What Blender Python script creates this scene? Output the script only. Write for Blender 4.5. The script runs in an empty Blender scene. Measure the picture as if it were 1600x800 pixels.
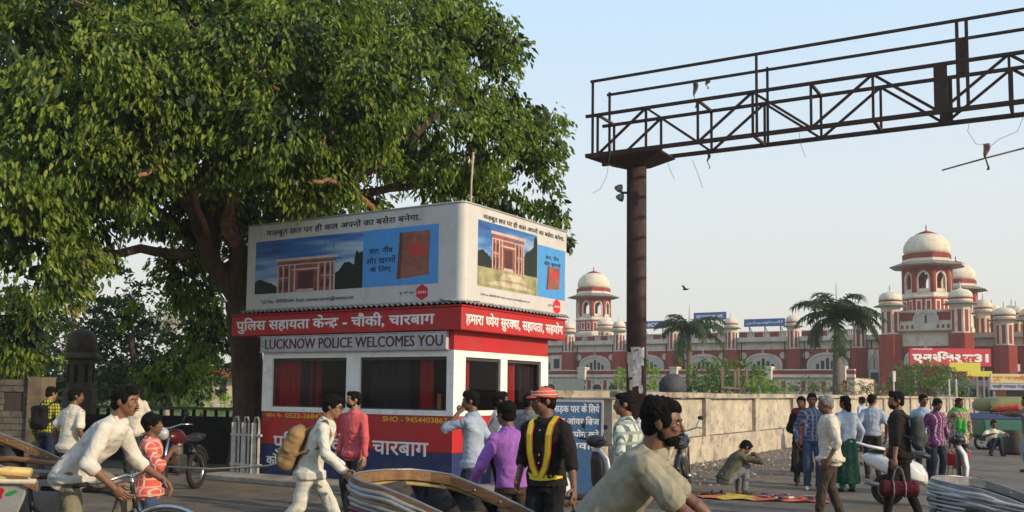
import bpy, bmesh, math, random
import numpy as np
from mathutils import Vector, Matrix, Euler
random.seed(7); NR = np.random.default_rng(11)
S = bpy.context.scene; C = S.collection
PI = math.pi
# ------------------------------------------------------------------ camera
FPX, PITCH, ROLL, CYP = 1500.7, .0799, .0117, 492.8
EYE = Vector((0, 0, 1.6))
cp_, sp_, cr_, sr_ = math.cos(PITCH), math.sin(PITCH), math.cos(ROLL), math.sin(ROLL)
FW = Vector((0, cp_, sp_)); R0 = Vector((1, 0, 0)); U0 = Vector((0, -sp_, cp_))
RT = cr_ * R0 + sr_ * U0; UP = -sr_ * R0 + cr_ * U0
cam = bpy.data.cameras.new('camera'); co = bpy.data.objects.new('camera', cam); C.objects.link(co)
M = Matrix((RT, UP, -FW)).transposed().to_4x4(); M.translation = EYE; co.matrix_world = M
cam.sensor_width = 36; cam.lens = 36 * FPX / 1600; cam.shift_y = (CYP - 400) / 1600
cam.clip_start = .1; cam.clip_end = 3000; S.camera = co
# ------------------------------------------------------------------ light
SUN_AZ = math.atan2(.855, -.52)          # clockwise from +Y
SUN_EL = math.radians(21)
w = bpy.data.worlds.new('World'); S.world = w; w.use_nodes = True
nt = w.node_tree; bg = nt.nodes['Background']
sky = nt.nodes.new('ShaderNodeTexSky'); sky.sky_type = 'NISHITA'; sky.sun_disc = False
sky.sun_elevation = SUN_EL; sky.sun_rotation = SUN_AZ
sky.air_density = 1.2; sky.dust_density = 3.2; sky.ozone_density = 1.5
tint = nt.nodes.new('ShaderNodeMix'); tint.data_type = 'RGBA'; tint.blend_type = 'MIX'
tint.inputs[0].default_value = .42
tc_ = nt.nodes.new('ShaderNodeTexCoord'); sx_ = nt.nodes.new('ShaderNodeSeparateXYZ'); rp_ = nt.nodes.new('ShaderNodeValToRGB')
nt.links.new(tc_.outputs['Generated'], sx_.inputs[0]); nt.links.new(sx_.outputs['Z'], rp_.inputs[0])
SKYK = 10.25
e = rp_.color_ramp.elements
e[0].position = 0; e[0].color = (.80, .775, .67, 1)
e[1].position = 1; e[1].color = (.25, .42, .75, 1)
for pos_, col_ in ((.09, (.80, .80, .75, 1)), (.2, (.76, .82, .85, 1)), (.38, (.60, .79, .98, 1))):
    q_ = e.new(pos_); q_.color = col_
sc_ = nt.nodes.new('ShaderNodeVectorMath'); sc_.operation = 'SCALE'; sc_.inputs[3].default_value = SKYK
nt.links.new(rp_.outputs[0], sc_.inputs[0])
nt.links.new(sky.outputs[0], tint.inputs[6]); nt.links.new(sc_.outputs[0], tint.inputs[7])
nt.links.new(tint.outputs[2], bg.inputs[0]); tint.inputs[0].default_value = .8
bg.inputs[1].default_value = .1
sl = bpy.data.lights.new('sun', 'SUN'); so = bpy.data.objects.new('sun', sl); C.objects.link(so)
sl.energy = 3.7; sl.angle = math.radians(.6); sl.color = (1, .80, .56)
sd = Vector((math.sin(SUN_AZ) * math.cos(SUN_EL), math.cos(SUN_AZ) * math.cos(SUN_EL), math.sin(SUN_EL)))
so.rotation_euler = sd.to_track_quat('Z', 'Y').to_euler()
S.view_settings.view_transform = 'Standard'; S.view_settings.look = 'None'
S.view_settings.exposure = .24; S.view_settings.gamma = 1
S.cycles.max_bounces = 5; S.cycles.transparent_max_bounces = 12
# ------------------------------------------------------------------ placing helpers (photo pixel -> world point)
def ray(px, py): return FW + RT * ((px - 800) / FPX) - UP * ((py - CYP) / FPX)
def W(px, py, Y):
    d = ray(px, py); return EYE + d * (Y / d.y)
def G(px, py):
    d = ray(px, py); return EYE + d * (-1.6 / d.z)
def gx(px, Y):                           # ground point in that column at depth Y
    d = ray(px, 612); return Vector((d.x / d.y * Y, Y, 0))
# ------------------------------------------------------------------ materials
MATS = {}
def mat(name, col, rough=.7, metal=0, var=.12, vs=6, bump=.15, bs=40, spec=.4, emit=0, coord='Object', trans=0, dirt=0, stretch=None):
    if name in MATS: return MATS[name]
    m = bpy.data.materials.new(name); m.use_nodes = True; MATS[name] = m
    n = m.node_tree.nodes; l = m.node_tree.links; b = n['Principled BSDF']
    b.inputs['Base Color'].default_value = (*col, 1); b.inputs['Roughness'].default_value = rough
    b.inputs['Metallic'].default_value = metal; b.inputs['Specular IOR Level'].default_value = spec
    tc = n.new('ShaderNodeTexCoord'); src = tc.outputs[coord]
    if stretch:
        mp = n.new('ShaderNodeMapping'); mp.inputs['Scale'].default_value = stretch; l.new(src, mp.inputs[0]); src = mp.outputs[0]
    if var:
        t = n.new('ShaderNodeTexNoise'); t.inputs['Scale'].default_value = vs; t.inputs['Detail'].default_value = 5
        t.inputs['Roughness'].default_value = .65; l.new(src, t.inputs['Vector'])
        r = n.new('ShaderNodeMapRange'); r.inputs[1].default_value = .3; r.inputs[2].default_value = .7
        r.inputs[3].default_value = 1 - var * 1.6; r.inputs[4].default_value = 1 + var
        l.new(t.outputs[0], r.inputs[0])
        v = n.new('ShaderNodeVectorMath'); v.operation = 'SCALE'; v.inputs[0].default_value = col; l.new(r.outputs[0], v.inputs[3])
        out = v.outputs[0]
        if dirt:
            t3 = n.new('ShaderNodeTexNoise'); t3.inputs['Scale'].default_value = vs * .45; t3.inputs['Detail'].default_value = 8
            t3.inputs['Roughness'].default_value = .75; l.new(src, t3.inputs['Vector'])
            r3 = n.new('ShaderNodeMapRange'); r3.inputs[1].default_value = .5; r3.inputs[2].default_value = .68; r3.inputs[4].default_value = dirt
            l.new(t3.outputs[0], r3.inputs[0])
            mx = n.new('ShaderNodeMix'); mx.data_type = 'RGBA'; l.new(r3.outputs[0], mx.inputs[0]); l.new(out, mx.inputs[6])
            mx.inputs[7].default_value = (col[0] * .35 + .02, col[1] * .32 + .016, col[2] * .3 + .01, 1); out = mx.outputs[2]
        l.new(out, b.inputs['Base Color'])
    if bump:
        t2 = n.new('ShaderNodeTexNoise'); t2.inputs['Scale'].default_value = bs; t2.inputs['Detail'].default_value = 4; l.new(src, t2.inputs['Vector'])
        bp = n.new('ShaderNodeBump'); bp.inputs['Strength'].default_value = bump; bp.inputs['Distance'].default_value = .02
        l.new(t2.outputs[0], bp.inputs['Height']); l.new(bp.outputs[0], b.inputs['Normal'])
    if emit: b.inputs['Emission Color'].default_value = (*col, 1); b.inputs['Emission Strength'].default_value = emit
    return m
def folds(n, l, b, src, k=1.):
    """creases: stretched, distorted noise ridges over fine weave"""
    t = n.new('ShaderNodeTexNoise'); t.inputs['Scale'].default_value = 3.6 * k; t.inputs['Detail'].default_value = 1.5; t.inputs['Distortion'].default_value = 1.1; l.new(src, t.inputs['Vector'])
    a = n.new('ShaderNodeMath'); a.operation = 'PINGPONG'; a.inputs[1].default_value = .12; l.new(t.outputs[0], a.inputs[0])
    bp = n.new('ShaderNodeBump'); bp.inputs['Strength'].default_value = .5; bp.inputs['Distance'].default_value = .14; l.new(a.outputs[0], bp.inputs['Height'])
    w_ = n.new('ShaderNodeTexNoise'); w_.inputs['Scale'].default_value = 160; l.new(src, w_.inputs['Vector'])
    b2 = n.new('ShaderNodeBump'); b2.inputs['Strength'].default_value = .3; b2.inputs['Distance'].default_value = .004; l.new(w_.outputs[0], b2.inputs['Height']); l.new(bp.outputs[0], b2.inputs['Normal']); l.new(b2.outputs[0], b.inputs['Normal'])
def cloth(name, col, var=.10):
    k = 'cloth_' + name in MATS; m = mat('cloth_' + name, col, .88, var=var + .06, vs=5, bump=0, spec=.15)
    if not k:
        n = m.node_tree.nodes; tc = n.new('ShaderNodeTexCoord'); folds(n, m.node_tree.links, n['Principled BSDF'], tc.outputs['Object'])
    return m
def plaster(name, c0, c1, c2, sc=1., rough=.92, bmp=.7):
    """weathered lime plaster: pale ground, broad grey stains, brown peeled patches, vertical runs"""
    if name in MATS: return MATS[name]
    m = bpy.data.materials.new(name); m.use_nodes = True; MATS[name] = m; n = m.node_tree.nodes; l = m.node_tree.links; b = n['Principled BSDF']; b.inputs['Roughness'].default_value = rough; b.inputs['Specular IOR Level'].default_value = .2 if rough > .8 else .4
    g = n.new('ShaderNodeNewGeometry')
    def nz(s, d, r, st=(1, 1, 1), off=0):
        mp = n.new('ShaderNodeMapping'); mp.inputs['Scale'].default_value = st; mp.inputs['Location'].default_value = (off,) * 3; l.new(g.outputs['Position'], mp.inputs[0])
        t = n.new('ShaderNodeTexNoise'); t.inputs['Scale'].default_value = s * sc; t.inputs['Detail'].default_value = d; t.inputs['Roughness'].default_value = r; l.new(mp.outputs[0], t.inputs['Vector']); return t.outputs[0]
    def rg(src, a, b_, hi=1): r = n.new('ShaderNodeMapRange'); r.inputs[1].default_value = a; r.inputs[2].default_value = b_; r.inputs[4].default_value = hi; l.new(src, r.inputs[0]); return r.outputs[0]
    def mx(f, x, y):
        q = n.new('ShaderNodeMix'); q.data_type = 'RGBA'; l.new(f, q.inputs[0])
        for i, v in ((6, x), (7, y)):
            if isinstance(v, tuple): q.inputs[i].default_value = (*v, 1)
            else: l.new(v, q.inputs[i])
        return q.outputs[2]
    c = mx(rg(nz(.9, 8, .75), .40, .58, .9), c0, c1); c = mx(rg(nz(2.6, 10, .8, off=7), .52, .58, .9), c, c2); c = mx(rg(nz(3, 6, .7, (1, 1, .12), 3), .54, .72, .6), c, tuple(q * (.5 if rough > .8 else .72) for q in c1)); c = mx(rg(nz(9, 6, .75, off=4), .56, .7, .55), c, tuple(q * 1.15 for q in c0))
    l.new(c, b.inputs['Base Color']); bp = n.new('ShaderNodeBump'); bp.inputs['Strength'].default_value = bmp; bp.inputs['Distance'].default_value = .03; l.new(nz(14, 6, .7), bp.inputs['Height']); l.new(bp.outputs[0], b.inputs['Normal']); return m
def check(name, c0, c1, c2, per=.05, wd=.3):
    if name in MATS: return MATS[name]
    m = bpy.data.materials.new(name); m.use_nodes = True; MATS[name] = m
    n = m.node_tree.nodes; l = m.node_tree.links; b = n['Principled BSDF']; b.inputs['Roughness'].default_value = .85
    b.inputs['Specular IOR Level'].default_value = .2
    tc = n.new('ShaderNodeTexCoord'); sx = n.new('ShaderNodeSeparateXYZ'); l.new(tc.outputs['Object'], sx.inputs[0])
    def stripe(sock, p, ww):
        a = n.new('ShaderNodeMath'); a.operation = 'DIVIDE'; l.new(sock, a.inputs[0]); a.inputs[1].default_value = p
        f = n.new('ShaderNodeMath'); f.operation = 'FRACT'; l.new(a.outputs[0], f.inputs[0])
        g = n.new('ShaderNodeMath'); g.operation = 'LESS_THAN'; l.new(f.outputs[0], g.inputs[0]); g.inputs[1].default_value = ww
        return g.outputs[0]
    ad = n.new('ShaderNodeMath'); ad.operation = 'ADD'; l.new(sx.outputs[0], ad.inputs[0]); l.new(sx.outputs[1], ad.inputs[1])
    s1 = stripe(ad.outputs[0], per, wd); s2 = stripe(sx.outputs[2], per, wd)
    m1 = n.new('ShaderNodeMix'); m1.data_type = 'RGBA'; l.new(s1, m1.inputs[0]); m1.inputs[6].default_value = (*c0, 1); m1.inputs[7].default_value = (*c1, 1)
    m2 = n.new('ShaderNodeMix'); m2.data_type = 'RGBA'; l.new(s2, m2.inputs[0]); l.new(m1.outputs[2], m2.inputs[6]); m2.inputs[7].default_value = (*c2, 1)
    l.new(m2.outputs[2], b.inputs['Base Color']); folds(n, l, b, tc.outputs['Object'])
    return m
def leafmat(name, c0, c1, c2, transl=.35, rough=.5):
    if name in MATS: return MATS[name]
    m = bpy.data.materials.new(name); m.use_nodes = True; MATS[name] = m
    n = m.node_tree.nodes; l = m.node_tree.links; b = n['Principled BSDF']; b.inputs['Roughness'].default_value = rough
    b.inputs['Specular IOR Level'].default_value = .35
    at = n.new('ShaderNodeAttribute'); at.attribute_name = 'rnd'
    rp = n.new('ShaderNodeValToRGB'); l.new(at.outputs['Fac'], rp.inputs[0])
    rp.color_ramp.elements[0].color = (*c0, 1); rp.color_ramp.elements[1].color = (*c2, 1)
    q = rp.color_ramp.elements.new(.5); q.color = (*c1, 1)
    l.new(rp.outputs[0], b.inputs['Base Color'])
    t = n.new('ShaderNodeBsdfTranslucent'); g = n.new('ShaderNodeVectorMath'); g.operation = 'MULTIPLY'; g.inputs[1].default_value = (1.5, 1.7, .6)
    l.new(rp.outputs[0], g.inputs[0]); l.new(g.outputs[0], t.inputs[0])
    mx = n.new('ShaderNodeMixShader'); mx.inputs[0].default_value = transl
    l.new(b.outputs[0], mx.inputs[1]); l.new(t.outputs[0], mx.inputs[2]); l.new(mx.outputs[0], n['Material Output'].inputs[0])
    return m
# ------------------------------------------------------------------ objects
def tag(o, label=None, cat=None, group=None, kind=None):
    if label: o['label'] = label
    if cat: o['category'] = cat
    if group: o['group'] = group
    if kind: o['kind'] = kind
    return o
def thing(name, label, cat, loc=(0, 0, 0), rz=0, group=None, scale=1):
    o = bpy.data.objects.new(name, None); C.objects.link(o); o.empty_display_size = .2
    o.location = loc; o.rotation_euler = (0, 0, rz); o.scale = (scale,) * 3
    return tag(o, label, cat, group)
def link(name, me, parent=None, loc=None, rot=None):
    o = bpy.data.objects.new(name, me); C.objects.link(o)
    if parent: o.parent = parent
    if loc is not None: o.location = loc
    if rot is not None: o.rotation_euler = rot
    return o
def copy_tree(o, loc=None, rz=None, label=None, parent=None):
    c = o.copy(); C.objects.link(c); c.parent = parent
    if loc is not None: c.location = loc
    if rz is not None: c.rotation_euler = (0, 0, rz)
    if label: c['label'] = label
    for ch in o.children: copy_tree(ch, parent=c)
    return c
class MB:
    def __init__(s): s.v = []; s.f = []; s.mi = []; s.sm = []; s.m = 0; s.smooth = False
    def add(s, vs, fs, smooth=None):
        o = len(s.v); s.v += [tuple(x) for x in vs]
        for f in fs:
            s.f.append(tuple(i + o for i in f)); s.mi.append(s.m); s.sm.append(s.smooth if smooth is None else smooth)
        return s
    def box(s, c, d, rot=None):
        x, y, z = d[0] / 2, d[1] / 2, d[2] / 2
        vs = [Vector((i * x, j * y, k * z)) for k in (-1, 1) for j in (-1, 1) for i in (-1, 1)]
        if rot is not None:
            R = rot if isinstance(rot, Matrix) else Euler(rot).to_matrix(); vs = [R @ v for v in vs]
        c = Vector(c); return s.add([v + c for v in vs], [(0, 2, 3, 1), (4, 5, 7, 6), (0, 1, 5, 4), (2, 6, 7, 3), (0, 4, 6, 2), (1, 3, 7, 5)], False)
    def bx(s, x0, x1, y0, y1, z0, z1): return s.box(((x0 + x1) / 2, (y0 + y1) / 2, (z0 + z1) / 2), (x1 - x0, y1 - y0, z1 - z0))
    def bar(s, a, b, w, h=None, up=(0, 0, 1)):
        a = Vector(a); b = Vector(b); d = b - a; L = d.length
        if L < 1e-6: return s
        d.normalize(); u = Vector(up)
        if abs(d.dot(u)) > .98: u = Vector((0, 1, 0))
        sd_ = d.cross(u).normalized(); u2 = sd_.cross(d)
        return s.box((a + b) / 2, (w, L, h or w), Matrix((sd_, d, u2)).transposed())
    def tube(s, pts, r, n=8, cap=True, closed=False):
        pts = [Vector(p) for p in pts]; N = len(pts)
        rs = r if isinstance(r, (list, tuple)) else [r] * N
        vs = []; prev = None
        for i, p in enumerate(pts):
            if closed: t = pts[(i + 1) % N] - pts[i - 1]
            else: t = pts[min(i + 1, N - 1)] - pts[max(i - 1, 0)]
            if t.length < 1e-9: t = Vector((0, 0, 1))
            t.normalize()
            if prev is None:
                a = Vector((0, 0, 1)) if abs(t.z) < .9 else Vector((1, 0, 0)); a = (a - t * a.dot(t)).normalized()
            else:
                a = prev - t * prev.dot(t); a.normalize()
            prev = a; b = t.cross(a)
            for k in range(n):
                q = 2 * PI * k / n; vs.append(p + (a * math.cos(q) + b * math.sin(q)) * rs[i])
        fs = []
        for i in range(N if closed else N - 1):
            j = (i + 1) % N
            for k in range(n):
                k2 = (k + 1) % n; fs.append((i * n + k, i * n + k2, j * n + k2, j * n + k))
        if cap and not closed: fs += [tuple(range(n - 1, -1, -1)), tuple(range((N - 1) * n, N * n))]
        return s.add(vs, fs, True)
    def lathe(s, prof, c=(0, 0, 0), n=16, axis='z', rot=0, smooth=True, cap=True):
        vs = []; c = Vector(c)
        for r, h in prof:
            for k in range(n):
                q = 2 * PI * k / n + rot; a, b = r * math.cos(q), r * math.sin(q)
                vs.append(c + Vector({'z': (a, b, h), 'y': (a, h, b), 'x': (h, a, b)}[axis]))
        fs = []
        for i in range(len(prof) - 1):
            for k in range(n):
                k2 = (k + 1) % n; f = (i * n + k, i * n + k2, (i + 1) * n + k2, (i + 1) * n + k)
                fs.append(f if axis != 'y' else f[::-1])
        if cap: fs += [tuple(range(n - 1, -1, -1)), tuple(range((len(prof) - 1) * n, len(prof) * n))]
        return s.add(vs, fs, smooth)
    def loft(s, rings, cap=True, smooth=True):
        n = len(rings[0]); vs = [p for r in rings for p in r]; fs = []
        for i in range(len(rings) - 1):
            for k in range(n):
                k2 = (k + 1) % n; fs.append((i * n + k, i * n + k2, (i + 1) * n + k2, (i + 1) * n + k))
        if cap: fs += [tuple(range(n - 1, -1, -1)), tuple(range((len(rings) - 1) * n, len(rings) * n))]
        return s.add(vs, fs, smooth)
    def ell(s, c, r, n=12, m=8, R=None):
        vs = []; fs = []; c = Vector(c)
        for i in range(m + 1):
            th = PI * i / m
            for k in range(n):
                ph = 2 * PI * k / n
                v = Vector((math.sin(th) * math.cos(ph) * r[0], math.sin(th) * math.sin(ph) * r[1], -math.cos(th) * r[2]))
                if R is not None: v = R @ v
                vs.append(c + v)
        for i in range(m):
            for k in range(n): fs.append((i * n + k, i * n + (k + 1) % n, (i + 1) * n + (k + 1) % n, (i + 1) * n + k))
        return s.add(vs, fs, True)
    def prism(s, poly, y0, y1):          # polygon in x,z extruded along y (y0 front)
        n = len(poly); vs = [(x, y0, z) for x, z in poly] + [(x, y1, z) for x, z in poly]
        fs = [tuple(range(n)), tuple(range(2 * n - 1, n - 1, -1))] + [(i, i + n, (i + 1) % n + n, (i + 1) % n) for i in range(n)]
        return s.add(vs, fs, False)
    def mesh(s, name, mats, fix=True):
        me = bpy.data.meshes.new(name); me.from_pydata(s.v, [], s.f)
        for m_ in (mats if isinstance(mats, (list, tuple)) else [mats]): me.materials.append(m_)
        me.polygons.foreach_set('material_index', s.mi); me.polygons.foreach_set('use_smooth', s.sm)
        if fix:
            bm = bmesh.new(); bm.from_mesh(me); bmesh.ops.remove_doubles(bm, verts=bm.verts, dist=1e-6)
            bmesh.ops.recalc_face_normals(bm, faces=bm.faces); bm.to_mesh(me); bm.free()
        me.update(); return me
    def build(s, name, mats, parent=None, loc=None, rot=None, bevel=0):
        o = link(name, s.mesh(name, mats), parent, loc, rot)
        if bevel:
            b = o.modifiers.new('bevel', 'BEVEL'); b.width = bevel; b.segments = 2; b.limit_method = 'ANGLE'
        return o
# ------------------------------------------------------------------ leaves
def leaf_obj(name, base, dirs, side, L, wd, m, parent=None, kind='stuff', droop=.25):
    base = np.asarray(base); n = len(base)
    dirs = dirs / np.linalg.norm(dirs, axis=1)[:, None]
    side = side - (side * dirs).sum(1)[:, None] * dirs; side /= np.linalg.norm(side, axis=1)[:, None] + 1e-9
    nor = np.cross(dirs, side)
    L = (np.ones(n) * L)[:, None]; w_ = (np.ones(n) * wd)[:, None]
    T = [(0, 0, 0), (.32, .5, .12), (.72, .38, .02), (1, 0, -.2), (.72, -.38, .02), (.32, -.5, .12)]
    V = np.stack([base + dirs * L * t[0] + side * w_ * t[1] + nor * (w_ * t[2] * 1.4) for t in T], 1).reshape(-1, 3)
    me = bpy.data.meshes.new(name); me.vertices.add(n * 6); me.vertices.foreach_set('co', V.astype(np.float32).ravel())
    k = np.arange(n)[:, None] * 6
    F = np.concatenate([k + np.array([0, 1, 2, 3]), k + np.array([0, 3, 4, 5])], 1).ravel()
    me.loops.add(n * 8); me.loops.foreach_set('vertex_index', F.astype(np.int32))
    me.polygons.add(n * 2); me.polygons.foreach_set('loop_start', np.arange(0, n * 8, 4, dtype=np.int32)); me.polygons.foreach_set('loop_total', np.full(n * 2, 4, np.int32))
    a = me.attributes.new('rnd', 'FLOAT', 'FACE'); a.data.foreach_set('value', np.repeat(NR.random(n), 2).astype(np.float32))
    me.materials.append(m); me.update(); me.validate()
    o = link(name, me, parent)
    if kind: o['kind'] = kind
    return o
def unit(n):
    v = NR.normal(size=(n, 3)); return v / np.linalg.norm(v, axis=1)[:, None]
def foliage(name, blobs, dens, per, L, wd, m, parent=None, spread=.18, down=.9, inner=.35, kind='stuff', keep=None):
    """blobs: list of (centre, (rx,ry,rz)); clusters of leaves spread over each blob's shell and some inside"""
    B, D = [], []
    for c, r in blobs:
        r = np.array(r); c = np.array(c); area = 4 * PI * ((r[0] * r[1]) ** 1.6 / 3 + (r[0] * r[2]) ** 1.6 / 3 + (r[1] * r[2]) ** 1.6 / 3) ** (1 / 1.6)
        n = max(4, int(area * dens)); u = unit(n)
        rad = 1 - NR.random(n) ** 2 * inner
        lump = 1 + .16 * np.sin(u[:, 0] * 5 + c[0]) * np.sin(u[:, 1] * 6 + c[1]) + .14 * np.sin(u[:, 2] * 7 + c[2] + u[:, 0] * 4)
        p = c + u * r * (rad * lump)[:, None]; B.append(p); D.append(u)
    P = np.concatenate(B); U = np.concatenate(D)
    if keep is not None:
        k = keep(P); P = P[k]; U = U[k]
    n = len(P); P = np.repeat(P, per, 0); U = np.repeat(U, per, 0)
    tw = np.repeat(unit(n), per, 0)
    P = P + tw * (NR.random(len(P)) - .5)[:, None] * spread * 2 + NR.normal(size=P.shape) * spread * .35
    D = U * .55 + unit(len(P)) * .55 + np.array([0, 0, -down])
    s = unit(len(P))
    sz = L * (.7 + .6 * NR.random(len(P)))
    return leaf_obj(name, P, D, s, sz, wd * (sz / L), m, parent, kind), P, D
# ------------------------------------------------------------------ lettering
def glyphs(txt, bold=.012, ext=0.0, font=None):
    """plain run -> (verts, faces) using the built-in font"""
    c = bpy.data.curves.new('lettering', 'FONT'); c.body = txt; c.size = 1; c.offset = bold; c.extrude = ext; c.resolution_u = 3
    if font: c.font = font
    o = bpy.data.objects.new('lettering', c); C.objects.link(o)
    bpy.context.view_layer.update(); me = bpy.data.meshes.new_from_object(o.evaluated_get(bpy.context.evaluated_depsgraph_get()))
    bpy.data.objects.remove(o); bpy.data.curves.remove(c); return me
def textmesh(txt, bold=.012):
    """'|' after a Devanagari consonant = half form (stem cut off); '~' = ra stroke under the previous letter"""
    runs = []; cur = ''
    i = 0
    while i < len(txt):
        nx = txt[i + 1] if i + 1 < len(txt) else ''
        if nx == '|':
            if cur: runs.append(('t', cur)); cur = ''
            runs.append(('h', txt[i])); i += 2; continue
        if txt[i] == '~':
            if cur: runs.append(('t', cur)); cur = ''
            runs.append(('r', '')); i += 1; continue
        cur += txt[i]; i += 1
    if cur: runs.append(('t', cur))
    V, F = [], []; x = 0
    for k, t in runs:
        if k == 'r':
            o = len(V); V += [(x - .52, .12, 0), (x - .30, -.10, 0), (x - .25, -.03, 0), (x - .47, .19, 0)]; F.append((o, o + 1, o + 2, o + 3)); continue
        me = glyphs(t, bold)
        lead = len(t) - len(t.lstrip(' ')); trail = len(t) - len(t.rstrip(' '))
        bm = bmesh.new(); bm.from_mesh(me)
        if not bm.verts: bm.free(); x += .26 * len(t); continue
        mx = max(v.co.x for v in bm.verts)
        if k == 'h':
            cut = {'क': .33}.get(t, .19)
            bmesh.ops.bisect_plane(bm, geom=bm.verts[:] + bm.edges[:] + bm.faces[:], plane_co=(mx - cut, 0, 0), plane_no=(1, 0, 0), clear_outer=True)
            mx -= cut
        bm.verts.index_update(); o = len(V)
        V += [(v.co.x + x, v.co.y, v.co.z) for v in bm.verts]; F += [tuple(v.index + o for v in f.verts) for f in bm.faces]
        bm.free(); bpy.data.meshes.remove(me)
        x += mx - .012 + trail * .26
    return V, F
TXT = {}
def text(txt, m, parent, x0, x1, z0, z1, y=-.004, name='lettering', bold=.012, dbl=0, rot=0, slant=0, thick=.003, face='front', label=None):
    """fit text into x0..x1 (z0..z1 = base line .. top) on the plane y of the parent; face 'right' maps x->y on plane x=y"""
    if (txt, bold) not in TXT: TXT[(txt, bold)] = textmesh(txt, bold)
    V, F = TXT[(txt, bold)]
    if dbl: k0 = len(V); V = V + [(a + dbl, b_, .02) for a, b_, c in V]; F = F + [tuple(i + k0 for i in f) for f in F]
    xs = [v[0] for v in V]; ys = [v[1] for v in V]; a, b = min(xs), max(xs); c, d = min(ys), max(ys)
    out = []
    for vx, vy, vz in V:
        X = x0 + (vx - a) / (b - a) * (x1 - x0); Z = z0 + (vy - c) / (d - c) * (z1 - z0); X += slant * (Z - z0)
        out.append((X, y - vz * .03, Z) if face == 'front' else (y, X, Z))
    me = bpy.data.meshes.new(name); me.from_pydata(out, [], F); me.materials.append(m)
    if thick:
        bm = bmesh.new(); bm.from_mesh(me); r = bmesh.ops.extrude_face_region(bm, geom=bm.faces[:])
        dv = Vector((0, -thick, 0)) if face == 'front' else Vector((thick, 0, 0))
        for v in r['geom']:
            if isinstance(v, bmesh.types.BMVert): v.co += dv
        bm.to_mesh(me); bm.free()
    o = link(name, me, parent)
    if label: o['label'] = label
    return o
# ================================================================== ground
def ground_mat():
    m = bpy.data.materials.new('asphalt'); m.use_nodes = True; n = m.node_tree.nodes; l = m.node_tree.links; b = n['Principled BSDF']
    tc = n.new('ShaderNodeTexCoord')
    def noise(s, d=6, r=.6):
        t = n.new('ShaderNodeTexNoise'); t.inputs['Scale'].default_value = s; t.inputs['Detail'].default_value = d; t.inputs['Roughness'].default_value = r; l.new(tc.outputs['Object'], t.inputs['Vector']); return t.outputs[0]
    r1 = n.new('ShaderNodeValToRGB'); l.new(noise(.35, 8, .7), r1.inputs[0])
    r1.color_ramp.elements[0].position = .38; r1.color_ramp.elements[0].color = (.12, .098, .073, 1)
    r1.color_ramp.elements[1].position = .68; r1.color_ramp.elements[1].color = (.21, .173, .13, 1)
    r2 = n.new('ShaderNodeValToRGB'); l.new(noise(28, 5, .8), r2.inputs[0])
    r2.color_ramp.elements[0].position = .3; r2.color_ramp.elements[0].color = (.6, .6, .6, 1); r2.color_ramp.elements[1].position = .75; r2.color_ramp.elements[1].color = (1.25, 1.22, 1.18, 1)
    r3 = n.new('ShaderNodeValToRGB'); l.new(noise(1.7, 9, .75), r3.inputs[0]); r3.color_ramp.elements[0].position = .36; r3.color_ramp.elements[0].color = (.62, .60, .58, 1); r3.color_ramp.elements[1].position = .5; r3.color_ramp.elements[1].color = (1, 1, 1, 1); q3 = r3.color_ramp.elements.new(.66); q3.color = (1.3, 1.26, 1.2, 1)
    vm = n.new('ShaderNodeVectorMath'); vm.operation = 'MULTIPLY'; l.new(r3.outputs[0], vm.inputs[0]); l.new(r1.outputs[0], vm.inputs[1])
    mx = n.new('ShaderNodeMix'); mx.data_type = 'RGBA'; mx.blend_type = 'MULTIPLY'; mx.inputs[0].default_value = 1; l.new(vm.outputs[0], mx.inputs[6]); l.new(r2.outputs[0], mx.inputs[7])
    l.new(mx.outputs[2], b.inputs['Base Color']); b.inputs['Roughness'].default_value = .85
    bp = n.new('ShaderNodeBump'); bp.inputs['Strength'].default_value = .6; bp.inputs['Distance'].default_value = .02; l.new(noise(60, 4, .7), bp.inputs['Height']); l.new(bp.outputs[0], b.inputs['Normal'])
    return m
g = MB(); N = 1500
g.add([(-N, -N, 0), (N, -N, 0), (N, N, 0), (-N, N, 0)], [(0, 1, 2, 3)])
tag(g.build('road', ground_mat()), 'worn grey brown asphalt road and forecourt', kind='structure')
def sheet(name, pts, z, m, label):
    s = MB(); s.add([(x, y, z) for x, y in pts], [tuple(range(len(pts)))]); return tag(s.build(name, m), label, kind='structure')
dirt_m = plaster('trodden_dirt', (.22, .17, .125), (.12, .095, .07), (.09, .07, .055), 1.5)
lawn_m = mat('lawn_green', (.09, .15, .03), .95, var=.4, vs=2, bump=1, bs=60)
slab_m = mat('cement_apron', (.33, .29, .24), .9, var=.25, vs=2.2, bump=.5, bs=30, dirt=.4)
# boundary wall line:  px 1100 at depth 23.4, direction towards px 1682
wdir = Vector((.588, 1, 0)).normalized(); w0 = Vector((300 / FPX * 23.4, 23.4, 0)); PAN = 4.14
wn = Vector((wdir.y, -wdir.x, 0))        # towards the road
def wp(t, off=0, z=0): p = w0 + wdir * (PAN * t) + wn * off; return (p.x, p.y, z)
tag(MB().add([wp(-4, 0, .004), wp(-4, 2.2, .004), wp(-1, 3.4, .004), wp(1, 3.6, .004), wp(4, 3.0, .004), wp(17, 2.6, .004), wp(17, 0, .004)], [tuple(range(7))]).build('dirt_verge', dirt_m), 'strip of trodden dirt along the foot of the wall', kind='structure')
sheet('lawn', [(-60, 27), (-3.2, 24.5), (3, 40), (6, 90), (-60, 90)], .006, lawn_m, 'park lawn beyond the fence on the left')
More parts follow.
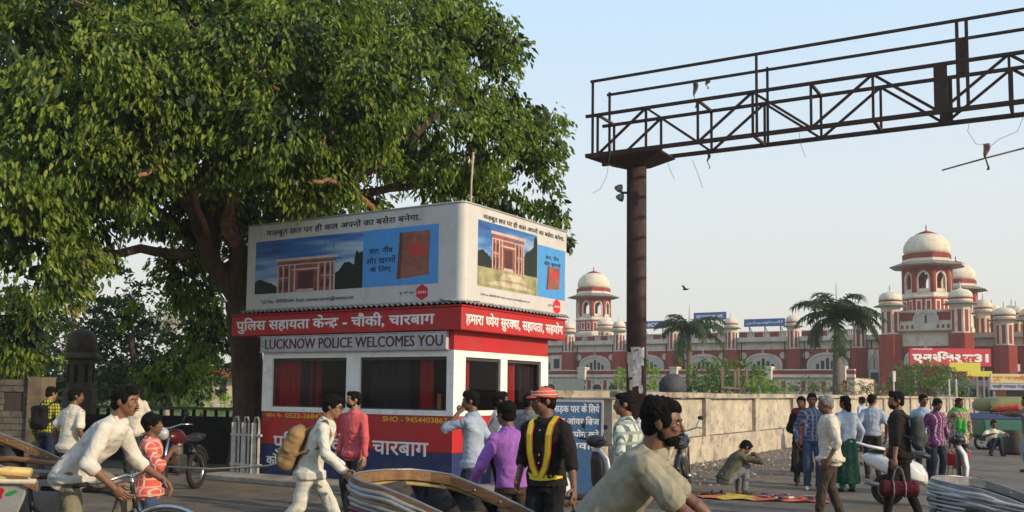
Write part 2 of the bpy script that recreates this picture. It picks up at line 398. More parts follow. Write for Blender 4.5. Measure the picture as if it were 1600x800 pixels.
# litter and rubble along the wall: uncountable
rb = MB()
for i in range(2600):
    t = random.uniform(-1.5, 5.5); off = abs(random.gauss(.1, 1.1)) + .05; s_ = random.uniform(.015, .06) * (1.5 if random.random() < .1 else 1)
    if off > 3: continue
    x, y, _ = wp(t, off); rb.m = random.choice((0, 0, 0, 0, 1, 1, 2))
    a = random.random() * 3; hgt = s_ * random.uniform(.4, .9); vs = []
    for k in range(5): q = a + 2 * PI * k / 5; vs.append((x + math.cos(q) * s_ * random.uniform(.6, 1.2), y + math.sin(q) * s_ * random.uniform(.6, 1.2), .0))
    rb.add(vs + [(x + s_ * .2, y, hgt)], [(k, (k + 1) % 5, 5) for k in range(5)])
tag(rb.build('rubble', [mat('rubble_earth', (.2, .16, .12), .95), mat('rubble_grey', (.24, .22, .19), .9), mat('litter_pale', (.42, .40, .37), .8)]), 'rubble and litter scattered along the foot of the wall', 'rubble', kind='stuff')
# ================================================================== boundary wall
wall = thing('boundary_wall', 'long weathered cream compound wall with recessed panels beside the road', 'wall')
wm = plaster('old_plaster', (.52, .46, .35), (.32, .29, .24), (.23, .18, .13))
wm2 = plaster('old_plaster_panel', (.58, .52, .40), (.38, .345, .285), (.27, .22, .16), 1.4)
wm3 = plaster('wall_cap', (.52, .45, .34), (.26, .23, .19), (.18, .14, .1))
ang = math.atan2(wdir.y, wdir.x)
def seg(mb, t0, t1, y0, y1, z0, z1):     # local x along wall, -y to road
    mb.bx(t0, t1, y0, y1, z0, z1)
wl = thing  # (readability)
wall.location = w0; wall.rotation_euler = (0, 0, ang)
panel = MB(); panel.bx(.2, PAN - .2, -.03, .1, .62, 1.5); panel_me = panel.mesh('panel', wm2)
plin = MB(); plin.bx(0, PAN - .01, -.13, .12, 0, .60); plin_me = plin.mesh('plinth', wm)
post = MB(); post.bx(-.19, .19, -.12, .12, .603, 1.52); post_me = post.mesh('pier', wm)
cap = MB(); cap.bx(-.02, PAN - .03, -.17, .16, 1.523, 1.64); cap_me = cap.mesh('coping', wm3)
for i in range(-2, 18):
    if i == -2: pass
    for nm, me in (('panel', panel_me), ('plinth', plin_me), ('pier', post_me), ('coping', cap_me)):
        o = link(nm, me, wall, (i * PAN, random.uniform(-.008, .008), random.uniform(-.012, .008) if nm == 'coping' else 0))
# ================================================================== police booth
YAW = .5629; KC = Vector((-.9117, 15.1736, 0))
red = plaster('red_paint', (.50, .014, .018), (.42, .02, .02), (.36, .045, .035), 1.3, .5, .08)
blue = plaster('navy_paint', (.012, .022, .11), (.02, .028, .10), (.05, .05, .075), 1.6, .55, .08)
white = plaster('white_frame_paint', (.86, .84, .80), (.80, .78, .73), (.72, .67, .60), 2, .55, .05)
letw = mat('letter_white', (.82, .80, .78), .5, var=.05, bump=0)
dark_in = mat('booth_interior', (.05, .045, .045), .8)
K = thing('police_booth', 'red and navy police help booth with white framed windows and sloped lettering bands', 'booth', KC, -YAW)
WX, DY = 4.2403, 2.9545
hb, hs, hf = .63, 1.2111, 2.2576
def px2x(px, y=0, z=1.6):               # local x on the front face for a photo column
    r = ray(px, 612); ax = Vector((math.cos(YAW), -math.sin(YAW))); 
    k = r.x / r.y                         # x = k*Y
    return (k * KC.y - KC.x) / (ax.x - k * ax.y)
def px2y(px, x=0):
    r = ray(px, 612); k = r.x / r.y; ay = Vector((math.sin(YAW), math.cos(YAW)))
    return (k * KC.y - KC.x) / (ay.x - k * ay.y)
b = MB(); b.bx(-WX, 0, 0, DY, hb, hs); lw = b.build('lower_wall', red, K, bevel=.012)
b = MB(); b.bx(-WX - .006, .006, -.006, DY + .006, 0, hb - .002); pl = b.build('plinth', blue, K, bevel=.012)
b = MB(); b.bx(-WX, 0, 0, DY, hf + .0, 2.57); b.build('upper_band', red, K)
b = MB(); b.bx(-WX + .1, -.1, .1, DY - .1, hs - .02, hs + .0); b.build('floor_panel', dark_in, K)
b = MB(); b.bx(-WX + .06, -.06, DY - .16, DY - .1, hs, hf); b.build('back_wall', dark_in, K)
b = MB(); b.bx(-WX + .02, -WX + .08, .1, DY - .1, hs, hf); b.build('side_wall', dark_in, K)
# window frames: front
fx = [px2x(p) for p in (425, 541, 562, 698)]
glass = bpy.data.materials.new('window_glass'); glass.use_nodes = True
gn = glass.node_tree; gb = gn.nodes['Principled BSDF']; gb.inputs['Base Color'].default_value = (.01, .01, .012, 1); gb.inputs['Roughness'].default_value = .04
gt = gn.nodes.new('ShaderNodeBsdfTransparent'); gt.inputs[0].default_value = (.92, .92, .92, 1); gm = gn.nodes.new('ShaderNodeMixShader'); gm.inputs[0].default_value = .18
gn.links.new(gt.outputs[0], gm.inputs[1]); gn.links.new(gb.outputs[0], gm.inputs[2]); gn.links.new(gm.outputs[0], gn.nodes['Material Output'].inputs[0])
zt, zb = hf - .10, hs + .085
def frame_front(xa, xb, y=-.012):
    b = MB(); b.bx(xa, xb, y, .07, zt, hf - .001); b.bx(xa, xb, y, .07, hs + .001, zb); return b
for (xa, xb, x0, x1) in ((-WX, (fx[1] + fx[2]) / 2, fx[0], fx[1]), ((fx[1] + fx[2]) / 2, 0, fx[2], fx[3])):
    b = MB(); b.bx(xa, xb, -.012, .07, zt, hf - .001); b.bx(xa, xb, -.012, .07, hs + .001, zb)
    b.bx(xa, x0, -.012, .07, zb, zt); b.bx(x1, xb - (.0 if xb < 0 else .0), -.012, .07, zb, zt)
    fr = b.build('window', white, K)
    p = MB(); p.bx(x0, x1, .03, .036, zb, zt); p.build('pane', glass, fr)
    p = MB(); p.bx(x0, x1, .026, .044, zt - .05, zt); p.bx(x0, x1, .026, .044, zb, zb + .02); p.bx(x0, x0 + .02, .026, .044, zb, zt); p.bx(x1 - .02, x1, .026, .044, zb, zt); p.build('sash', mat('dark_sash', (.06, .055, .05), .6), fr)
ry = [px2y(p) for p in (726, 781, 791.5, 844)]
for (ya, yb, y0, y1) in ((.071, (ry[1] + ry[2]) / 2, ry[0], ry[1]), ((ry[1] + ry[2]) / 2, DY, ry[2], ry[3])):
    b = MB(); b.bx(-.07, .012, ya, yb, zt + .0, hf - .001); b.bx(-.07, .012, ya, yb, hs + .001, zb)
    b.bx(-.07, .012, ya, y0, zb, zt); b.bx(-.07, .012, y1, yb, zb, zt)
    fr = b.build('window', white, K)
    p = MB(); p.bx(-.036, -.03, y0, y1, zb, zt); p.build('pane', glass, fr)
    p = MB(); p.bx(-.044, -.026, y0, y1, zt - .05, zt); p.bx(-.044, -.026, y0, y0 + .02, zb, zt); p.bx(-.044, -.026, y1 - .02, y1, zb, zt); p.build('sash', MATS['dark_sash'], fr)
b = MB(); b.bx(-.001, .012, -.012, .0705, hs + .001, hf - .001); b.build('corner_post', white, K)
# curtains
cur_m = mat('red_curtain', (.64, .026, .03), .8, var=.15, vs=14, bump=.1); cur_d = mat('dark_curtain', (.05, .03, .035), .8)
def curtain(x0, x1, y, m, face='front', amp=.035):
    b = MB(); n = 40; vs = []
    for i in range(n + 1):
        t = i / n; q = x0 + (x1 - x0) * t; d = y + amp * math.sin(t * (x1 - x0) * 46) + .012 * math.sin(t * 31)
        for z in (hs + .01, hf - .02): vs.append((q, d, z) if face == 'front' else (d, q, z))
    b.add(vs, [(2 * i, 2 * i + 2, 2 * i + 3, 2 * i + 1) for i in range(n)], True); return b.build('curtain', m, K)
curtain(-4.15, -3.40, .14, cur_m); curtain(-3.5, -3.0, .15, cur_d); curtain(-3.3, -2.95, .17, cur_m); curtain(-.78, -.5, .15, cur_m); curtain(-1.9, -1.0, .22, cur_d)
curtain(.15, .62, -.14, cur_m, 'right'); curtain(1.7, 2.1, -.16, cur_m, 'right'); curtain(2.2, 2.75, -.16, cur_d, 'right')
b = MB(); b.bx(-2.2, -1.2, 1.2, 1.8, hs, hs + .35); b.build('desk', mat('desk_wood', (.12, .07, .04), .6), K)
# welcome board
wx0, wx1 = px2x(409.5), px2x(700)
wb = MB(); wb.bx(wx0, wx1, -.075, -.002, hf + .02, 2.54); wbo = wb.build('welcome_board', mat('steel_grey_board', (.46, .46, .46), .45, var=.15, vs=3, bump=.05, dirt=.25), K, bevel=.006)
wf = MB(); wf.bx(wx0 - .02, wx1 + .02, -.082, -.002, hf + .003, hf + .02); wf.bx(wx0 - .02, wx1 + .02, -.082, -.002, 2.54, 2.556); wf.build('board_frame', mat('aluminium_edge', (.4, .4, .4), .4, .3), K)
text('LUCKNOW POLICE WELCOMES YOU', mat('letter_maroon', (.10, .018, .02), .6), wbo, wx0 + .12, wx1 - .06, hf + .065, 2.50, y=-.0755, bold=0, dbl=.035, thick=.006)
text(':', MATS['letter_maroon'], wbo, wx0 + .04, wx0 + .065, hf + .1, 2.46, y=-.0755, bold=.02, thick=.006)
# fascia box
F0, F1, FX, FY = 2.572, 2.935, .21, -.104
FXL, FYB = FX - 5.2007, FY + 3.3449
b = MB(); b.bx(FXL, FX, FY, FYB, F0, F1); fa = b.build('fascia', red, K, bevel=.01)
b = MB(); b.bx(FXL - .02, FX + .02, FY - .02, FYB + .02, F1 + .002, F1 + .03); b.build('fascia_lip', mat('red_lip', (.4, .01, .012), .5), K)
text('पुिलस सहायता केन|द~ - चौकी, चारबाग', letw, fa, FXL + .13, FX - .52, F0 + .035, F1 - .035, y=FY - .001, bold=.022)
text('हमारा ध|येय सुरक|षा, सहायता, सहयोग', letw, fa, FY + .12, FYB - .1, F0 + .04, F1 - .05, y=FX + .001, bold=.02, face='right')
text('फोन नं:- ', mat('letter_yellow', (.80, .48, .03), .6), lw, px2x(417), px2x(443), 1.11, 1.19, y=-.001, bold=.012)
text('0522-2684286', MATS['letter_yellow'], lw, px2x(447), px2x(517), 1.105, 1.19, y=-.001, bold=.015)
text('SHO - 9454403867', MATS['letter_yellow'], lw, px2x(599), px2x(700), 1.095, 1.185, y=-.001, bold=.015)
text('पुिलस िपकेट - चारबाग', letw, lw, px2x(430), px2x(671), .66 - .19, .66 + .21, y=-.0075, bold=.014, thick=.004)
text('कोतवाली नगर', letw, pl, px2x(420), px2x(505), .27, .47, y=-.0075, bold=.018)
text('सेवा', letw, lw, .95, 1.25, .68, .84, y=.001, bold=.02, face='right')
# roof and scalloped sheet edge
b = MB(); b.bx(-4.6, .1, .05, 3.1, F1 + .02, F1 + .06); b.build('roof_slab', mat('roof_grey', (.1, .1, .1), .9), K)
rf = MB(); n = 70
def corr(p0, p1, nrm, n):
    p0, p1, nrm = Vector(p0), Vector(p1), Vector(nrm); vs = []
    for i in range(n * 4 + 1):
        t = i / (n * 4); z = .022 * math.sin(t * n * 2 * PI); p = p0.lerp(p1, t)
        vs += [p + Vector((0, 0, z)), p - nrm * .5 + Vector((0, 0, z + .05)), p + Vector((0, 0, z - .012))]
    rf.add(vs, [(3 * i, 3 * i + 3, 3 * i + 4, 3 * i + 1) for i in range(n * 4)] + [(3 * i, 3 * i + 2, 3 * i + 5, 3 * i + 3) for i in range(n * 4)], True)
corr((-4.72, -.16, 3.005), (.26, -.16, 3.005), (0, -1, 0), 44); corr((.29, -.16, 3.005), (.29, 3.25, 3.005), (1, 0, 0), 30)
rf.build('roof_sheet', mat('zinc_sheet', (.30, .29, .27), .5, .4, var=.3, dirt=.6), K)
# ================================================================== hoarding on the booth roof
H = thing('advertising_hoarding', 'big box hoarding with house photo and red cement bag above the police booth', 'hoarding', KC, -YAW)
B0, B1, BX, BY = 3.0355, 4.5992, .228, -.093; BXL, BYB = BX - 4.8665, BY + 3.3168
flex = plaster('flex_white', (.58, .56, .53), (.55, .53, .50), (.52, .495, .46), .8, .45, .06)
r_ = .14; ring = [(BXL, BY), (BX - r_, BY)] + [(BX - r_ + r_ * math.sin(q), BY + r_ - r_ * math.cos(q)) for q in [PI / 2 * k / 6 for k in range(1, 6)]] + [(BX, BY + r_), (BX, BYB), (BXL, BYB)]
b = MB(); b.loft([[(x, y, B0) for x, y in ring], [(x, y, B1) for x, y in ring]], smooth=False); skin_ = b.build('flex_skin', flex, H)
for f in skin_.data.polygons: f.use_smooth = False
b = MB()
b.tube([(x, y, B1) for x, y in ring], .018, 6, closed=True); b.tube([(x, y, B0) for x, y in ring], .018, 6, closed=True); b.build('edge_tube', mat('hoarding_edge', (.45, .44, .42), .5, .3), H)
for x in (-4.4, -3.3, -2.2, -1.1, 0):
    for y in (.05, 1.6, 3.0): b = MB(); b.bx(x - .03, x + .03, y - .03, y + .03, 2.9, 3.05); b.build('support_leg', mat('rust_steel', (.09, .05, .035), .8, .2, var=.3), H)
skyprint = bpy.data.materials.new('print_sky'); skyprint.use_nodes = True
n = skyprint.node_tree.nodes; l = skyprint.node_tree.links; tc = n.new('ShaderNodeTexCoord'); mp = n.new('ShaderNodeMapping'); mp.inputs['Scale'].default_value = (1.2, 1.2, 3.6)
l.new(tc.outputs['Generated'], mp.inputs[0]); t = n.new('ShaderNodeTexNoise'); t.inputs['Scale'].default_value = 2.2; t.inputs['Detail'].default_value = 6; l.new(mp.outputs[0], t.inputs['Vector'])
sx = n.new('ShaderNodeSeparateXYZ'); l.new(tc.outputs['Generated'], sx.inputs[0]); ad = n.new('ShaderNodeMath'); ad.operation = 'ADD'
am = n.new('ShaderNodeMath'); am.operation = 'MULTIPLY_ADD'; l.new(sx.outputs['Z'], am.inputs[0]); am.inputs[1].default_value = -.62; am.inputs[2].default_value = .22
ay_ = n.new('ShaderNodeMath'); ay_.operation = 'MAXIMUM'; l.new(sx.outputs['X'], ay_.inputs[0]); l.new(sx.outputs['Y'], ay_.inputs[1])
ax_ = n.new('ShaderNodeMath'); ax_.operation = 'MULTIPLY_ADD'; l.new(ay_.outputs[0], ax_.inputs[0]); ax_.inputs[1].default_value = .62; l.new(am.outputs[0], ax_.inputs[2])
l.new(t.outputs[0], ad.inputs[0]); l.new(ax_.outputs[0], ad.inputs[1])
rp = n.new('ShaderNodeValToRGB'); l.new(ad.outputs[0], rp.inputs[0]); ce = rp.color_ramp.elements
ce[0].position = .3; ce[0].color = (.01, .045, .20, 1); ce[1].position = 1.0; ce[1].color = (.42, .55, .62, 1); q = ce.new(.62); q.color = (.04, .16, .42, 1)
l.new(rp.outputs[0], n['Principled BSDF'].inputs['Base Color']); n['Principled BSDF'].inputs['Roughness'].default_value = .4
pm = {k: mat('print_' + k, c, .45, var=v, vs=5, bump=0) for k, c, v in (('blue', (.07, .30, .66), .05), ('brick', (.27, .085, .06), .25), ('stone', (.55, .42, .36), .1), ('shadow', (.10, .03, .03), .2), ('tree', (.012, .02, .012), .4), ('bag', (.30, .10, .065), .25), ('bagedge', (.13, .045, .03), .2), ('logo', (.62, .02, .03), .05), ('ink', (.02, .02, .025), 0), ('lawn', (.35, .33, .16), .3), ('path', (.55, .45, .33), .3), ('white', (.75, .72, .7), .02))}
def ad_face(face, a0, a1, pl_, sgn):
    """one printed face; u = 0..1 left to right, v = 0..1 bottom to top; small constant offsets keep the layers apart"""
    L_ = a1 - a0; Hh = B1 - B0; lay = [0]
    def P(u, v, k): off = .002 + k * .0012; return (a0 + u * L_, pl_ - off, B0 + v * Hh) if face == 'front' else (pl_ + off, a0 + u * L_, B0 + v * Hh)
    def poly(name, pts, m, k, par):
        s = MB(); s.add([P(u, v, k) for u, v in pts], [tuple(range(len(pts)))]); return s.build(name, m, par)
    if face == 'front': A = dict(ph=(.045, .59, .185, .80), bl=(.59, .925, .185, .80), hd=(.10, .845, .835, .94), bag=(.745, .885, .25, .745), bt=(.605, .74), lg=(.83, .10), ft=(.08, .55, .06, .115))
    else: A = dict(ph=(.08, .64, .17, .84), bl=(.70, .985, .20, .66), hd=(.15, .97, .86, .94), bag=(.775, .92, .26, .54), bt=(.745, .93), lg=(.865, .085), ft=(.13, .6, .07, .1))
    if face == 'right': A.update(ph=(.105, .675, .17, .855), bl=(.68, .985, .17, .76))
    u0, u1, v0, v1 = A['ph']
    ph = poly('photo_panel', [(u0, v0), (u1, v0), (u1, v1), (u0, v1)], skyprint, 0, H)
    f = lambda u, v: (u0 + u * (u1 - u0), v0 + v * (v1 - v0))
    def R(m, x0, x1, y0, y1, k, x0t=None, x1t=None, y1r=None):
        s = MB(); pts = [f(x0, y0), f(x1, y0), f(x1 if x1t is None else x1t, y1 if y1r is None else y1r), f(x0 if x0t is None else x0t, y1)]
        s.add([P(u, v, k) for u, v in pts], [(0, 1, 2, 3)]); return s
    gnd = .30 if face == 'right' else 0
    if gnd:
        R(0, 0, 1, 0, .36, 1).build('printed_lawn', pm['lawn'], ph); s = R(0, .1, .95, .05, .12, 2, .3, .7); s.build('printed_path', pm['path'], ph)
        s = R(0, .35, .8, .16, .26, 2, .4, .7); s.build('printed_path', pm['path'], ph)
    for cx_, ww_, hh_ in ((.06, .14, .28), (.14, .1, .2), (.82, .16, .34), (.92, .2, .5), (.97, .06, .72)):
        pts = []
        for i in range(15): q = PI * i / 14; pts.append(f(min(1, max(0, cx_ + ww_ * math.cos(q) * random.uniform(.85, 1.1))), gnd + hh_ * math.sin(q) * random.uniform(.85, 1.05)))
        s = MB(); s.add([P(u, v, 1 + cx_ * .3) for u, v in pts], [tuple(range(len(pts)))]); s.build('printed_tree', pm['tree'], ph)
    bx0, bx1, by1, by2 = .22, .76, .62, .70
    hs_ = gnd; sc = 1 - gnd * .25
    R(0, bx0, bx1, hs_, hs_ + .60 * sc, 2, y1r=hs_ + .63 * sc).build('printed_building', pm['brick'], ph)
    s = MB()
    def st(x0, x1, y0, y1): s.add([P(*f(x, hs_ + y * sc), 3) for x, y in ((x0, y0), (x1, y0), (x1, y1), (x0, y1))], [(0, 1, 2, 3)])
    st(bx0 - .02, bx1 + .02, .585, .635); st(bx0, bx1, .50, .52); st(.36, .62, .40, .43)
    for x in (.22, .27, .33, .38, .60, .66, .71, .745): st(x, x + .014, 0, .5)
    st(bx0, .34, .26, .275); st(.64, bx1, .26, .275)
    s.build('printed_trim', pm['stone'], ph)
    s = MB(); st2 = [(.42, .56)]
    for x0, x1 in ((.42, .56),): s.add([P(*f(x, hs_ + y * sc), 3) for x, y in ((x0, 0), (x1, 0), (x1, .37), (x0, .37))], [(0, 1, 2, 3)])
    s.build('printed_doorway', pm['shadow'], ph)
    for wx_ in (.243, .295, .625, .68):
        for wy0, wy1 in ((.06, .2), (.31, .44)):
            s = MB(); s.add([P(*f(x, hs_ + y * sc), 4) for x, y in ((wx_ + .004, wy0), (wx_ + .03, wy0), (wx_ + .03, wy1), (wx_ + .004, wy1))], [(0, 1, 2, 3)]); s.build('printed_window', pm['shadow'], ph)
    s = MB(); s.add([P(*f(x, hs_ + y * sc), 4) for x, y in ((.40, 0), (.58, 0), (.56, .05), (.42, .05))], [(0, 1, 2, 3)]); s.build('printed_steps', pm['stone'], ph)
    s = MB()
    for x0, x1, y0, y1 in ((.4, .74, .90, .91), (.735, .745, .74, .91), (.36, .70, .80, .808), (.66, .667, .66, .88), (.58, .587, .70, .80), (.62, .627, .70, .80), (.58, .627, .70, .707)):
        s.add([P(*f(x, gnd * .4 + y * (1 - gnd * .4)), 3) for x, y in ((x0, y0), (x1, y0), (x1, y1), (x0, y1))], [(0, 1, 2, 3)])
    s.build('printed_outline', mat('print_line', (.10, .2, .38), .5, var=0, bump=0), ph)
    u0, u1, v0, v1 = A['bl']; bl = poly('blue_panel', [(u0, v0), (u1, v0), (u1, v1), (u0, v1)], pm['blue'], .5, H)
    g0, g1, h0, h1 = A['bag']
    poly('printed_bag', [(g0, h0), (g1, h0 + .03), (g1 + .004, h1 - .005), (g0 + .012, h1)], pm['bag'], 1, bl)
    poly('bag_side', [(g0, h0), (g0 + .018, h0 + .005), (g0 + .026, h1 - .01), (g0 + .012, h1)], pm['bagedge'], 2, bl)
    cx_, cz_ = (g0 + g1) / 2 + .02, (h0 + h1) / 2 + .03; ww_ = (g1 - g0) * .33; hh_ = (h1 - h0) * .2
    poly('bag_emblem', [(cx_ - ww_ * .8, cz_ - hh_ * .5), (cx_ + ww_ * .8, cz_ - hh_ * .5), (cx_ + ww_ * .8, cz_ + hh_ * .4), (cx_ + ww_ * 1.1, cz_ + hh_ * .4), (cx_, cz_ + hh_ * 1.2), (cx_ - ww_ * 1.1, cz_ + hh_ * .4), (cx_ - ww_ * .8, cz_ + hh_ * .4)], mat('print_emblem', (.5, .05, .04), .45, var=.1, bump=0), 2, bl)
    fx_ = lambda u: a0 + u * L_; fz = lambda v: B0 + v * Hh; yy = (pl_ - .006) if face == 'front' else (pl_ + .006)
    h = A['hd']; text('मज़बूत छत पर ही कल अपनों का बसेरा बनेगा.', pm['ink'], H, fx_(h[0]), fx_(h[1]), fz(h[2]), fz(h[3]), y=yy, bold=.012, thick=.001, face=face)
    t0, t1 = A['bt']; vt = v1 - (v1 - v0) * .30; dv = (v1 - v0) * .165
    if face == 'right': vt = v1 - .09; dv = .07
    for i, (tx, ww) in enumerate((('छत, नींव', .8), ('और खम|भों', 1), ('के िलए', .72))):
        if face == 'right' and i == 2: continue
        c_ = (t0 + t1) / 2; hw = (t1 - t0) / 2 * ww
        text(tx, pm['ink'], bl, fx_(c_ - hw), fx_(c_ + hw), fz(vt - i * dv - dv * .8), fz(vt - i * dv), y=yy, bold=.01, thick=.001, face=face)
    lu, lv = A['lg']; rr = .028 if face == 'front' else .045; asp = L_ / Hh
    lo = poly('round_logo', [(lu + .028 + rr * math.cos(q), lv + rr * asp * math.sin(q)) for q in [PI / 6 + PI / 3 * k for k in range(6)]], pm['logo'], 1, H)
    text('IIIII', pm['white'], lo, fx_(lu + .028 - rr * .6), fx_(lu + .028 + rr * .6), fz(lv - .012), fz(lv + .012), y=yy, bold=.01, thick=.001, face=face)
    text('यू पी का', pm['ink'], H, fx_(lu - .07), fx_(lu - .005), fz(lv - .015), fz(lv + .02), y=yy, bold=0, thick=.001, face=face)
    q = A['ft']; text('Toll Free: 18003001444 | Email: customer.service@cement.com', pm['ink'], H, fx_(q[0]), fx_(q[1]), fz(q[2]), fz(q[3]), y=yy, bold=0 if face == 'right' else .005, thick=.001, face=face)
ad_face('front', BXL, BX - r_, BY, -1); ad_face('right', BY + r_ * .3, BYB, BX, 1)
b = MB(); b.tube([(-.55, 1.2, 3.0), (-.55, 1.2, 5.2), (-.48, 1.15, 5.75)], .02, 6); tag(b.build('antenna_mast', mat('bamboo_pole', (.42, .36, .26), .7)), 'thin pale mast rising behind the hoarding', 'mast'); bpy.data.objects['antenna_mast'].location = KC; bpy.data.objects['antenna_mast'].rotation_euler = (0, 0, -YAW)
# pavement slab round the booth
b = MB(); b.bx(-5.0, .9, -.75, 4, .0, .10); ap = b.build('pavement', slab_m, bevel=.02); ap.location = KC; ap.rotation_euler = (0, 0, -YAW); tag(ap, 'low cement apron round the police booth', kind='structure')
# ================================================================== gantry
GD = Vector((.8645, -.5025, 0)); GN = Vector((.5025, .8645, 0)); k_ = .832
g0 = Vector((1.8046 * k_, 22 * k_, 0)); zT, zB, zC = 1.6 + 7.278 * k_, 1.6 + 5.52 * k_, 1.6 + 6.46 * k_; TW = .93 * k_
rust = mat('rusty_gantry', (.05, .026, .021), .75, .15, var=.3, vs=4, bump=.3, dirt=.4)
GA = thing('sign_gantry', 'rusty overhead lattice gantry with railing on a thick round post', 'gantry', g0, math.atan2(GD.y, GD.x))
def gs(px, far=0):                        # distance along the gantry for a photo column
    r = ray(px, 150); k = r.x / r.y; p = g0 + GN * far
    return (k * p.y - p.x) / (GD.x - k * GD.y)
Lg = 22.0
def memb(name, a, b_, w_=.06): s = MB(); s.bar(a, b_, w_); return s.build(name, rust, GA)
zc = lambda px: 900 + px / 2.2857
near = [gs(zc(p)) for p in (78, 250, 432, 627, 832, 1052, 1285, 1550)]
stp = (near[-1] - near[1]) / 6
nodes = near[:2] + [near[1] + stp * i for i in range(1, 18)]
nodes = [q for q in nodes if q < Lg]
for y, tag_ in ((0, 'near'), (TW, 'far')):
    memb('top_rail', (-.02, y, zT - (0 if y == 0 else .05)), (Lg, y, zT - (0 if y == 0 else .05)), .045)
    memb('top_chord', (-.12, y, zC), (Lg, y, zC), .055); memb('bottom_chord', (-.12, y, zB), (Lg, y, zB), .07)
    for i, q in enumerate(nodes):
        memb('upright', (q, y, zB), (q, y, zC), .04)
        if i + 1 < len(nodes):
            a, b_ = ((q, y, zB), (nodes[i + 1], y, zC)) if i % 2 == 0 else ((q, y, zC), (nodes[i + 1], y, zB))
            memb('diagonal', a, b_, .042)
    for q in ([gs(zc(60)), gs(zc(645))] if y == 0 else [gs(zc(120), TW), gs(zc(684), TW)]): memb('rail_post', (q, y, zB), (q, y, zT), .04)
for i, q in enumerate(nodes):
    if i % 2 == 0: memb('cross_tie', (q, 0, zC), (q, TW, zC), .045)
    else: memb('cross_tie', (q, 0, zB), (q, TW, zB), .045)
q = gs(1505); 
for d in (-.07, .07): memb('sign_hanger', (q + d, 0, zB), (q + d, 0, zT), .05)
s = MB(); s.bx(q - .06, q + .06, -.02, .02, zC - .2, zT - .3); s.build('hanger_plate', rust, GA)
q = gs(1470); 
for y_ in (0, TW): s = MB(); s.bx(q - .10, q + .10, y_ - .03, y_ + .03, zB + .02, zC - .02); s.build('gusset_plate', rust, GA)
for qp in (11, 15, 19): memb('rail_post', (qp, 0, zB), (qp, 0, zT), .05); memb('rail_post', (qp, TW, zB), (qp, TW, zT), .05)
qc = gs(994.5) + .12
pp = W(994.5, 500, 1); 
def pole(qx, name='post'):
    s = MB(); s.lathe([(.19, 0), (.19, zB - .2)], (qx, TW / 2, 0), 20); s.build(name, rust, GA)
    s = MB(); s.lathe([(.3, 0), (.3, .03)], (qx, TW / 2, 0), 20); s.build('base_plate', rust, GA)
    s = MB()
    s.loft([[(qx - .2, TW / 2 - .2, zB - .24), (qx + .2, TW / 2 - .2, zB - .24), (qx + .2, TW / 2 + .2, zB - .24), (qx - .2, TW / 2 + .2, zB - .24)],
            [(qx - .85, -.05, zB - .06), (qx + .62, -.05, zB - .06), (qx + .62, TW + .05, zB - .06), (qx - .7, TW + .05, zB - .06)],
            [(qx - .85, -.05, zB - .03), (qx + .62, -.05, zB - .03), (qx + .62, TW + .05, zB - .03), (qx - .7, TW + .05, zB - .03)]], smooth=False)
    s.build('cap_bracket', rust, GA)
# centre of the post: photo column 994.5 on the gantry's centre line
r = ray(994.5, 450); k = r.x / r.y; p_ = g0 + GN * (TW / 2); qc = (k * p_.y - p_.x) / (GD.x - k * GD.y)
pole(qc); pole(Lg - 1)
paper = mat('torn_paper', (.62, .60, .57), .9, var=.2, vs=8, bump=.3, dirt=.35)
random.seed(3)
for i in range(34):
    z0_ = random.choice((random.uniform(1.55, 2.05), random.uniform(2.05, 2.3), random.uniform(2.0, 2.25))) if i > 2 else (2.42, 1.75, 2.15)[i]
    hh = random.uniform(.06, .22) if i != 1 else .4; aw = random.uniform(.2, .6) if i > 2 else (1.0, .9, 1.1)[i]; a0 = random.uniform(-2.5, -1.2) - math.atan2(GD.y, GD.x) * 0 + .55
    s = MB(); vs = []; R_ = .192 + i * .0008
    if i == 0: hh = .06
    for j in range(7):
        q = a0 + aw * (j / 6 - .5); vs += [(qc + R_ * math.cos(q), TW / 2 + R_ * math.sin(q), z0_ + random.uniform(-.015, .015)), (qc + R_ * math.cos(q), TW / 2 + R_ * math.sin(q), z0_ + hh + random.uniform(-.015, .015))]
    s.add(vs, [(2 * j, 2 * j + 2, 2 * j + 3, 2 * j + 1) for j in range(6)], True); s.build('pasted_paper', paper, GA)
# floodlights on the post, rags, wires
gz = lambda px, py, y=0: ((lambda q: (q, y))(gs(px, y)))
fl = thing('floodlight_pair', 'small pair of floodlights clamped to the gantry post below its cap', 'floodlight', GA.location, GA.rotation_euler.z)
s = MB(); s.bar((qc - .18, TW / 2, zB - .72), (qc - .32, TW / 2, zB - .70), .04); s.build('bracket', rust, fl)
for d, z in ((-.36, -.62), (-.33, -.80)):
    s = MB(); s.lathe([(.03, -.07), (.075, .0), (.085, .06), (.07, .07)], (0, 0, 0), 12, 'x'); s.build('lamp_head', mat('grey_lamp', (.25, .26, .26), .5, .4), fl, (qc + d, TW / 2 - .05, zB + z), (0, .2, .5 + d))
def rag(loc, h, w_, name='rag', label='', m=None, lean=0):
    s = MB(); vs = []; n = 8
    for i in range(n + 1):
        t = i / n; ww = w_ * (.5 + .5 * math.sin(t * 5 + 1)); 
        for j in range(4): a = j / 3; vs.append((ww * (a - .5) + lean * t + .02 * math.sin(t * 9), .03 * math.sin(a * 6 + t * 5), -h * t))
    s.add(vs, [(4 * i + j, 4 * i + j + 1, 4 * i + j + 5, 4 * i + j + 4) for i in range(n) for j in range(3)], True)
    return tag(s.build(name, m or mat('rag_dark', (.10, .075, .07), .9), None, loc), label, 'rag')
rag(W(1086, 128, 17.9), .5, .1, label='ragged cloth strip hanging from the gantry middle rail')
rag(W(1105, 125, 17.7), .17, .1, label='small dark bundle hooked on the rail beside the cloth strip')
rag(W(1107, 240, 17.3), .28, .06, label='short rag hanging below the gantry lower chord')
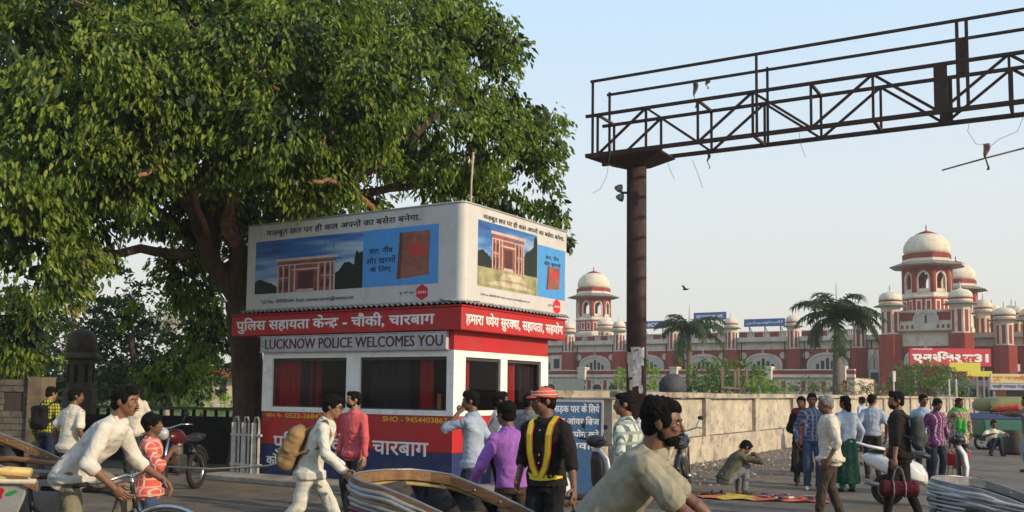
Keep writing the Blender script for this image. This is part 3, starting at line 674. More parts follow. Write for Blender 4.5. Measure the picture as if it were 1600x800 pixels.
wire_m = mat('thin_wire', (.12, .1, .1), .7)
def wire(pts, label, r=.004): s = MB(); s.tube([W(*p) for p in pts], r, 4); return tag(s.build('loose_wire', wire_m), label, 'wire', 'loose wires on the gantry')
wire([(958, 215, 18), (952, 250, 18), (948, 275, 18), (938, 295, 18), (926, 302, 18)], 'thin loose wire dangling at the left end of the gantry')
wire([(1042, 250, 17.8), (1048, 268, 17.8), (1054, 280, 17.8)], 'short loose wire just right of the gantry cap')
wire([(1082, 250, 17.6), (1090, 270, 17.6), (1098, 294, 17.6)], 'fine wire hanging under the gantry lower chord near the short rag')
wire([(1248, 205, 16.5), (1252, 228, 16.5), (1258, 245, 16.5)], 'fine wire trailing below the middle of the gantry')
wire([(1515, 190, 14.8), (1512, 205, 14.8), (1525, 225, 14.8), (1540, 226, 14.8)], 'wire holding the left end of the hanging bamboo')
wire([(1600, 180, 14.6), (1590, 205, 14.6), (1560, 218, 14.7), (1548, 228, 14.7)], 'wire looping down from the gantry to the hanging rag')
s = MB(); s.tube([W(1472, 266, 14.8), W(1540, 247, 14.7), W(1660, 216, 14.6)], [.012, .014, .016], 6); tag(s.build('bamboo_stick', mat('stick', (.16, .11, .08), .8)), 'bare stick hanging slanted in the air below the gantry', 'stick')
rag(W(1541, 224, 14.65), .42, .11, label='brown rag snagged on the slanted hanging stick', m=mat('rag_brown', (.17, .10, .085), .9))
# bird
s = MB(); s.ell((0, 0, 0), (.14, .05, .05)); s.add([(-.05, 0, 0), (.06, 0, 0), (.1, .32, .1), (-.02, .28, .1)], [(0, 1, 2, 3)]); s.add([(-.05, 0, 0), (.06, 0, 0), (.02, -.3, .13), (-.1, -.26, .12)], [(0, 1, 2, 3)]); s.add([(-.12, .03, 0), (-.24, .04, 0), (-.24, -.04, 0), (-.12, -.03, 0)], [(0, 1, 2, 3)])
tag(s.build('bird', mat('bird_dark', (.04, .035, .035), .8), None, W(1071, 452, 45), (.2, 0, 2.6)), 'dark bird in flight above the left palm', 'bird')
# ================================================================== the big tree
bark = mat('bark', (.11, .07, .05), .95, var=.35, vs=5, bump=1, bs=22, stretch=(1, 1, .35))
barkl = mat('bark_scar', (.25, .13, .075), .9, var=.3, vs=6, bump=.6)
leaf_m = leafmat('leaf_big_tree', (.045, .095, .014), (.12, .185, .022), (.27, .31, .045), .40)
T = thing('big_tree', 'huge spreading leafy tree behind the police booth', 'tree')
base = gx(393, 19.5)
BL = [ # px, py, depth, radius px (x,z)
 (20, 60, 15.5, 130), (150, 110, 15, 120), (60, 210, 15, 130), (20, 330, 15, 100), (60, 410, 15.5, 90), (-70, 300, 16, 140), (-60, 120, 17, 150),
 (190, 250, 15.5, 90), (250, 150, 15.5, 120), (110, -30, 17, 150), (300, -10, 17, 140), (360, 90, 16, 110), (430, 190, 16, 110),
 (330, 230, 16.5, 90), (470, 60, 16.5, 120), (560, 150, 16.5, 110), (480, 270, 17, 80), (600, 20, 18, 110), (640, 110, 17.5, 95), (550, 250, 17.5, 80),
 (680, 190, 18, 90), (700, 60, 19, 70), (765, 55, 19.5, 50), (790, 80, 20, 34), (745, 130, 19.5, 70), (800, 180, 19.5, 55), (760, 230, 18.5, 80), (845, 225, 19.5, 48),
 (830, 275, 19, 52), (700, 290, 19, 70), (790, 310, 19, 52), (620, 300, 19, 60), (860, 330, 20, 26), (560, 330, 20, 60), (470, 350, 20.5, 60), (875, 375, 20, 18),
 (250, 300, 19, 90), (130, 330, 20, 90), (340, 330, 20, 80), (420, 300, 21, 100), (300, 430, 21, 60), (225, 500, 22, 40), (330, 510, 22, 50), (390, 420, 19.8, 60), (270, 560, 23, 60),
 (200, 60, 20, 160), (380, 60, 21, 170), (560, 60, 22, 150), (100, 200, 21, 140), (280, 200, 22, 130), (480, 200, 22, 140), (640, 200, 22, 110), (30, 520, 19, 60), (60, 470, 18, 58), (10, 560, 20, 50), (100, 400, 18.5, 50), (745, 25, 20, 40), (860, 190, 20, 25), (690, 0, 20, 60),
]
blobs = []
for px, py, d, r in BL:
    c = W(px, py, d); R_ = r / FPX * d; blobs.append((c, (R_, R_ * 1.0, R_ * .92)))
def clear_booth(P): # nothing grows down into the booth
    q = np.sin(P[:, 0] * 3.1 + np.sin(P[:, 2] * 2.3)) * np.sin(P[:, 2] * 3.7 + P[:, 1] * 1.1) + .6 * np.sin(P[:, 1] * 2.9 + P[:, 0])
    q2 = np.sin(P[:, 0] * 1.7 + 1.3 * np.sin(P[:, 2] * 1.1)) * np.cos(P[:, 2] * 1.9 + P[:, 0] * .6) + .5 * np.sin(P[:, 1] * 1.6)
    return (q > -.5) & (q2 > -.62) & ~((P[:, 2] < 4.75) & (P[:, 0] > -5.2) & (P[:, 1] < 18.2))
fo, LP_, LD_ = foliage('crown', blobs, 20, 11, .122, .050, leaf_m, T, spread=.17, down=.95, inner=.5, keep=clear_booth)
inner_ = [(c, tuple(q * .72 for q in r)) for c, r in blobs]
foliage('inner_foliage', inner_, 8, 8, .2, .11, leafmat('leaf_inner_shade', (.016, .032, .008), (.024, .045, .01), (.04, .065, .016), .1), T, spread=.2, inner=.7, keep=clear_booth)  # darkened leaf colour stands in for the shade inside the crown
# the leaves that show largest: single leaf parts sharing one mesh
lm = MB(); lm.add([(0, 0, 0), (.32, .5, .16), (.72, .38, .03), (1, 0, -.25), (.72, -.38, .03), (.32, -.5, .16)], [(0, 1, 2, 3), (0, 3, 4, 5)]); leaf_me = lm.mesh('leaf', leaf_m, fix=False)
at = leaf_me.attributes.new('rnd', 'FLOAT', 'FACE'); at.data.foreach_set('value', [.85, .85])
idx = [i for i in range(len(LP_)) if LP_[i][1] < 15.2 and LP_[i][0] / LP_[i][1] > -.53 and LP_[i][2] < 8.1]
idx = sorted(idx, key=lambda i: LP_[i][1])[:1800]; random.shuffle(idx)
for i in idx[:300]:
    p = Vector(LP_[i]) + Vector((random.uniform(-.1, .1), -.05, random.uniform(-.1, .1))); d = Vector(LD_[i]).normalized()
    o = link('leaf', leaf_me, T, p); o.rotation_euler = d.to_track_quat('X', 'Z').to_euler(); o.scale = (.15, .062, .062)
def limb(name, pts, r, m=bark, par=T, n=9, wob=.05):
    P_ = [Vector(p) for p in pts]; out = []
    for i in range(len(P_) - 1):
        for j in range(4):
            t = j / 4; a, b_ = P_[i], P_[i + 1]; q = a.lerp(b_, t) + Vector((random.uniform(-wob, wob), random.uniform(-wob, wob), random.uniform(-wob, wob) * .5)) * (0 if i == j == 0 else 1); out.append(q)
    out.append(P_[-1]); N_ = len(out); rs = [r[0] + (r[1] - r[0]) * (i / (N_ - 1)) for i in range(N_)]
    s = MB(); s.tube(out, rs, n); return s.build(name, m, par)
fork = W(378, 470, 19.3)
tr = MB(); pts = [base + Vector((0, 0, -.1)), base + Vector((0, 0, .35)), W(390, 640, 19.5), W(386, 560, 19.4), fork]
tr.tube(pts, [.5, .4, .33, .31, .33], 16); tr.build('trunk', bark, T)
limb('limb', [fork, W(335, 410, 19), W(300, 330, 18.5), W(250, 250, 17)], (.24, .08))
limb('limb', [fork, W(372, 390, 19), W(350, 320, 18.8), W(390, 200, 18), W(420, 80, 18)], (.22, .06))
limb('limb', [fork, W(350, 430, 19.8), W(300, 370, 19.8), W(200, 300, 19), W(100, 220, 18)], (.2, .05))
limb('limb', [W(300, 400, 19), W(220, 390, 18.5), W(120, 410, 17.5), W(50, 420, 16.5)], (.11, .05))
limb('limb', [fork, W(430, 380, 19.5), W(520, 310, 19.5), W(620, 230, 19.5), W(720, 150, 19.6)], (.22, .05))
limb('limb', [W(520, 310, 19.5), W(640, 290, 19.4), W(760, 280, 19.2), W(840, 250, 19.4)], (.1, .03))
limb('limb', [W(430, 380, 19.5), W(480, 260, 19), W(560, 130, 18.5), W(600, 30, 18.5)], (.16, .04))
limb('limb', [W(335, 410, 19), W(330, 250, 19), W(300, 100, 18.5), W(250, 0, 18)], (.14, .04))
limb('limb', [W(365, 385, 18.8), W(352, 350, 18.5), W(362, 325, 18.3), W(368, 300, 18.2)], (.12, .07), barkl)
limb('limb', [W(488, 284, 16.0), W(515, 283, 16.3), W(555, 296, 17.5), W(585, 330, 18.5), W(540, 420, 19.5)], (.03, .07), barkl)
limb('limb', [W(216, 276, 14.9), W(236, 267, 15.0), W(256, 252, 15.6), W(300, 280, 17), W(325, 370, 18.5)], (.032, .06), barkl)
for k in range(46):
    c, r = random.choice(blobs[:45]); a = Vector(c) + Vector((random.uniform(-.5, .5) * r[0], random.uniform(-.5, .5) * r[0], random.uniform(-.6, .6) * r[0])); 
    d = Vector((random.uniform(-1, 1), random.uniform(-1, .3), random.uniform(-.4, .8))).normalized() * r[0] * .9
    limb('branch', [a, a + d * .5 + Vector((0, 0, .1)), a + d], (.035, .012), n=5)
# ================================================================== park behind the fence, left
def bush(name, label, blobs_, L, wd, m, dens=30, per=6, down=.1, cat='shrub', trunk=None, spread=.08, group=None):
    t = thing(name, label, cat, group=group)
    foliage('crown' if trunk else 'leaves', [(W(px, py, d), (r / FPX * d, r / FPX * d, rz / FPX * d)) for px, py, d, r, rz in blobs_], dens, per, L, wd, m, t, spread=spread, down=down)
    for q in (trunk or []): limb('trunk', [W(*p) if len(p) == 3 else p for p in q[0]], q[1], par=t, n=7, wob=.03)
    return t
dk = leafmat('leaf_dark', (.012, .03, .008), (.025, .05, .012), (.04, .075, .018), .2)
sil = leafmat('leaf_silver', (.10, .13, .09), (.16, .19, .14), (.26, .29, .23), .2)
lime = leafmat('leaf_lime', (.10, .19, .02), (.17, .28, .03), (.26, .36, .05), .35)
mid = leafmat('leaf_mid', (.05, .11, .02), (.09, .17, .03), (.15, .23, .05), .3)
oran = leafmat('leaf_orange', (.28, .16, .05), (.38, .22, .08), (.30, .25, .08), .3)
bush('silver_shrub', 'silvery grey leaved shrub above the stone gate pier on the left', [(35, 540, 22, 60, 45), (85, 540, 23, 40, 45), (10, 590, 22, 50, 30)], .13, .04, sil, 16, 6)
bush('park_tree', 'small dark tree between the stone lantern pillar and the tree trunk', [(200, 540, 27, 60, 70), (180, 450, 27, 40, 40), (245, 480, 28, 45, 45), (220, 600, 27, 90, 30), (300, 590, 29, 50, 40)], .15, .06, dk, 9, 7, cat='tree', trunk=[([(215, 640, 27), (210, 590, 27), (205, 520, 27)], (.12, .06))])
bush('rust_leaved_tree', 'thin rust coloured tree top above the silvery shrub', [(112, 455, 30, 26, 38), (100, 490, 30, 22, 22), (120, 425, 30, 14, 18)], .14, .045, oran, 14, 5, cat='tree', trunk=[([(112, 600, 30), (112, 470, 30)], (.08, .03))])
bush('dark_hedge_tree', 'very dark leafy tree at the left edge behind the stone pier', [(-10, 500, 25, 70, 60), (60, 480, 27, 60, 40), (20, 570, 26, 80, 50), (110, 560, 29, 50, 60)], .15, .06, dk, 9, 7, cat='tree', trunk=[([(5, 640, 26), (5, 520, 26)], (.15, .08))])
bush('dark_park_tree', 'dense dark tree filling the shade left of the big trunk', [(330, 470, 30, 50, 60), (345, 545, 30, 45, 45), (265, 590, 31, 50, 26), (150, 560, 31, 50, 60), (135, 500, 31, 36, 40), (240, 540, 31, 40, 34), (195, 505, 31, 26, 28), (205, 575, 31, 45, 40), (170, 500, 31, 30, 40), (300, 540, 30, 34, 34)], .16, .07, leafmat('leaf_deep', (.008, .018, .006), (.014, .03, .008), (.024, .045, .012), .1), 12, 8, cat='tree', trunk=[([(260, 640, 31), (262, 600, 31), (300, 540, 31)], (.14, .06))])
bush('sunlit_hedge', 'bright green sunlit hedge seen under the tree beside its trunk', [(335, 632, 33, 34, 14), (300, 625, 36, 30, 16), (360, 630, 34, 14, 14)], .08, .03, lime, 26, 6, cat='hedge')
bush('lantern_hedge', 'green hedge patch just right of the stone lantern pillar', [(145, 618, 30, 20, 20), (170, 628, 30, 24, 14), (260, 622, 32, 50, 16)], .08, .03, mid, 26, 6, cat='hedge')
bush('thin_park_tree', 'slim tree with loose yellow green leaves left of the big trunk', [(300, 600, 34, 26, 44), (280, 570, 34, 20, 30), (340, 560, 35, 30, 30)], .12, .04, mid, 9, 5, cat='tree', trunk=[([(292, 650, 34), (290, 590, 34), (285, 550, 34)], (.08, .03)), ([(315, 650, 34), (312, 540, 34)], (.07, .03))])
bush('distant_treeline', 'grey green line of trees far beyond the park', [(x, 600 + random.uniform(-6, 6), 70, 55, 26) for x in range(-60, 420, 50)], .5, .22, dk, 1.1, 8, cat='treeline', spread=.3)
# bare pale tree
bt = thing('bare_tree', 'leafless pale tree with fine twigs in the gap under the crown', 'tree')
pb = mat('pale_bark', (.42, .36, .30), .9)
def twigs(p, d, L_, r, lev):
    e_ = p + d * L_; s_.tube([p, p.lerp(e_, .5) + Vector((random.uniform(-.04, .04),) * 3) * L_, e_], [r, r * .8, r * .6], 5)
    if lev:
        for _ in range(3): twigs(e_, (d + Vector((random.uniform(-.7, .7), random.uniform(-.7, .7), random.uniform(-.1, .5)))).normalized(), L_ * .72, r * .6, lev - 1)
s_ = MB(); p0 = W(262, 600, 45); s_.tube([Vector((p0.x, p0.y, 0)), p0], [.14, .1], 7); s_.build('trunk', pb, bt)
s_ = MB()
for dx in (-.5, 0, .4, .2): twigs(p0, Vector((dx, 0, 1)).normalized(), 1.3, .07, 4)
s_.build('twigs', pb, bt)
# red roofed house glimpsed left of the trunk
hh = thing('red_roofed_house', 'cream garden house with a red roof glimpsed left of the big trunk', 'house')
def wbox(mb, pxa, pxb, pya, pyb, d, th):
    a = W(pxa, pyb, d); b_ = W(pxb, pya, d); mb.bx(min(a.x, b_.x), max(a.x, b_.x), d, d + th, max(0, min(a.z, b_.z)), b_.z)
crm = mat('cream_plaster', (.55, .50, .38), .8)
s = MB(); wbox(s, 310, 385, 588, 640, 48, 5); s.build('wall', crm, hh)
s = MB(); wbox(s, 300, 392, 577, 588, 47.4, 6); s.build('roof', mat('red_roof', (.35, .06, .04), .7), hh)
for p in (322, 344, 366):
    s = MB(); wbox(s, p, p + 10, 592, 625, 47.96, .2); s.build('window', mat('dark_opening', (.03, .03, .035), .5), hh)
# stone pier / niche wall at left edge
sp = thing('stone_gate_pier', 'grey stone block wall with a square dark niche at the left edge', 'wall')
stn = mat('grey_stone', (.135, .12, .10), .9, var=.25, vs=4, bump=.5, bs=20, dirt=.3)
stn2 = mat('dark_mortar', (.05, .045, .04), .95)
D0 = 19.0
def X(px): return ray(px, 612).x / ray(px, 612).y * D0
def Z(px, py): return W(px, py, D0).z
s = MB(); s.bx(X(-120), X(67), D0 + .03, D0 + .5, 0, Z(30, 594)); s.build('core', stn2, sp)
bw, bh = .34, .125; zz = .0; row = 0
ztop = Z(30, 592)
nx0, nx1, nz0, nz1 = X(8), X(38), Z(20, 646), Z(20, 612)
while zz < ztop - .02:
    xx = X(-60) - (row % 2) * bw / 2
    while xx < X(47):
        x0_, x1_ = max(xx, X(-60)), min(xx + bw - .012, X(47) - .003)
        cxm = (x0_ + x1_) / 2; czm = zz + bh / 2
        z1_ = min(zz + bh - .012, ztop)
        segs = [(x0_, x1_)]
        if nz0 < czm < nz1: segs = [(a, b_) for a, b_ in ((x0_, min(x1_, nx0)), (max(x0_, nx1), x1_)) if b_ - a > .03]
        for a, b_ in segs:
            if b_ - a > .03: s = MB(); s.bx(a, b_, D0 - .02 - random.uniform(0, .012), D0 + .05, zz, z1_); s.build('stone', stn, sp)
        xx += bw
    zz += bh; row += 1
s = MB(); s.bx(X(47), X(68), D0 - .1, D0 + .5, 0, ztop + .04); s.build('pier', mat('pier_stone', (.16, .13, .09), .9, var=.3, vs=3, dirt=.5), sp)
s = MB(); s.bx(nx0, nx1, D0 + .0, D0 + .029, nz0, nz1); s.build('niche', stn2, sp)
# stone lantern pillar (domed)
lp = thing('stone_lantern_pillar', 'grey domed stone pillar with slit openings like a small watchtower', 'pillar')
lp.location = gx(125, 22); 
zl = lambda py: W(125, py, 22).z
def part(par, name, prof, m, n=8, rot=PI / 8, smooth=False, c=(0, 0, 0)): s = MB(); s.lathe(prof, c, n, rot=rot, smooth=smooth); return s.build(name, m, par)
pst = mat('pillar_stone', (.12, .095, .07), .9, var=.3, vs=3, bump=.4, dirt=.5)
part(lp, 'base', [(.36, 0), (.36, zl(610)), (.30, zl(608))], pst)
part(lp, 'shaft', [(.30, zl(609)), (.29, zl(563))], pst)
for k in range(8):
    q = PI / 4 * k + .05; s = MB(); s.box((0, 0, 0), (.02, .07, .42)); s.build('slit', mat('slit_dark', (.015, .013, .012), .9), lp, (math.cos(q) * .285, math.sin(q) * .285, (zl(600) + zl(568)) / 2), (0, 0, q))
part(lp, 'eave', [(.30, zl(563)), (.47, zl(560)), (.44, zl(556)), (.33, zl(550))], pst)
part(lp, 'dome', [(.33, zl(550)), (.31, zl(541)), (.33, zl(538)), (.31, zl(527)), (.22, zl(518)), (.05, zl(514)), (.02, zl(508))], pst, 16, 0, True)
# low wall and rails of the park
fe = thing('park_fence', 'dark low park wall with a rail running behind the parked motorcycle', 'fence')
dfm = mat('dark_fence', (.018, .015, .013), .9, var=.4, vs=3, bump=.6)
a = gx(60, 22.3); b_ = gx(410, 20.6)
s = MB(); s.bar(Vector((a.x, a.y, .5)), Vector((b_.x, b_.y, .5)), .25, 1.0); s.build('low_wall', dfm, fe)
s = MB(); s.bar(Vector((a.x, a.y, 1.17)), Vector((b_.x, b_.y, 1.17)), .06, .06); s.build('rail', mat('fence_rail', (.14, .12, .08), .8), fe)
for k in range(22):
    p = a.lerp(b_, k / 21); s = MB(); s.bx(-.03, .03, -.03, .03, .99, 1.14); s.build('baluster', dfm, fe, (p.x, p.y, 0))
pr = mat('pale_rail_paint', (.50, .47, .42), .6, var=.2, vs=8, bump=.2, dirt=.4)
pf = thing('white_picket_rail', 'short pale metal crowd barrier with arched pickets beside the booth', 'barrier')
a = gx(364, 17.6); b_ = gx(411, 17.2); dr = (b_ - a).normalized(); Lf = (b_ - a).length
for z in (.25, .78):
    s = MB(); s.bar(a + Vector((0, 0, z)), b_ + Vector((0, 0, z)), .05, .04); s.build('rail', pr, pf)
npk = 6
for k in range(npk):
    p = a + dr * (Lf * (k + .5) / npk); s = MB(); s.bar(p + Vector((0, 0, .08)), p + Vector((0, 0, 1.0)), .035 if k % 2 else .08, .035); s.build('picket', pr, pf)
    if k % 2 == 0 and k < npk - 1:
        p2 = a + dr * (Lf * (k + 1.5) / npk); s = MB(); s.tube([p + Vector((0, 0, 1.0)), p.lerp(p2, .25) + Vector((0, 0, 1.1)), p.lerp(p2, .75) + Vector((0, 0, 1.1)), p2 + Vector((0, 0, 1.0))], .02, 6); s.build('arch', pr, pf)
s = MB(); s.tube([W(262, 729, 14), W(330, 733, 13.6), W(418, 728, 13.2), W(470, 715, 13.0), W(474, 711, 12.8)], .014, 6); tag(s.build('rope', mat('rope', (.34, .30, .22), .9)), 'slack rope strung at knee height beside the booth', 'rope')
bo = thing('striped_bollard_post', 'red and white banded post holding the rope before the booth', 'post', gx(473, 12.8))
s = MB(); s.lathe([(.045, 0), (.045, .55)], n=12); s.build('shaft', mat('grey_post', (.35, .34, .33), .6), bo)
for z0_, z1_, m_ in ((.55, .66, red), (.66, .72, white), (.72, .88, red)): s = MB(); s.lathe([(.06, z0_ + .002), (.06, z1_)], n=12); s.build('band', m_, bo)
# ================================================================== railway station
sdir = Vector((.842, -.54, 0)).normalized(); sO = Vector((7.9, 130, 0))
ST = thing('railway_station', 'long red and white palace style station with domed pillars behind the wall', 'station', sO, math.atan2(sdir.y, sdir.x))
snr = Vector((.54, .842, 0)).normalized()
def sxx(px, yo=0):
    r = ray(px, 560); k = r.x / r.y; p = sO + snr * yo; return (k * p.y - p.x) / (sdir.x - k * sdir.y)
def szz(px, py, yo=0):
    x = sxx(px, yo); p = sO + snr * yo + sdir * x; return W(px, py, p.y).z
sred = plaster('station_red', (.31, .042, .030), (.25, .045, .034), (.22, .07, .05), .35)
swh = plaster('station_white', (.68, .62, .50), (.56, .50, .40), (.46, .39, .30), .35)
sdk = mat('station_dark', (.02, .018, .018), .6)
scr = plaster('station_dome', (.72, .65, .50), (.62, .55, .42), (.54, .46, .34), .4)
seav = mat('station_eave', (.24, .20, .16), .9, var=.2)
def P_(par, name, m, fn): s = MB(); fn(s); return s.build(name, m, par)
def minaret(par, x, y, k=1., w_=1., base=True, n=8):
    """domed pillar; k scales the heights above the wall band, w_ its width"""
    z = lambda v: v * k
    t = P_(par, 'domed_pillar', swh, lambda s: s.lathe([(.70 * w_, z(7.08)), (.70 * w_, z(9.45)), (.78 * w_, z(9.6)), (.9 * w_, z(9.66))], (x, y, 0), n, rot=PI / 8, smooth=False))
    if base: P_(t, 'red_base', sred, lambda s: s.lathe([(.9 * w_, 0), (.9 * w_, z(7.08) - .02)], (x, y, 0), n, rot=PI / 8, smooth=False))
    P_(t, 'eave', seav, lambda s: s.lathe([(.8 * w_, z(9.66) + .01), (1.25 * w_, z(9.66) + .03), (1.22 * w_, z(9.72)), (.84 * w_, z(9.86))], (x, y, 0), 16))
    P_(t, 'drum', swh, lambda s: s.lathe([(.84 * w_, z(9.86)), (.84 * w_, z(10.12))], (x, y, 0), 16))
    P_(t, 'ring', sred, lambda s: s.lathe([(.87 * w_, z(10.13)), (.87 * w_, z(10.24))], (x, y, 0), 16))
    P_(t, 'dome', scr, lambda s: s.lathe([(.84 * w_, z(10.25)), (.86 * w_, z(10.4)), (.8 * w_, z(10.7)), (.55 * w_, z(10.96)), (.16 * w_, z(11.08)), (.05 * w_, z(11.2)), (.09 * w_, z(11.35)), (.02, z(11.75))], (x, y, 0), 16))
    for q in range(8):
        a = PI / 4 * q; R_ = .70 * w_ * math.cos(PI / 8) + .005
        P_(t, 'slot', sred, lambda s: s.box((x + math.cos(a) * R_, y + math.sin(a) * R_, z(8.2)), (.03, .26 * w_, z(1.95)), (0, 0, a)))
    return t
hR, hW, hC, hPt, hB = 7.08, 7.94, 8.02, 8.57, 9.27
xs = [sxx(891) + (sxx(1242) - sxx(891)) / 4 * i for i in range(-3, 6)]
bay = xs[1] - xs[0]
# body
x0, x1 = xs[0] - 20, xs[-1]
P_(ST, 'main_wall', sred, lambda s: s.bx(x0, x1 + 30, 0, 14, 0, hR))
P_(ST, 'frieze', swh, lambda s: s.bx(x0, x1 + 30, -.12, 14, hR + .003, hW))
P_(ST, 'cornice', seav, lambda s: s.bx(x0, x1 + 30, -.75, 14, hW + .003, hC))
P_(ST, 'parapet', swh, lambda s: s.bx(x0, x1 + 30, -.4, 14, hC + .003, hPt))
for i in range(len(xs) - 1):
    a, b_ = xs[i] + .9, xs[i + 1] - .9; L_ = b_ - a
    for j in range(6):
        u = a + L_ * j / 6
        if j % 2 == 0: P_(ST, 'parapet_block', sred, lambda s: s.bx(u, u + L_ / 6, -.3, .1, hPt + .003, hB - .12))
        else:
            P_(ST, 'balustrade', swh, lambda s: [s.bx(u + L_ / 6 * (q + .2) / 4, u + L_ / 6 * (q + .75) / 4, -.28, .0, hPt + .003, hB - .12) for q in range(4)])
    P_(ST, 'coping', swh, lambda s: s.bx(a, b_, -.36, .14, hB - .117, hB))
# arches
def arch_poly(w_, h, n=7, z0=0):
    L_ = []; 
    for i in range(n + 1):
        t = i / n; x = -w_ * (1 - t ** 1.7); z = z0 + h * (.38 + .62 * (1 - (1 - t) ** 1.9)); L_.append((x, z))
    return [(-w_, z0)] + L_ + [(-x, z) for x, z in L_[-2::-1]] + [(w_, z0)]
def arch(par, x, y, w_, h, z0, band=.2, slots=3, fill=True, mt=None):
    o, i_ = arch_poly(w_, h, z0=z0), arch_poly(w_ - band, h - band * 1.2, z0=z0)
    s = MB(); n = len(o); vs = [(x + a, y - .16, b_) for a, b_ in o] + [(x + a, y - .16, b_) for a, b_ in i_] + [(x + a, y, b_) for a, b_ in o] + [(x + a, y, b_) for a, b_ in i_]
    fs = []
    for k in range(n - 1): fs += [(k, k + 1, n + k + 1, n + k), (2 * n + k, k + 0, k + 1, 2 * n + k + 1)[::-1], (n + k, n + k + 1, 3 * n + k + 1, 3 * n + k)]
    s.add(vs, fs, False); A = s.build('arch', mt or swh, par)
    if fill:
        s = MB(); s.prism([(x + a, b_) for a, b_ in i_][::-1], y - .05, y - .02); s.build('tympanum', mat('arch_cream', (.50, .47, .40), .85, var=.1), A)
        for k in range(slots * 2 - 1):
            u = (k - (slots - 1)) / slots; ht = (h - band) * (.78 - abs(u) * .5)
            ww = w_ * (.085 if k % 2 else .075)
            P_(A, 'window', sdk, lambda s: s.bx(x + u * w_ * .72 - ww, x + u * w_ * .72 + ww, y - .058, y - .051, z0, z0 + ht))
    P_(A, 'finial', swh, lambda s: s.lathe([(.10, z0 + h - .05), (.16, z0 + h + .15), (.04, z0 + h + .3), (.12, z0 + h + .42), (.02, z0 + h + .6)], (x, y - .1, 0), 8))
    return A
for i in range(len(xs) - 1):
    c_ = (xs[i] + xs[i + 1]) / 2
    arch(ST, c_, -.003, 2.35, 2.2, 4.45)
    for d in (-2.45, 2.45):
        s = MB(); s.lathe([(.42, 0), (.42, .08), (.30, .12), (.30, .09), (.12, .09), (.1, .14)], (0, 0, 0), 14, 'y'); s.build('medallion', swh, ST, (c_ + d, -.01, 6.35), (0, 0, PI))
for x in xs: minaret(ST, x, -.55)
for x in xs: P_(ST, 'downpipe', sdk, lambda s: [s.bx(x + d - .06, x + d + .06, -.16, -.04, 4, hW - .02) for d in (-1.15, 1.15)])
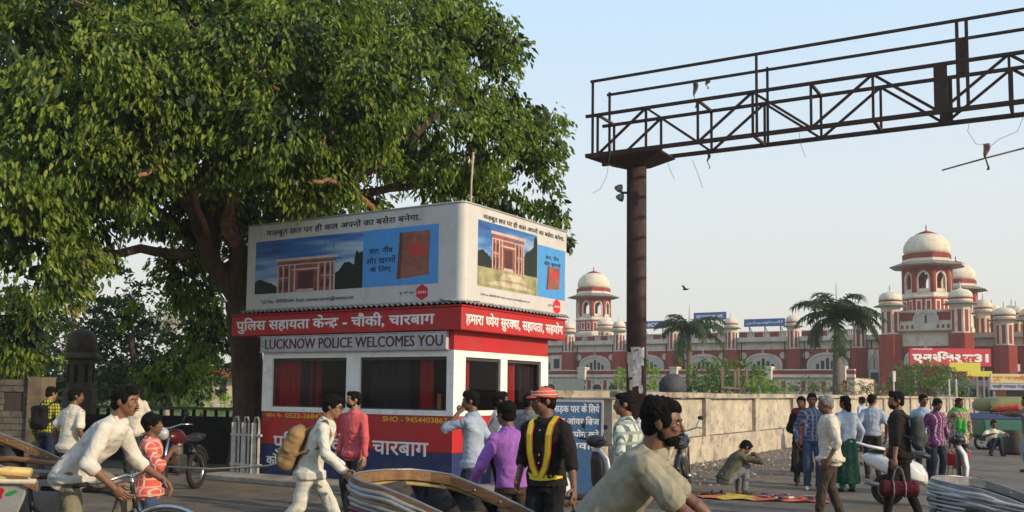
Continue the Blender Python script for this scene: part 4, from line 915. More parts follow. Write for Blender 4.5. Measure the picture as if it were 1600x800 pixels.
# left tower, big tower, second tower
def tower(name, loc, k, par=None, label=None, rz=None):
    t = thing(name, label, 'tower', loc, ST.rotation_euler.z if rz is None else rz, 'domed station towers', k) if par is None else par
    n = 8; R8 = PI / 8
    P_(t, 'tower_base', swh, lambda s: s.lathe([(2.9, 0), (2.9, 10.3), (3.0, 10.4), (3.0, 10.8), (2.75, 11.05)], n=n, rot=R8, smooth=False))
    P_(t, 'red_storey', sred, lambda s: s.lathe([(2.72, 11.06), (2.72, 12.7)], n=n, rot=R8, smooth=False))
    for q in range(8):
        a = PI / 4 * q; R_ = 2.72 * math.cos(R8)
        for d in (-.5, .5):
            f = P_(t, 'window', swh, lambda s: s.box((math.cos(a) * R_ - math.sin(a) * d, math.sin(a) * R_ + math.cos(a) * d, 11.85), (.08, .66, 1.3), (0, 0, a)))
            P_(f, 'recess', sred, lambda s: s.box((math.cos(a) * (R_ + .03) - math.sin(a) * d, math.sin(a) * (R_ + .03) + math.cos(a) * d, 11.85), (.06, .36, .95), (0, 0, a)))
    P_(t, 'band', swh, lambda s: s.lathe([(2.75, 12.71), (2.9, 12.85), (2.72, 13.0), (2.72, 13.3)], n=n, rot=R8, smooth=False))
    for q in range(8):                      # arcade: corner piers + pointed arches
        a = R8 + PI / 4 * q; P_(t, 'pier', sred, lambda s: s.lathe([(.36, 13.31), (.36, 16.0)], (math.cos(a) * 2.4, math.sin(a) * 2.4, 0), 6))
        a = PI / 4 * q; ca, sa = math.cos(a), math.sin(a); R_ = 2.72 * math.cos(R8) - .1
        o = [(-.98, 13.31), (-.98, 16.04), (.98, 16.04), (.98, 13.31)]
        hole = [(-.52, 13.31), (-.52, 14.9), (-.42, 15.25), (-.2, 15.5), (0, 15.65), (.2, 15.5), (.42, 15.25), (.52, 14.9), (.52, 13.31)]
        f = lambda u, z, r=0: (ca * (R_ + r) - sa * u, sa * (R_ + r) + ca * u, z)
        ring2 = [(-.98, 13.31), (-.98, 14.9), (-.98, 15.5), (-.4, 16.04), (0, 16.04), (.4, 16.04), (.98, 15.5), (.98, 14.9), (.98, 13.31)]
        hw = [(x_ * 1.35, z_ + (.18 if abs(x_) < .5 else 0)) for x_, z_ in hole]
        s = MB(); vs = [f(u, z) for u, z in ring2] + [f(u, z) for u, z in hw] + [f(u, z, -.3) for u, z in hw]
        s.add(vs, [(k2, k2 + 1, 9 + k2 + 1, 9 + k2) for k2 in range(8)] + [(9 + k2, 10 + k2, 19 + k2, 18 + k2) for k2 in range(8)] + [(2, 3, 3)][:0], False); s.build('spandrel', sred, t)
        s = MB(); vs = [f(u, z, .04) for u, z in hw] + [f(u, z, .04) for u, z in hole] + [f(u, z, -.2) for u, z in hole]
        s.add(vs, [(k2, k2 + 1, 9 + k2 + 1, 9 + k2) for k2 in range(8)] + [(9 + k2, 10 + k2, 19 + k2, 18 + k2) for k2 in range(8)], False); A = s.build('arch', swh, t)
        P_(A, 'balustrade', swh, lambda s: s.box((ca * (R_ - .05), sa * (R_ - .05), 13.55), (.06, 1.04, .4), (0, 0, a)))
    P_(t, 'entablature', sred, lambda s: s.lathe([(2.74, 16.05), (2.8, 16.3)], n=n, rot=R8, smooth=False))
    P_(t, 'eave', seav, lambda s: s.lathe([(2.8, 16.31), (4.1, 16.36), (4.1, 16.44), (3.2, 16.75), (2.75, 16.9)], n=n, rot=R8, smooth=False))
    P_(t, 'drum', swh, lambda s: s.lathe([(2.75, 16.91), (2.62, 17.25)], n=n, rot=R8, smooth=False))
    P_(t, 'red_ring', sred, lambda s: s.lathe([(2.66, 17.26), (2.66, 17.8)], n=n, rot=R8, smooth=False))
    P_(t, 'dome', scr, lambda s: s.lathe([(2.35, 17.81), (2.5, 18.2), (2.48, 18.7), (2.25, 19.3), (1.7, 19.9), (1.0, 20.2)], n=24))
    P_(t, 'crown_cap', sred, lambda s: s.lathe([(1.15, 20.2), (.7, 20.42), (.12, 20.62), (.04, 20.8), (.08, 20.95), (.02, 21.4)], n=16))
    return t
def at_depth(px, d): r = ray(px, 560); return Vector((r.x / r.y * d, d, 0))
tower('domed_tower', at_depth(1451.5, 109), 1.0, label='tallest domed tower with open arches on the station right of the palm')
tower('domed_tower', at_depth(1497, 131), .985, label='second domed tower half hidden behind the tallest one')
tower('domed_tower', at_depth(927, 152), 1.02, label='left domed tower between the hoarding and the gantry post')
# projecting block under the big tower
bx0, bx1 = sxx(1393, -3), sxx(1503, -3)
P_(ST, 'block_wall', sred, lambda s: s.bx(bx0, bx1, -3, 10, 0, 7.05))
P_(ST, 'block_frieze', swh, lambda s: s.bx(bx0 - .2, bx1 + .2, -3.15, 9.8, 7.053, 8.6))
P_(ST, 'block_cornice', seav, lambda s: s.bx(bx0 - .2, bx1 + .2, -3.7, 9.8, 8.603, 8.72))
P_(ST, 'block_parapet', swh, lambda s: s.bx(bx0 - .1, bx1 + .1, -3.2, 9.8, 8.723, 9.5))
P_(ST, 'block_upper', swh, lambda s: s.bx(bx0, bx1, -2.6, 9.5, 9.503, 11.0))
for a, b_ in ((.13, .34), (.66, .87)): P_(ST, 'red_panel', sred, lambda s: s.bx(bx0 + (bx1 - bx0) * a, bx0 + (bx1 - bx0) * b_, -2.64, -2.5, 9.85, 10.75))
for q in range(12):
    if 4 <= q <= 7: continue
    u = bx0 + (bx1 - bx0) * (.1 + .8 * q / 11); P_(ST, 'baluster', sred, lambda s: s.bx(u - .12, u + .12, -3.22, -3.1, 8.95, 9.35))
arch(ST, (bx0 + bx1) / 2, -2.603, 1.3, 1.3, 9.55, slots=1, band=.15)
arch(ST, (bx0 + bx1) / 2, -3.003, 2.2, 2.0, 4.9)
for x in (bx0, bx1): minaret(ST, x, -3.1, 1.18, 1.42)
xr = sxx(1571, -1.5)
minaret(ST, xr, -1.5, 1.0, 1.3); minaret(ST, sxx(1345), -.55); 
for px, yo, k in ((1538, 8, 1.16), (1552, 10, 1.12), (1590, 4, 1.05), (1583, 9, 1.1), (1611, 0, 1.0)): minaret(ST, sxx(px, yo), yo, k, 1.15, base=False)
minaret(ST, sxx(945, 3), 3, 1.06, 1.25, base=False)
P_(ST, 'side_wall', sred, lambda s: s.bx(sxx(1345) + .9, bx0 - 1.2, -.4, -.1, 0, hR - .02))
w1 = P_(ST, 'window_bay', swh, lambda s: s.bx(sxx(1356), sxx(1378), -.62, -.41, 3.0, 6.9))
arch(ST, sxx(1368), -.625, .7, 1.7, 4.7, band=.12, slots=1, mt=swh)
P_(w1, 'window', sdk, lambda s: s.bx(sxx(1362), sxx(1374), -.66, -.621, 3.1, 4.3))
w2 = P_(ST, 'window_bay', swh, lambda s: s.bx(sxx(862), sxx(880), -.32, -.01, 4.6, 6.7)); P_(w2, 'window', sdk, lambda s: s.bx(sxx(867), sxx(876), -.36, -.321, 4.9, 6.2))
# lower terrace in front
TY = -13
ter = thing('front_terrace', 'low cream terrace with red band and small arches in front of the station', 'terrace', sO + snr * TY, ST.rotation_euler.z)
tx0, tx1 = sxx(760, TY), sxx(1335, TY)
tz = lambda py: szz(1200, py, TY)
P_(ter, 'wall', swh, lambda s: s.bx(tx0, tx1, 0, 10, 0, tz(591)))
P_(ter, 'ledge', seav, lambda s: s.bx(tx0, tx1, -.25, 10, tz(591) + .003, tz(589.6)))
P_(ter, 'white_band', swh, lambda s: s.bx(tx0, tx1, -.1, .5, tz(589.6) + .003, tz(585)))
P_(ter, 'red_band', sred, lambda s: s.bx(tx0, tx1, -.05, .5, tz(585) + .003, tz(579)))
P_(ter, 'coping', swh, lambda s: s.bx(tx0, tx1, -.15, .6, tz(579) + .003, tz(577)))
for px in (912, 1055, 1202, 1317): P_(ter, 'terrace_post', swh, lambda s: (s.bx(sxx(px - 5.5, TY), sxx(px + 5.5, TY), -.6, .5, tz(594), tz(572.5)), s.bx(sxx(px - 6.5, TY), sxx(px + 6.5, TY), -.7, .6, tz(575), tz(573.5)))[0])
u = tx0; i = 0; st_ = (sxx(958, TY) - sxx(933, TY))
u0 = sxx(933, TY)
for i in range(-6, 17):
    x = u0 + st_ * i
    if x > tx1 - 1: break
    s = MB(); s.prism([(x + a, b_) for a, b_ in arch_poly(.55, tz(602) - tz(611), z0=tz(611))][::-1], -.03, -.003); s.build('small_arch', sdk, ter)
    P_(ter, 'red_panel', sred, lambda s: s.bx(x + st_ / 2 - .22, x + st_ / 2 + .22, -.03, -.003, tz(611), tz(595)))
    for d in (-.28, .28):
        s = MB(); s.lathe([(.09, 0), (.09, .02)], n=8, axis='y'); s.build('vent', sdk, ter, (x + st_ * .5 + d * st_ * .95, -.025, tz(599)))
# roof name boards
sgb = mat('sign_blue', (.05, .12, .32), .5, var=.05, bump=0)
def rsign(label, pxa, pxb, pya, pyb, txt, yo=5, face='front'):
    c_ = sO + snr * yo; t = thing('roof_sign', label, 'sign', c_, ST.rotation_euler.z, 'blue name signs on the station roof')
    xa, xb, za, zb_ = sxx(pxa, yo), sxx(pxb, yo), szz((pxa + pxb) / 2, pyb, yo), szz((pxa + pxb) / 2, pya, yo)
    bd = P_(t, 'board', sgb, lambda s: s.bx(xa, xb, 0, .15, za, zb_))
    for f in (.12, .5, .88): P_(t, 'support', mat('sign_steel', (.2, .2, .2), .6, .3), lambda s: (s.bx(xa + (xb - xa) * f - .05, xa + (xb - xa) * f + .05, .16, .26, 8, zb_ - .1), s.bar((xa + (xb - xa) * f, .2, za), (xa + (xb - xa) * f + .5, 1.4, 8.6), .08))[0])
    text(txt, letw, bd, xa + .3, xb - .3, za + .28, zb_ - .25, y=-.01, bold=.03, thick=.01)
rsign('blue LUCKNOW roof sign partly behind the gantry post', 972, 1043, 502, 514, 'LUCKNOW')
rsign('blue roof sign in Hindi above the left palm', 1084, 1135, 488, 500, 'लखनऊ जं.')
rsign('blue roof sign in Urdu between two domed pillars', 1163, 1227, 498, 510, 'ﻦﺸﻴﺳﻮﺌﻨﻬﮑﻟ')
# hoardings right
def hoard(name, label, pxa, pxb, pya, pyb, d, m, txt=None, tm=None, cat='hoarding', legs=True, tz_=(.2, .85), sub=None, tx=(.03, .97)):
    a = W(pxa, pyb, d); b_ = W(pxb, pya, d); t = thing(name, label, cat, (a.x, d, 0)); L_ = b_.x - a.x
    bd = P_(t, 'board', m, lambda s: s.bx(0, L_, 0, .2, a.z, b_.z))
    if legs:
        for f in (.08, .92): P_(t, 'leg', mat('sign_steel', (.2, .2, .2), .6, .3), lambda s: s.bx(L_ * f - .08, L_ * f + .08, .21, .35, 0, b_.z - .1))
    H_ = b_.z - a.z
    if txt: text(txt, tm, bd, L_ * tx[0], L_ * tx[1], a.z + H_ * tz_[0], a.z + H_ * tz_[1], y=-.005, bold=.045, thick=.01)
    if sub: text(sub, tm, bd, L_ * .03, L_ * .28, a.z + H_ * .88, a.z + H_ * .98, y=-.005, bold=.02, thick=.01)
    return t
hred = mat('hoarding_red', (.50, .02, .04), .5, var=.06, bump=0); hyel = mat('hoarding_yellow', (.62, .55, .05), .5, var=.1); horg = mat('hoarding_orange', (.60, .36, .06), .6, var=.3, vs=2)
hoard('red_hoarding', 'red hoarding with big white Hindi letters and 31 on the station front', 1422, 1548, 545, 571, 88, hred, 'एनर|िजर्क31', letw, sub='कोम्प्लेक्स', tz_=(.06, .82))
hoard('yellow_banner', 'yellow banner strip right below the red hoarding', 1484, 1532, 567, 580, 87, hyel)
hoard('yellow_shop_sign', 'yellow shop board right of the pale shop front below the red hoarding', 1512, 1550, 580, 588, 86, hyel)
hoard('orange_lettered_board', 'long yellow board with orange Hindi lettering at the right edge', 1548, 1640, 585, 598, 84, mat('board_cream', (.60, .50, .22), .6, var=.1), 'शुद्ध शाकाहारी भोजनालय', mat('letter_orange', (.55, .14, .03), .6), tz_=(.15, .85))
hoard('grey_lettered_board', 'grey board with dark lettering under the orange lettered one', 1548, 1640, 600, 609, 83, mat('board_grey', (.34, .36, .42), .6, var=.1), 'यात्री सहायता केन्द्र रेलवे स्टेशन', mat('letter_dark', (.05, .05, .08), .6))
hoard('white_banner', 'pale lilac banner at the foot of the rightmost domed pillar', 1559, 1594, 569, 580, 100, mat('banner_lilac', (.55, .55, .66), .6))
hoard('grey_tin_shed', 'grey tin shed wall just right of the booth behind the wall', 868, 913, 592, 614, 60, mat('tin_grey', (.17, .20, .20), .6, .3, var=.1), legs=False, cat='shed')
sh = thing('shop_front', 'small roadside shop front with dark openings below the yellow shop board', 'shop', at_depth(1490, 90))
P_(sh, 'wall', crm, lambda s: s.bx(0, 9, 0, 4, 0, 3.2)); P_(sh, 'awning', mat('awning_dark', (.1, .09, .12), .8), lambda s: s.box((4.5, -.8, 2.9), (9.4, 2, .1), (.3, 0, 0)))
for q in range(4): P_(sh, 'opening', sdk, lambda s: s.bx(.4 + q * 2.2, 2.1 + q * 2.2, -.05, -.003, .6, 2.4))
P_(sh, 'orange_pillar', mat('orange_wall', (.5, .16, .05), .8), lambda s: s.bx(3.6, 4.6, -.5, -.06, 0, 2.6))
# ================================================================== palms
frm = leafmat('palm_frond', (.05, .075, .025), (.09, .12, .04), (.15, .18, .07), .3)
ptr = mat('palm_trunk', (.15, .125, .10), .9, var=.2, vs=4, bump=.8, bs=6, stretch=(.2, .2, 6)); pcs = mat('palm_crownshaft', (.16, .19, .04), .6)
def palm(label, loc, h, r, fl_, seed, nf=15, shaft=1.3, lean=0):
    random.seed(seed); t = thing('palm_tree', label, 'palm', loc, group='palms before the station')
    s = MB(); s.tube([(0, 0, 0), (lean * .3, 0, h * .5), (lean, 0, h - shaft)], [r * 1.25, r, r * .8], 14); s.build('trunk', ptr, t)
    s = MB(); s.tube([(lean, 0, h - shaft + .01), (lean, 0, h - shaft * .4), (lean, 0, h)], [r * .78, r * .6, r * .3], 12); s.build('crownshaft', pcs, t)
    for k in range(nf):
        a = 2 * PI * k / nf * 2.4 + random.uniform(-.2, .2); el = random.uniform(-.15, 1.25) if k % 3 else random.uniform(.6, 1.4); L_ = fl_ * random.uniform(.85, 1.1)
        pts = []; p = Vector((lean, 0, h)); e_ = el
        for i in range(11):
            pts.append(p.copy()); p = p + Vector((math.cos(a) * math.cos(e_), math.sin(a) * math.cos(e_), math.sin(e_))) * L_ / 10; e_ -= .175 * random.uniform(.8, 1.25)
        s = MB(); s.tube(pts, [.05 - .004 * i for i in range(11)], 5)
        sd_ = Vector((-math.sin(a), math.cos(a), 0))
        for i in range(1, 40):
            f = i / 40 * 10; j = min(9, int(f)); q = pts[j].lerp(pts[j + 1], f - j); tg = (pts[j + 1] - pts[j]).normalized(); ll = L_ * .30 * (math.sin(PI * (.12 + .8 * i / 40))) ** .6
            for sg in (-1, 1):
                tip = q + sd_ * sg * ll * random.uniform(.45, .75) + tg * ll * .45 + Vector((0, 0, -ll * random.uniform(.15, .7))); w_ = tg * .046 * fl_ / 2.4
                m_ = q.lerp(tip, .5) + Vector((0, 0, ll * .12)); s.add([q - w_, q + w_, m_ + w_ * .9, tip, m_ - w_ * .9], [(0, 1, 2, 4), (4, 2, 3)], True)
        s.build('frond', frm, t)
    s = MB(); s.tube([(lean, 0, h), (lean, 0, h + fl_ * .7)], [.04, .008], 5); s.build('spear_leaf', frm, t)
    return t
d = 62; palm('slimmer left palm beside the gantry post', at_depth(1077, d), W(1077, 520, d).z, .22, 2.75, 5, 19, 1.2)
d = 50; palm('larger right palm with grey ringed trunk before the station', at_depth(1308, d), W(1308, 498, d).z, .24, 2.75, 9, 24, 1.1)
# bushes behind the wall
random.seed(21)
bush('young_green_tree', 'bright green small tree right behind the gantry post', [(1000, 590, 45, 32, 26), (975, 598, 46, 20, 18)], .14, .06, lime, 12, 6, cat='tree', trunk=[([(1000, 620, 45), (1000, 590, 45)], (.08, .05))])
bush('guarded_tree', 'loose green tree with wooden tree guards behind the wall', [(1110, 585, 40, 38, 26), (1150, 582, 40, 42, 22), (1130, 605, 40, 50, 18), (1170, 600, 40, 30, 20), (1095, 605, 40, 22, 14)], .13, .05, mid, 13, 6, cat='tree', trunk=[([(1125, 622, 40), (1125, 580, 40)], (.07, .03))])
bush('bright_hedge', 'low bright green hedge left of the grey leaved bush', [(1190, 605, 38, 24, 14), (1215, 606, 38, 22, 11)], .10, .04, lime, 22, 6)
bush('grey_green_bush', 'pale grey green bush between the hedge and the right palm', [(1260, 604, 44, 22, 12), (1282, 606, 44, 18, 11)], .10, .04, leafmat('leaf_greygreen', (.10, .12, .06), (.15, .18, .09), (.22, .24, .14), .3), 20, 6)
bush('flowering_bush', 'scrubby bush with pale flowers right of the right palm trunk', [(1335, 607, 44, 26, 10), (1365, 609, 44, 20, 9)], .09, .04, leafmat('leaf_scrub', (.10, .12, .05), (.16, .15, .08), (.35, .25, .2), .3), 20, 6)
bush('feathery_tree', 'wide feathery light green tree below the red hoarding', [(1420, 592, 60, 34, 22), (1450, 585, 60, 38, 20), (1480, 596, 60, 32, 18), (1400, 605, 60, 22, 14), (1500, 606, 60, 18, 12), (1440, 607, 60, 44, 12)], .17, .07, mid, 7, 6, cat='tree', trunk=[([(1450, 622, 60), (1450, 590, 60)], (.1, .05))])
gm_ = mat('guard_wood', (.20, .15, .10), .9)
gt_ = thing('tree_guard', 'wooden stakes of a tree guard standing behind the wall', 'tree guard')
for px, y in ((1128, 574), (1148, 578), (1153, 575), (1166, 576)):
    a, b_ = at_depth(px, 38), W(px, y, 38); s = MB(); s.bx(a.x - .05, a.x + .05, 37.9, 38, 0, b_.z); s.build('stake', gm_, gt_)
s = MB(); a = W(1127, 605, 37.86); b_ = W(1167, 608, 37.86); s.bar(a, b_, .05, .1); s.build('rail', gm_, gt_)
for px, lb in ((1482, 'left one of two thin pale poles before the feathery tree'), (1493, 'right one of two thin pale poles before the feathery tree')):
    a, b_ = at_depth(px, 50), W(px, 592, 50); s = MB(); s.tube([(0, 0, 0), (0, 0, b_.z)], .05, 6); tag(s.build('thin_pole', mat('pale_pole', (.5, .46, .38), .8), None, a), lb, 'pole', 'thin pale poles')
a = W(1397, 588, 50); s = MB(); s.box((0, 0, 0), (.14, .1, .55)); s.box((0, .05, -1.5), (.05, .04, 3)); tag(s.build('tube_light_box', mat('white_box', (.7, .7, .68), .6), None, (a.x, 50, a.z)), 'small upright white light box left of the feathery tree', 'light')
# round sign seen from behind
rs = thing('round_sign', 'big dark round sign seen from behind above the wall', 'sign', at_depth(1051, 30))
zc_ = W(1051, 605, 30).z; s = MB(); s.lathe([(.43, 0), (.43, .04)], (0, 0, zc_), 28, 'y'); s.build('disc', mat('sign_back', (.06, .06, .07), .7, var=.3), rs)
s = MB(); s.lathe([(.03, 0), (.03, zc_)], (0, .07, 0), 8); s.build('post', mat('grey_post', (.35, .34, .33), .6), rs)
# ================================================================== unseen buildings behind the viewer, added to cut sky light
bb = [mat('added_wall_%d' % i, c, .9, var=.15, vs=.4, dirt=.3) for i, c in enumerate(((.38, .32, .25), (.30, .28, .26), (.42, .36, .28), (.33, .24, .19)))]
x = -62
for i in range(7):
    w_ = (11, 9, 12, 8, 10, 9, 10)[i]; hgt = (8, 6.8, 9.5, 7.2, 8.5, 6.8, 7.2)[i]; t = thing('added_building', ('widest cream', 'low grey', 'tallest cream', 'narrow brown', 'tall cream', 'second low grey', 'rightmost brown')[i] + ' building block added unseen behind the viewer to cut sky light', 'building', (x, -13, 0), group='unseen buildings added to cut sky light')
    P_(t, 'wall', bb[(0, 1, 2, 3, 2, 1, 3)[i]], lambda s: s.bx(0, w_ - .3, -8, 0, 0, hgt))
    for f in range(int(hgt / 3.3)):
        for q in range(int(w_ / 2.6)):
            P_(t, 'window', sdk, lambda s: s.bx(.8 + q * 2.6, 2.1 + q * 2.6, .003, .05, 1 + f * 3.3, 2.8 + f * 3.3))
        P_(t, 'ledge', swh, lambda s: s.bx(0, w_ - .3, .003, .6, 3.05 + f * 3.3, 3.2 + f * 3.3))
    x += w_
random.seed(33)
# ================================================================== people
def remesh(mb, vox, smooth=5, wr=0, seed=0, wk=1.0):
    me = mb.mesh('tmp', [], fix=False); o = bpy.data.objects.new('tmp', me); C.objects.link(o)
    m = o.modifiers.new('r', 'REMESH'); m.mode = 'VOXEL'; m.voxel_size = vox
    if smooth: s = o.modifiers.new('s', 'SMOOTH'); s.factor = .5; s.iterations = smooth
    bpy.context.view_layer.update(); out = bpy.data.meshes.new_from_object(o.evaluated_get(bpy.context.evaluated_depsgraph_get()))
    bpy.data.objects.remove(o); bpy.data.meshes.remove(me)
    n = len(out.vertices); co_ = np.empty(n * 3, np.float32); out.vertices.foreach_get('co', co_); co_ = co_.reshape(-1, 3)
    if wr:
        nn = np.empty(n * 3, np.float32); out.vertices.foreach_get('normal', nn); nn = nn.reshape(-1, 3); rg = np.random.default_rng(seed)
        h = np.zeros(n)
        wp_ = co_ + .03 * np.sin(co_[:, [1, 2, 0]] * 14 + seed)
        for k in range(7):
            v = rg.normal(size=3); v[2] *= 1.5; v /= np.linalg.norm(v); f = rg.uniform(22, 60) * wk
            h += (1 - np.abs(np.sin(wp_ @ v * f * .5 + rg.uniform(0, 6))) * 1.6) * (30 / f) ** .6
        co_ = co_ + nn * ((h / 3.2 + .25) * wr)[:, None]
        out.vertices.foreach_set('co', co_.astype(np.float32).ravel())
    out.polygons.foreach_set('use_smooth', np.ones(len(out.polygons), bool)); out.update(); return out
def cap_(mb, a, b, r0, r1, n=12):
    a = Vector(a); b = Vector(b); d = b - a; L = max(d.length, 1e-5); pts = []; rs = []
    for t in (-.98, -.8, -.45, 0): pts.append(a + d / L * (r0 * t)); rs.append(r0 * math.sqrt(max(.02, 1 - t * t)))
    for t in (0, .45, .8, .98): pts.append(b + d / L * (r1 * t)); rs.append(r1 * math.sqrt(max(.02, 1 - t * t)))
    mb.tube(pts, rs, n)
def ik(a, t, l1, l2, pole):
    a = Vector(a); t = Vector(t); d = t - a; L = d.length; mx = (l1 + l2) * .999
    if L > mx: t = a + d / L * mx; d = t - a; L = mx
    x = (l1 * l1 - l2 * l2 + L * L) / (2 * L); h = math.sqrt(max(0, l1 * l1 - x * x)); dn = d / L
    p = Vector(pole); p = (p - dn * p.dot(dn)).normalized(); return a + dn * x + p * h, t
SK = {'a': mat('skin_brown', (.20, .095, .055), .5, var=.08, vs=20, bump=.06, bs=120, spec=.4), 'b': mat('skin_dark', (.15, .07, .042), .5, var=.08, vs=20, bump=.06, spec=.4),
      'c': mat('skin_light_brown', (.30, .155, .09), .5, var=.08, vs=20, bump=.06, spec=.4)}
hairm = mat('black_hair', (.007, .006, .006), .85, var=.3, vs=60, bump=.8, bs=140, spec=.12, stretch=(1, 1, .3)); greyh = mat('grey_hair', (.22, .21, .20), .7, var=.3, vs=60, bump=.8, bs=120)
eyew = mat('eye_white', (.55, .5, .46), .4, var=0, bump=0); lipm = mat('lip', (.16, .05, .04), .5, var=0, bump=0)
shoeb = mat('black_shoe', (.015, .014, .014), .45, var=.1); shoew = mat('white_shoe', (.6, .6, .58), .6); sandal = mat('brown_sandal', (.09, .05, .03), .7)
PN = [0]
def person(label, loc, th, d, H=1.66, hip=(0, 0, .53), lean=.04, lat=0, twist=0, head=(0, 0), hands=None, feet=None, kn=None, el=None, sk='a', hair='short', beard=0,
           shirt=None, sleeve='long', hem=.0, tr=None, shoe=shoeb, build=1., skirt=None, scarf=None, collar=True, group='people in the street', belt=False, curl=.6, fist=None, trl=1., hv=1., wr=.0095, feet_dir=None, cat='person'):
    PN[0] += 1; seed = PN[0]
    vox = min(.020, max(.0065, d * .00115)) ; T_ = thing('person', label, cat, loc, th, group)
    hip = Vector(hip); u = Vector((math.sin(lat), math.sin(lean), math.cos(lean) * math.cos(lat))).normalized()
    r_ = Vector((math.cos(twist), math.sin(twist), 0)); r_ = (r_ - u * r_.dot(u)).normalized(); f_ = u.cross(r_)
    N = hip + u * .29
    hands = {-1: (-.155, .03, .49), 1: (.155, .03, .49)} | (hands or {}); feet = {-1: (-.06, 0, .042), 1: (.06, 0, .042)} | (feet or {})
    kn = {-1: (-.1, 1, 0), 1: (.1, 1, 0)} | (kn or {}); el = {-1: (-.5, -1, -.2), 1: (.5, -1, -.2)} | (el or {}); fist = fist or {}
    hy, hp = head; hf = Vector((-math.sin(hy) * math.cos(hp), math.cos(hy) * math.cos(hp), math.sin(hp))); hu = (Vector((0, 0, 1)) * .8 + u * .2); hu = (hu - hf * hu.dot(hf)).normalized(); hr = hf.cross(hu)
    Rh = Matrix((hr, hf, hu)).transposed(); Hc = N + Vector((0, 0, .022)) + u * .010 + hu * .072 + hf * .014
    HM = lambda x, y, z: Hc + hr * x + hf * y + hu * z
    sh = {s: N - u * .036 + r_ * (.103 * s * build) for s in (-1, 1)}; hj = {s: hip + Vector((.052 * s, 0, -.01)) for s in (-1, 1)}
    elb, wri, kne, ank = {}, {}, {}, {}
    for s in (-1, 1):
        elb[s], wri[s] = ik(sh[s], hands[s], .172, .152, el[s]); kne[s], ank[s] = ik(hj[s], feet[s], .245, .245, kn[s])
    def trunk_rings(wd, ext, top=.29, low=-.03, flare=0):
        out = []
        prof = [(-.10, .078, .062), (-.03, .088, .066), (.03, .084, .062), (.09, .080, .060), (.15, .088, .064), (.21, .098, .064), (.245, .100, .058), (.27, .076, .048), (.285, .056, .044), (.30, .040, .040)]
        for h, a, b_ in prof:
            if h < low - 1e-6 or h > top + .011: continue
            a = a * build + ext + (flare if h < 0 else 0); b_ = b_ * build + ext + (flare if h < 0 else 0)
            k = min(1, max(0, (h + .1) / .3)); uu = Vector((0, 0, 1)).lerp(u, 1 if h > 0 else .6).normalized(); c = hip + uu * h; rr = Vector((1, 0, 0)).lerp(r_, k).normalized(); ff = uu.cross(rr)
            out.append([c + rr * (a * math.cos(q)) + ff * (b_ * math.sin(q) * (1.0 if math.sin(q) > 0 else .95)) for q in [2 * PI * i / 20 for i in range(20)]])
        return out
    sc = H
    def done(mb): mb.v = [tuple(Vector(v) * sc) for v in mb.v]; return mb
    # ---- body: limbs + head remeshed as one skin, hands joined on
    b = MB(); b.loft(trunk_rings(1, -.018)); ua = .019 if (shirt and sleeve != 'short') else .0255
    for s in (-1, 1):
        cap_(b, sh[s], elb[s], ua, .021); cap_(b, elb[s], wri[s], .0225, .0155); cap_(b, hj[s], kne[s], .040, .031); cap_(b, kne[s], ank[s], .033, .020)
        cap_(b, elb[s].lerp(wri[s], .15), elb[s].lerp(wri[s], .35), .025, .023)
        fd = Vector(feet_dir[s] if feet_dir else (.15 * s, 1, 0)).normalized(); cap_(b, ank[s] + Vector((0, 0, -.02)) - fd * .01, ank[s] + fd * .085 + Vector((0, 0, -.028)), .020, .014)
    cap_(b, N - u * .02, HM(0, -.012, -.03), .038, .033)
    b.ell(HM(0, -.006, .012), (.0455, .057, .052), 20, 14, Rh); b.ell(HM(0, .014, -.026), (.0375, .040, .040), 16, 10, Rh); b.ell(HM(0, .030, -.052), (.020, .020, .016), 12, 8, Rh)
    b.ell(HM(0, .046, .014), (.030, .010, .006), 10, 6, Rh); cap_(b, HM(0, .051, .008), HM(0, .0615, -.016), .0045, .0075); b.ell(HM(0, .049, -.036), (.015, .009, .009), 10, 6, Rh)
    for s in (-1, 1): b.ell(HM(.0455 * s, -.008, -.006), (.006, .012, .018), 8, 6, Rh); b.ell(HM(.025 * s, .036, -.014), (.013, .013, .011), 10, 6, Rh)
    bvox = min(vox * .8, .011); me = remesh(done(b), bvox, 3)
    hm = MB()
    for s in (-1, 1):                        # hands
        hd = (wri[s] - elb[s]).normalized(); fs_ = fist.get(s); cu = fs_ if fs_ is not None else curl
        ref = Vector((0, 1, .3)) if abs(hd.y) < .8 else Vector((-s, 0, .4)); sd2 = (ref - hd * ref.dot(hd)).normalized(); nm = hd.cross(sd2) * s
        if nm.dot(Vector((-s, 0, 0))) < 0: nm = -nm
        Rw = Matrix((sd2, nm, hd)).transposed(); w_ = wri[s]; hm.ell(w_ + hd * .026, (.024, .011, .034), 12, 8, Rw); cap_(hm, w_ - hd * .01, w_ + hd * .01, .0155, .016, 10)
        for i in range(4):
            p = w_ + hd * .050 + sd2 * (.017 - .0115 * i); L_ = (.024, .027, .025, .019)[i]; dd = hd.copy(); pr = p - hd * .012
            for j in range(3):
                a_ = cu * (.5, .9, .6)[j] * 1.1; dd = (dd * math.cos(a_) + (nm * 1.0) * math.sin(a_)).normalized(); nxt = p + dd * L_ * (1, .72, .55)[j]
                cap_(hm, p if j else pr, nxt, .0066 - .0006 * j, .0060 - .0006 * j, 7); p = nxt; nm_ = nm; 
                nm = (nm * math.cos(a_) - hd * 0).normalized() if False else nm
        t0 = w_ + hd * .012 + sd2 * .020; t1 = t0 + (hd * .6 + sd2 * .7 + nm * .35).normalized() * .028; t2 = t1 + (hd * .9 + nm * .4).normalized() * .022
        cap_(hm, t0, t1, .0085, .0075, 7); cap_(hm, t1, t2, .0072, .006, 7)
    hm.m = 1
    for s in (-1, 1): hm.ell(HM(.0185 * s, .0450, .003), (.0075, .0045, .0032), 8, 6, Rh)
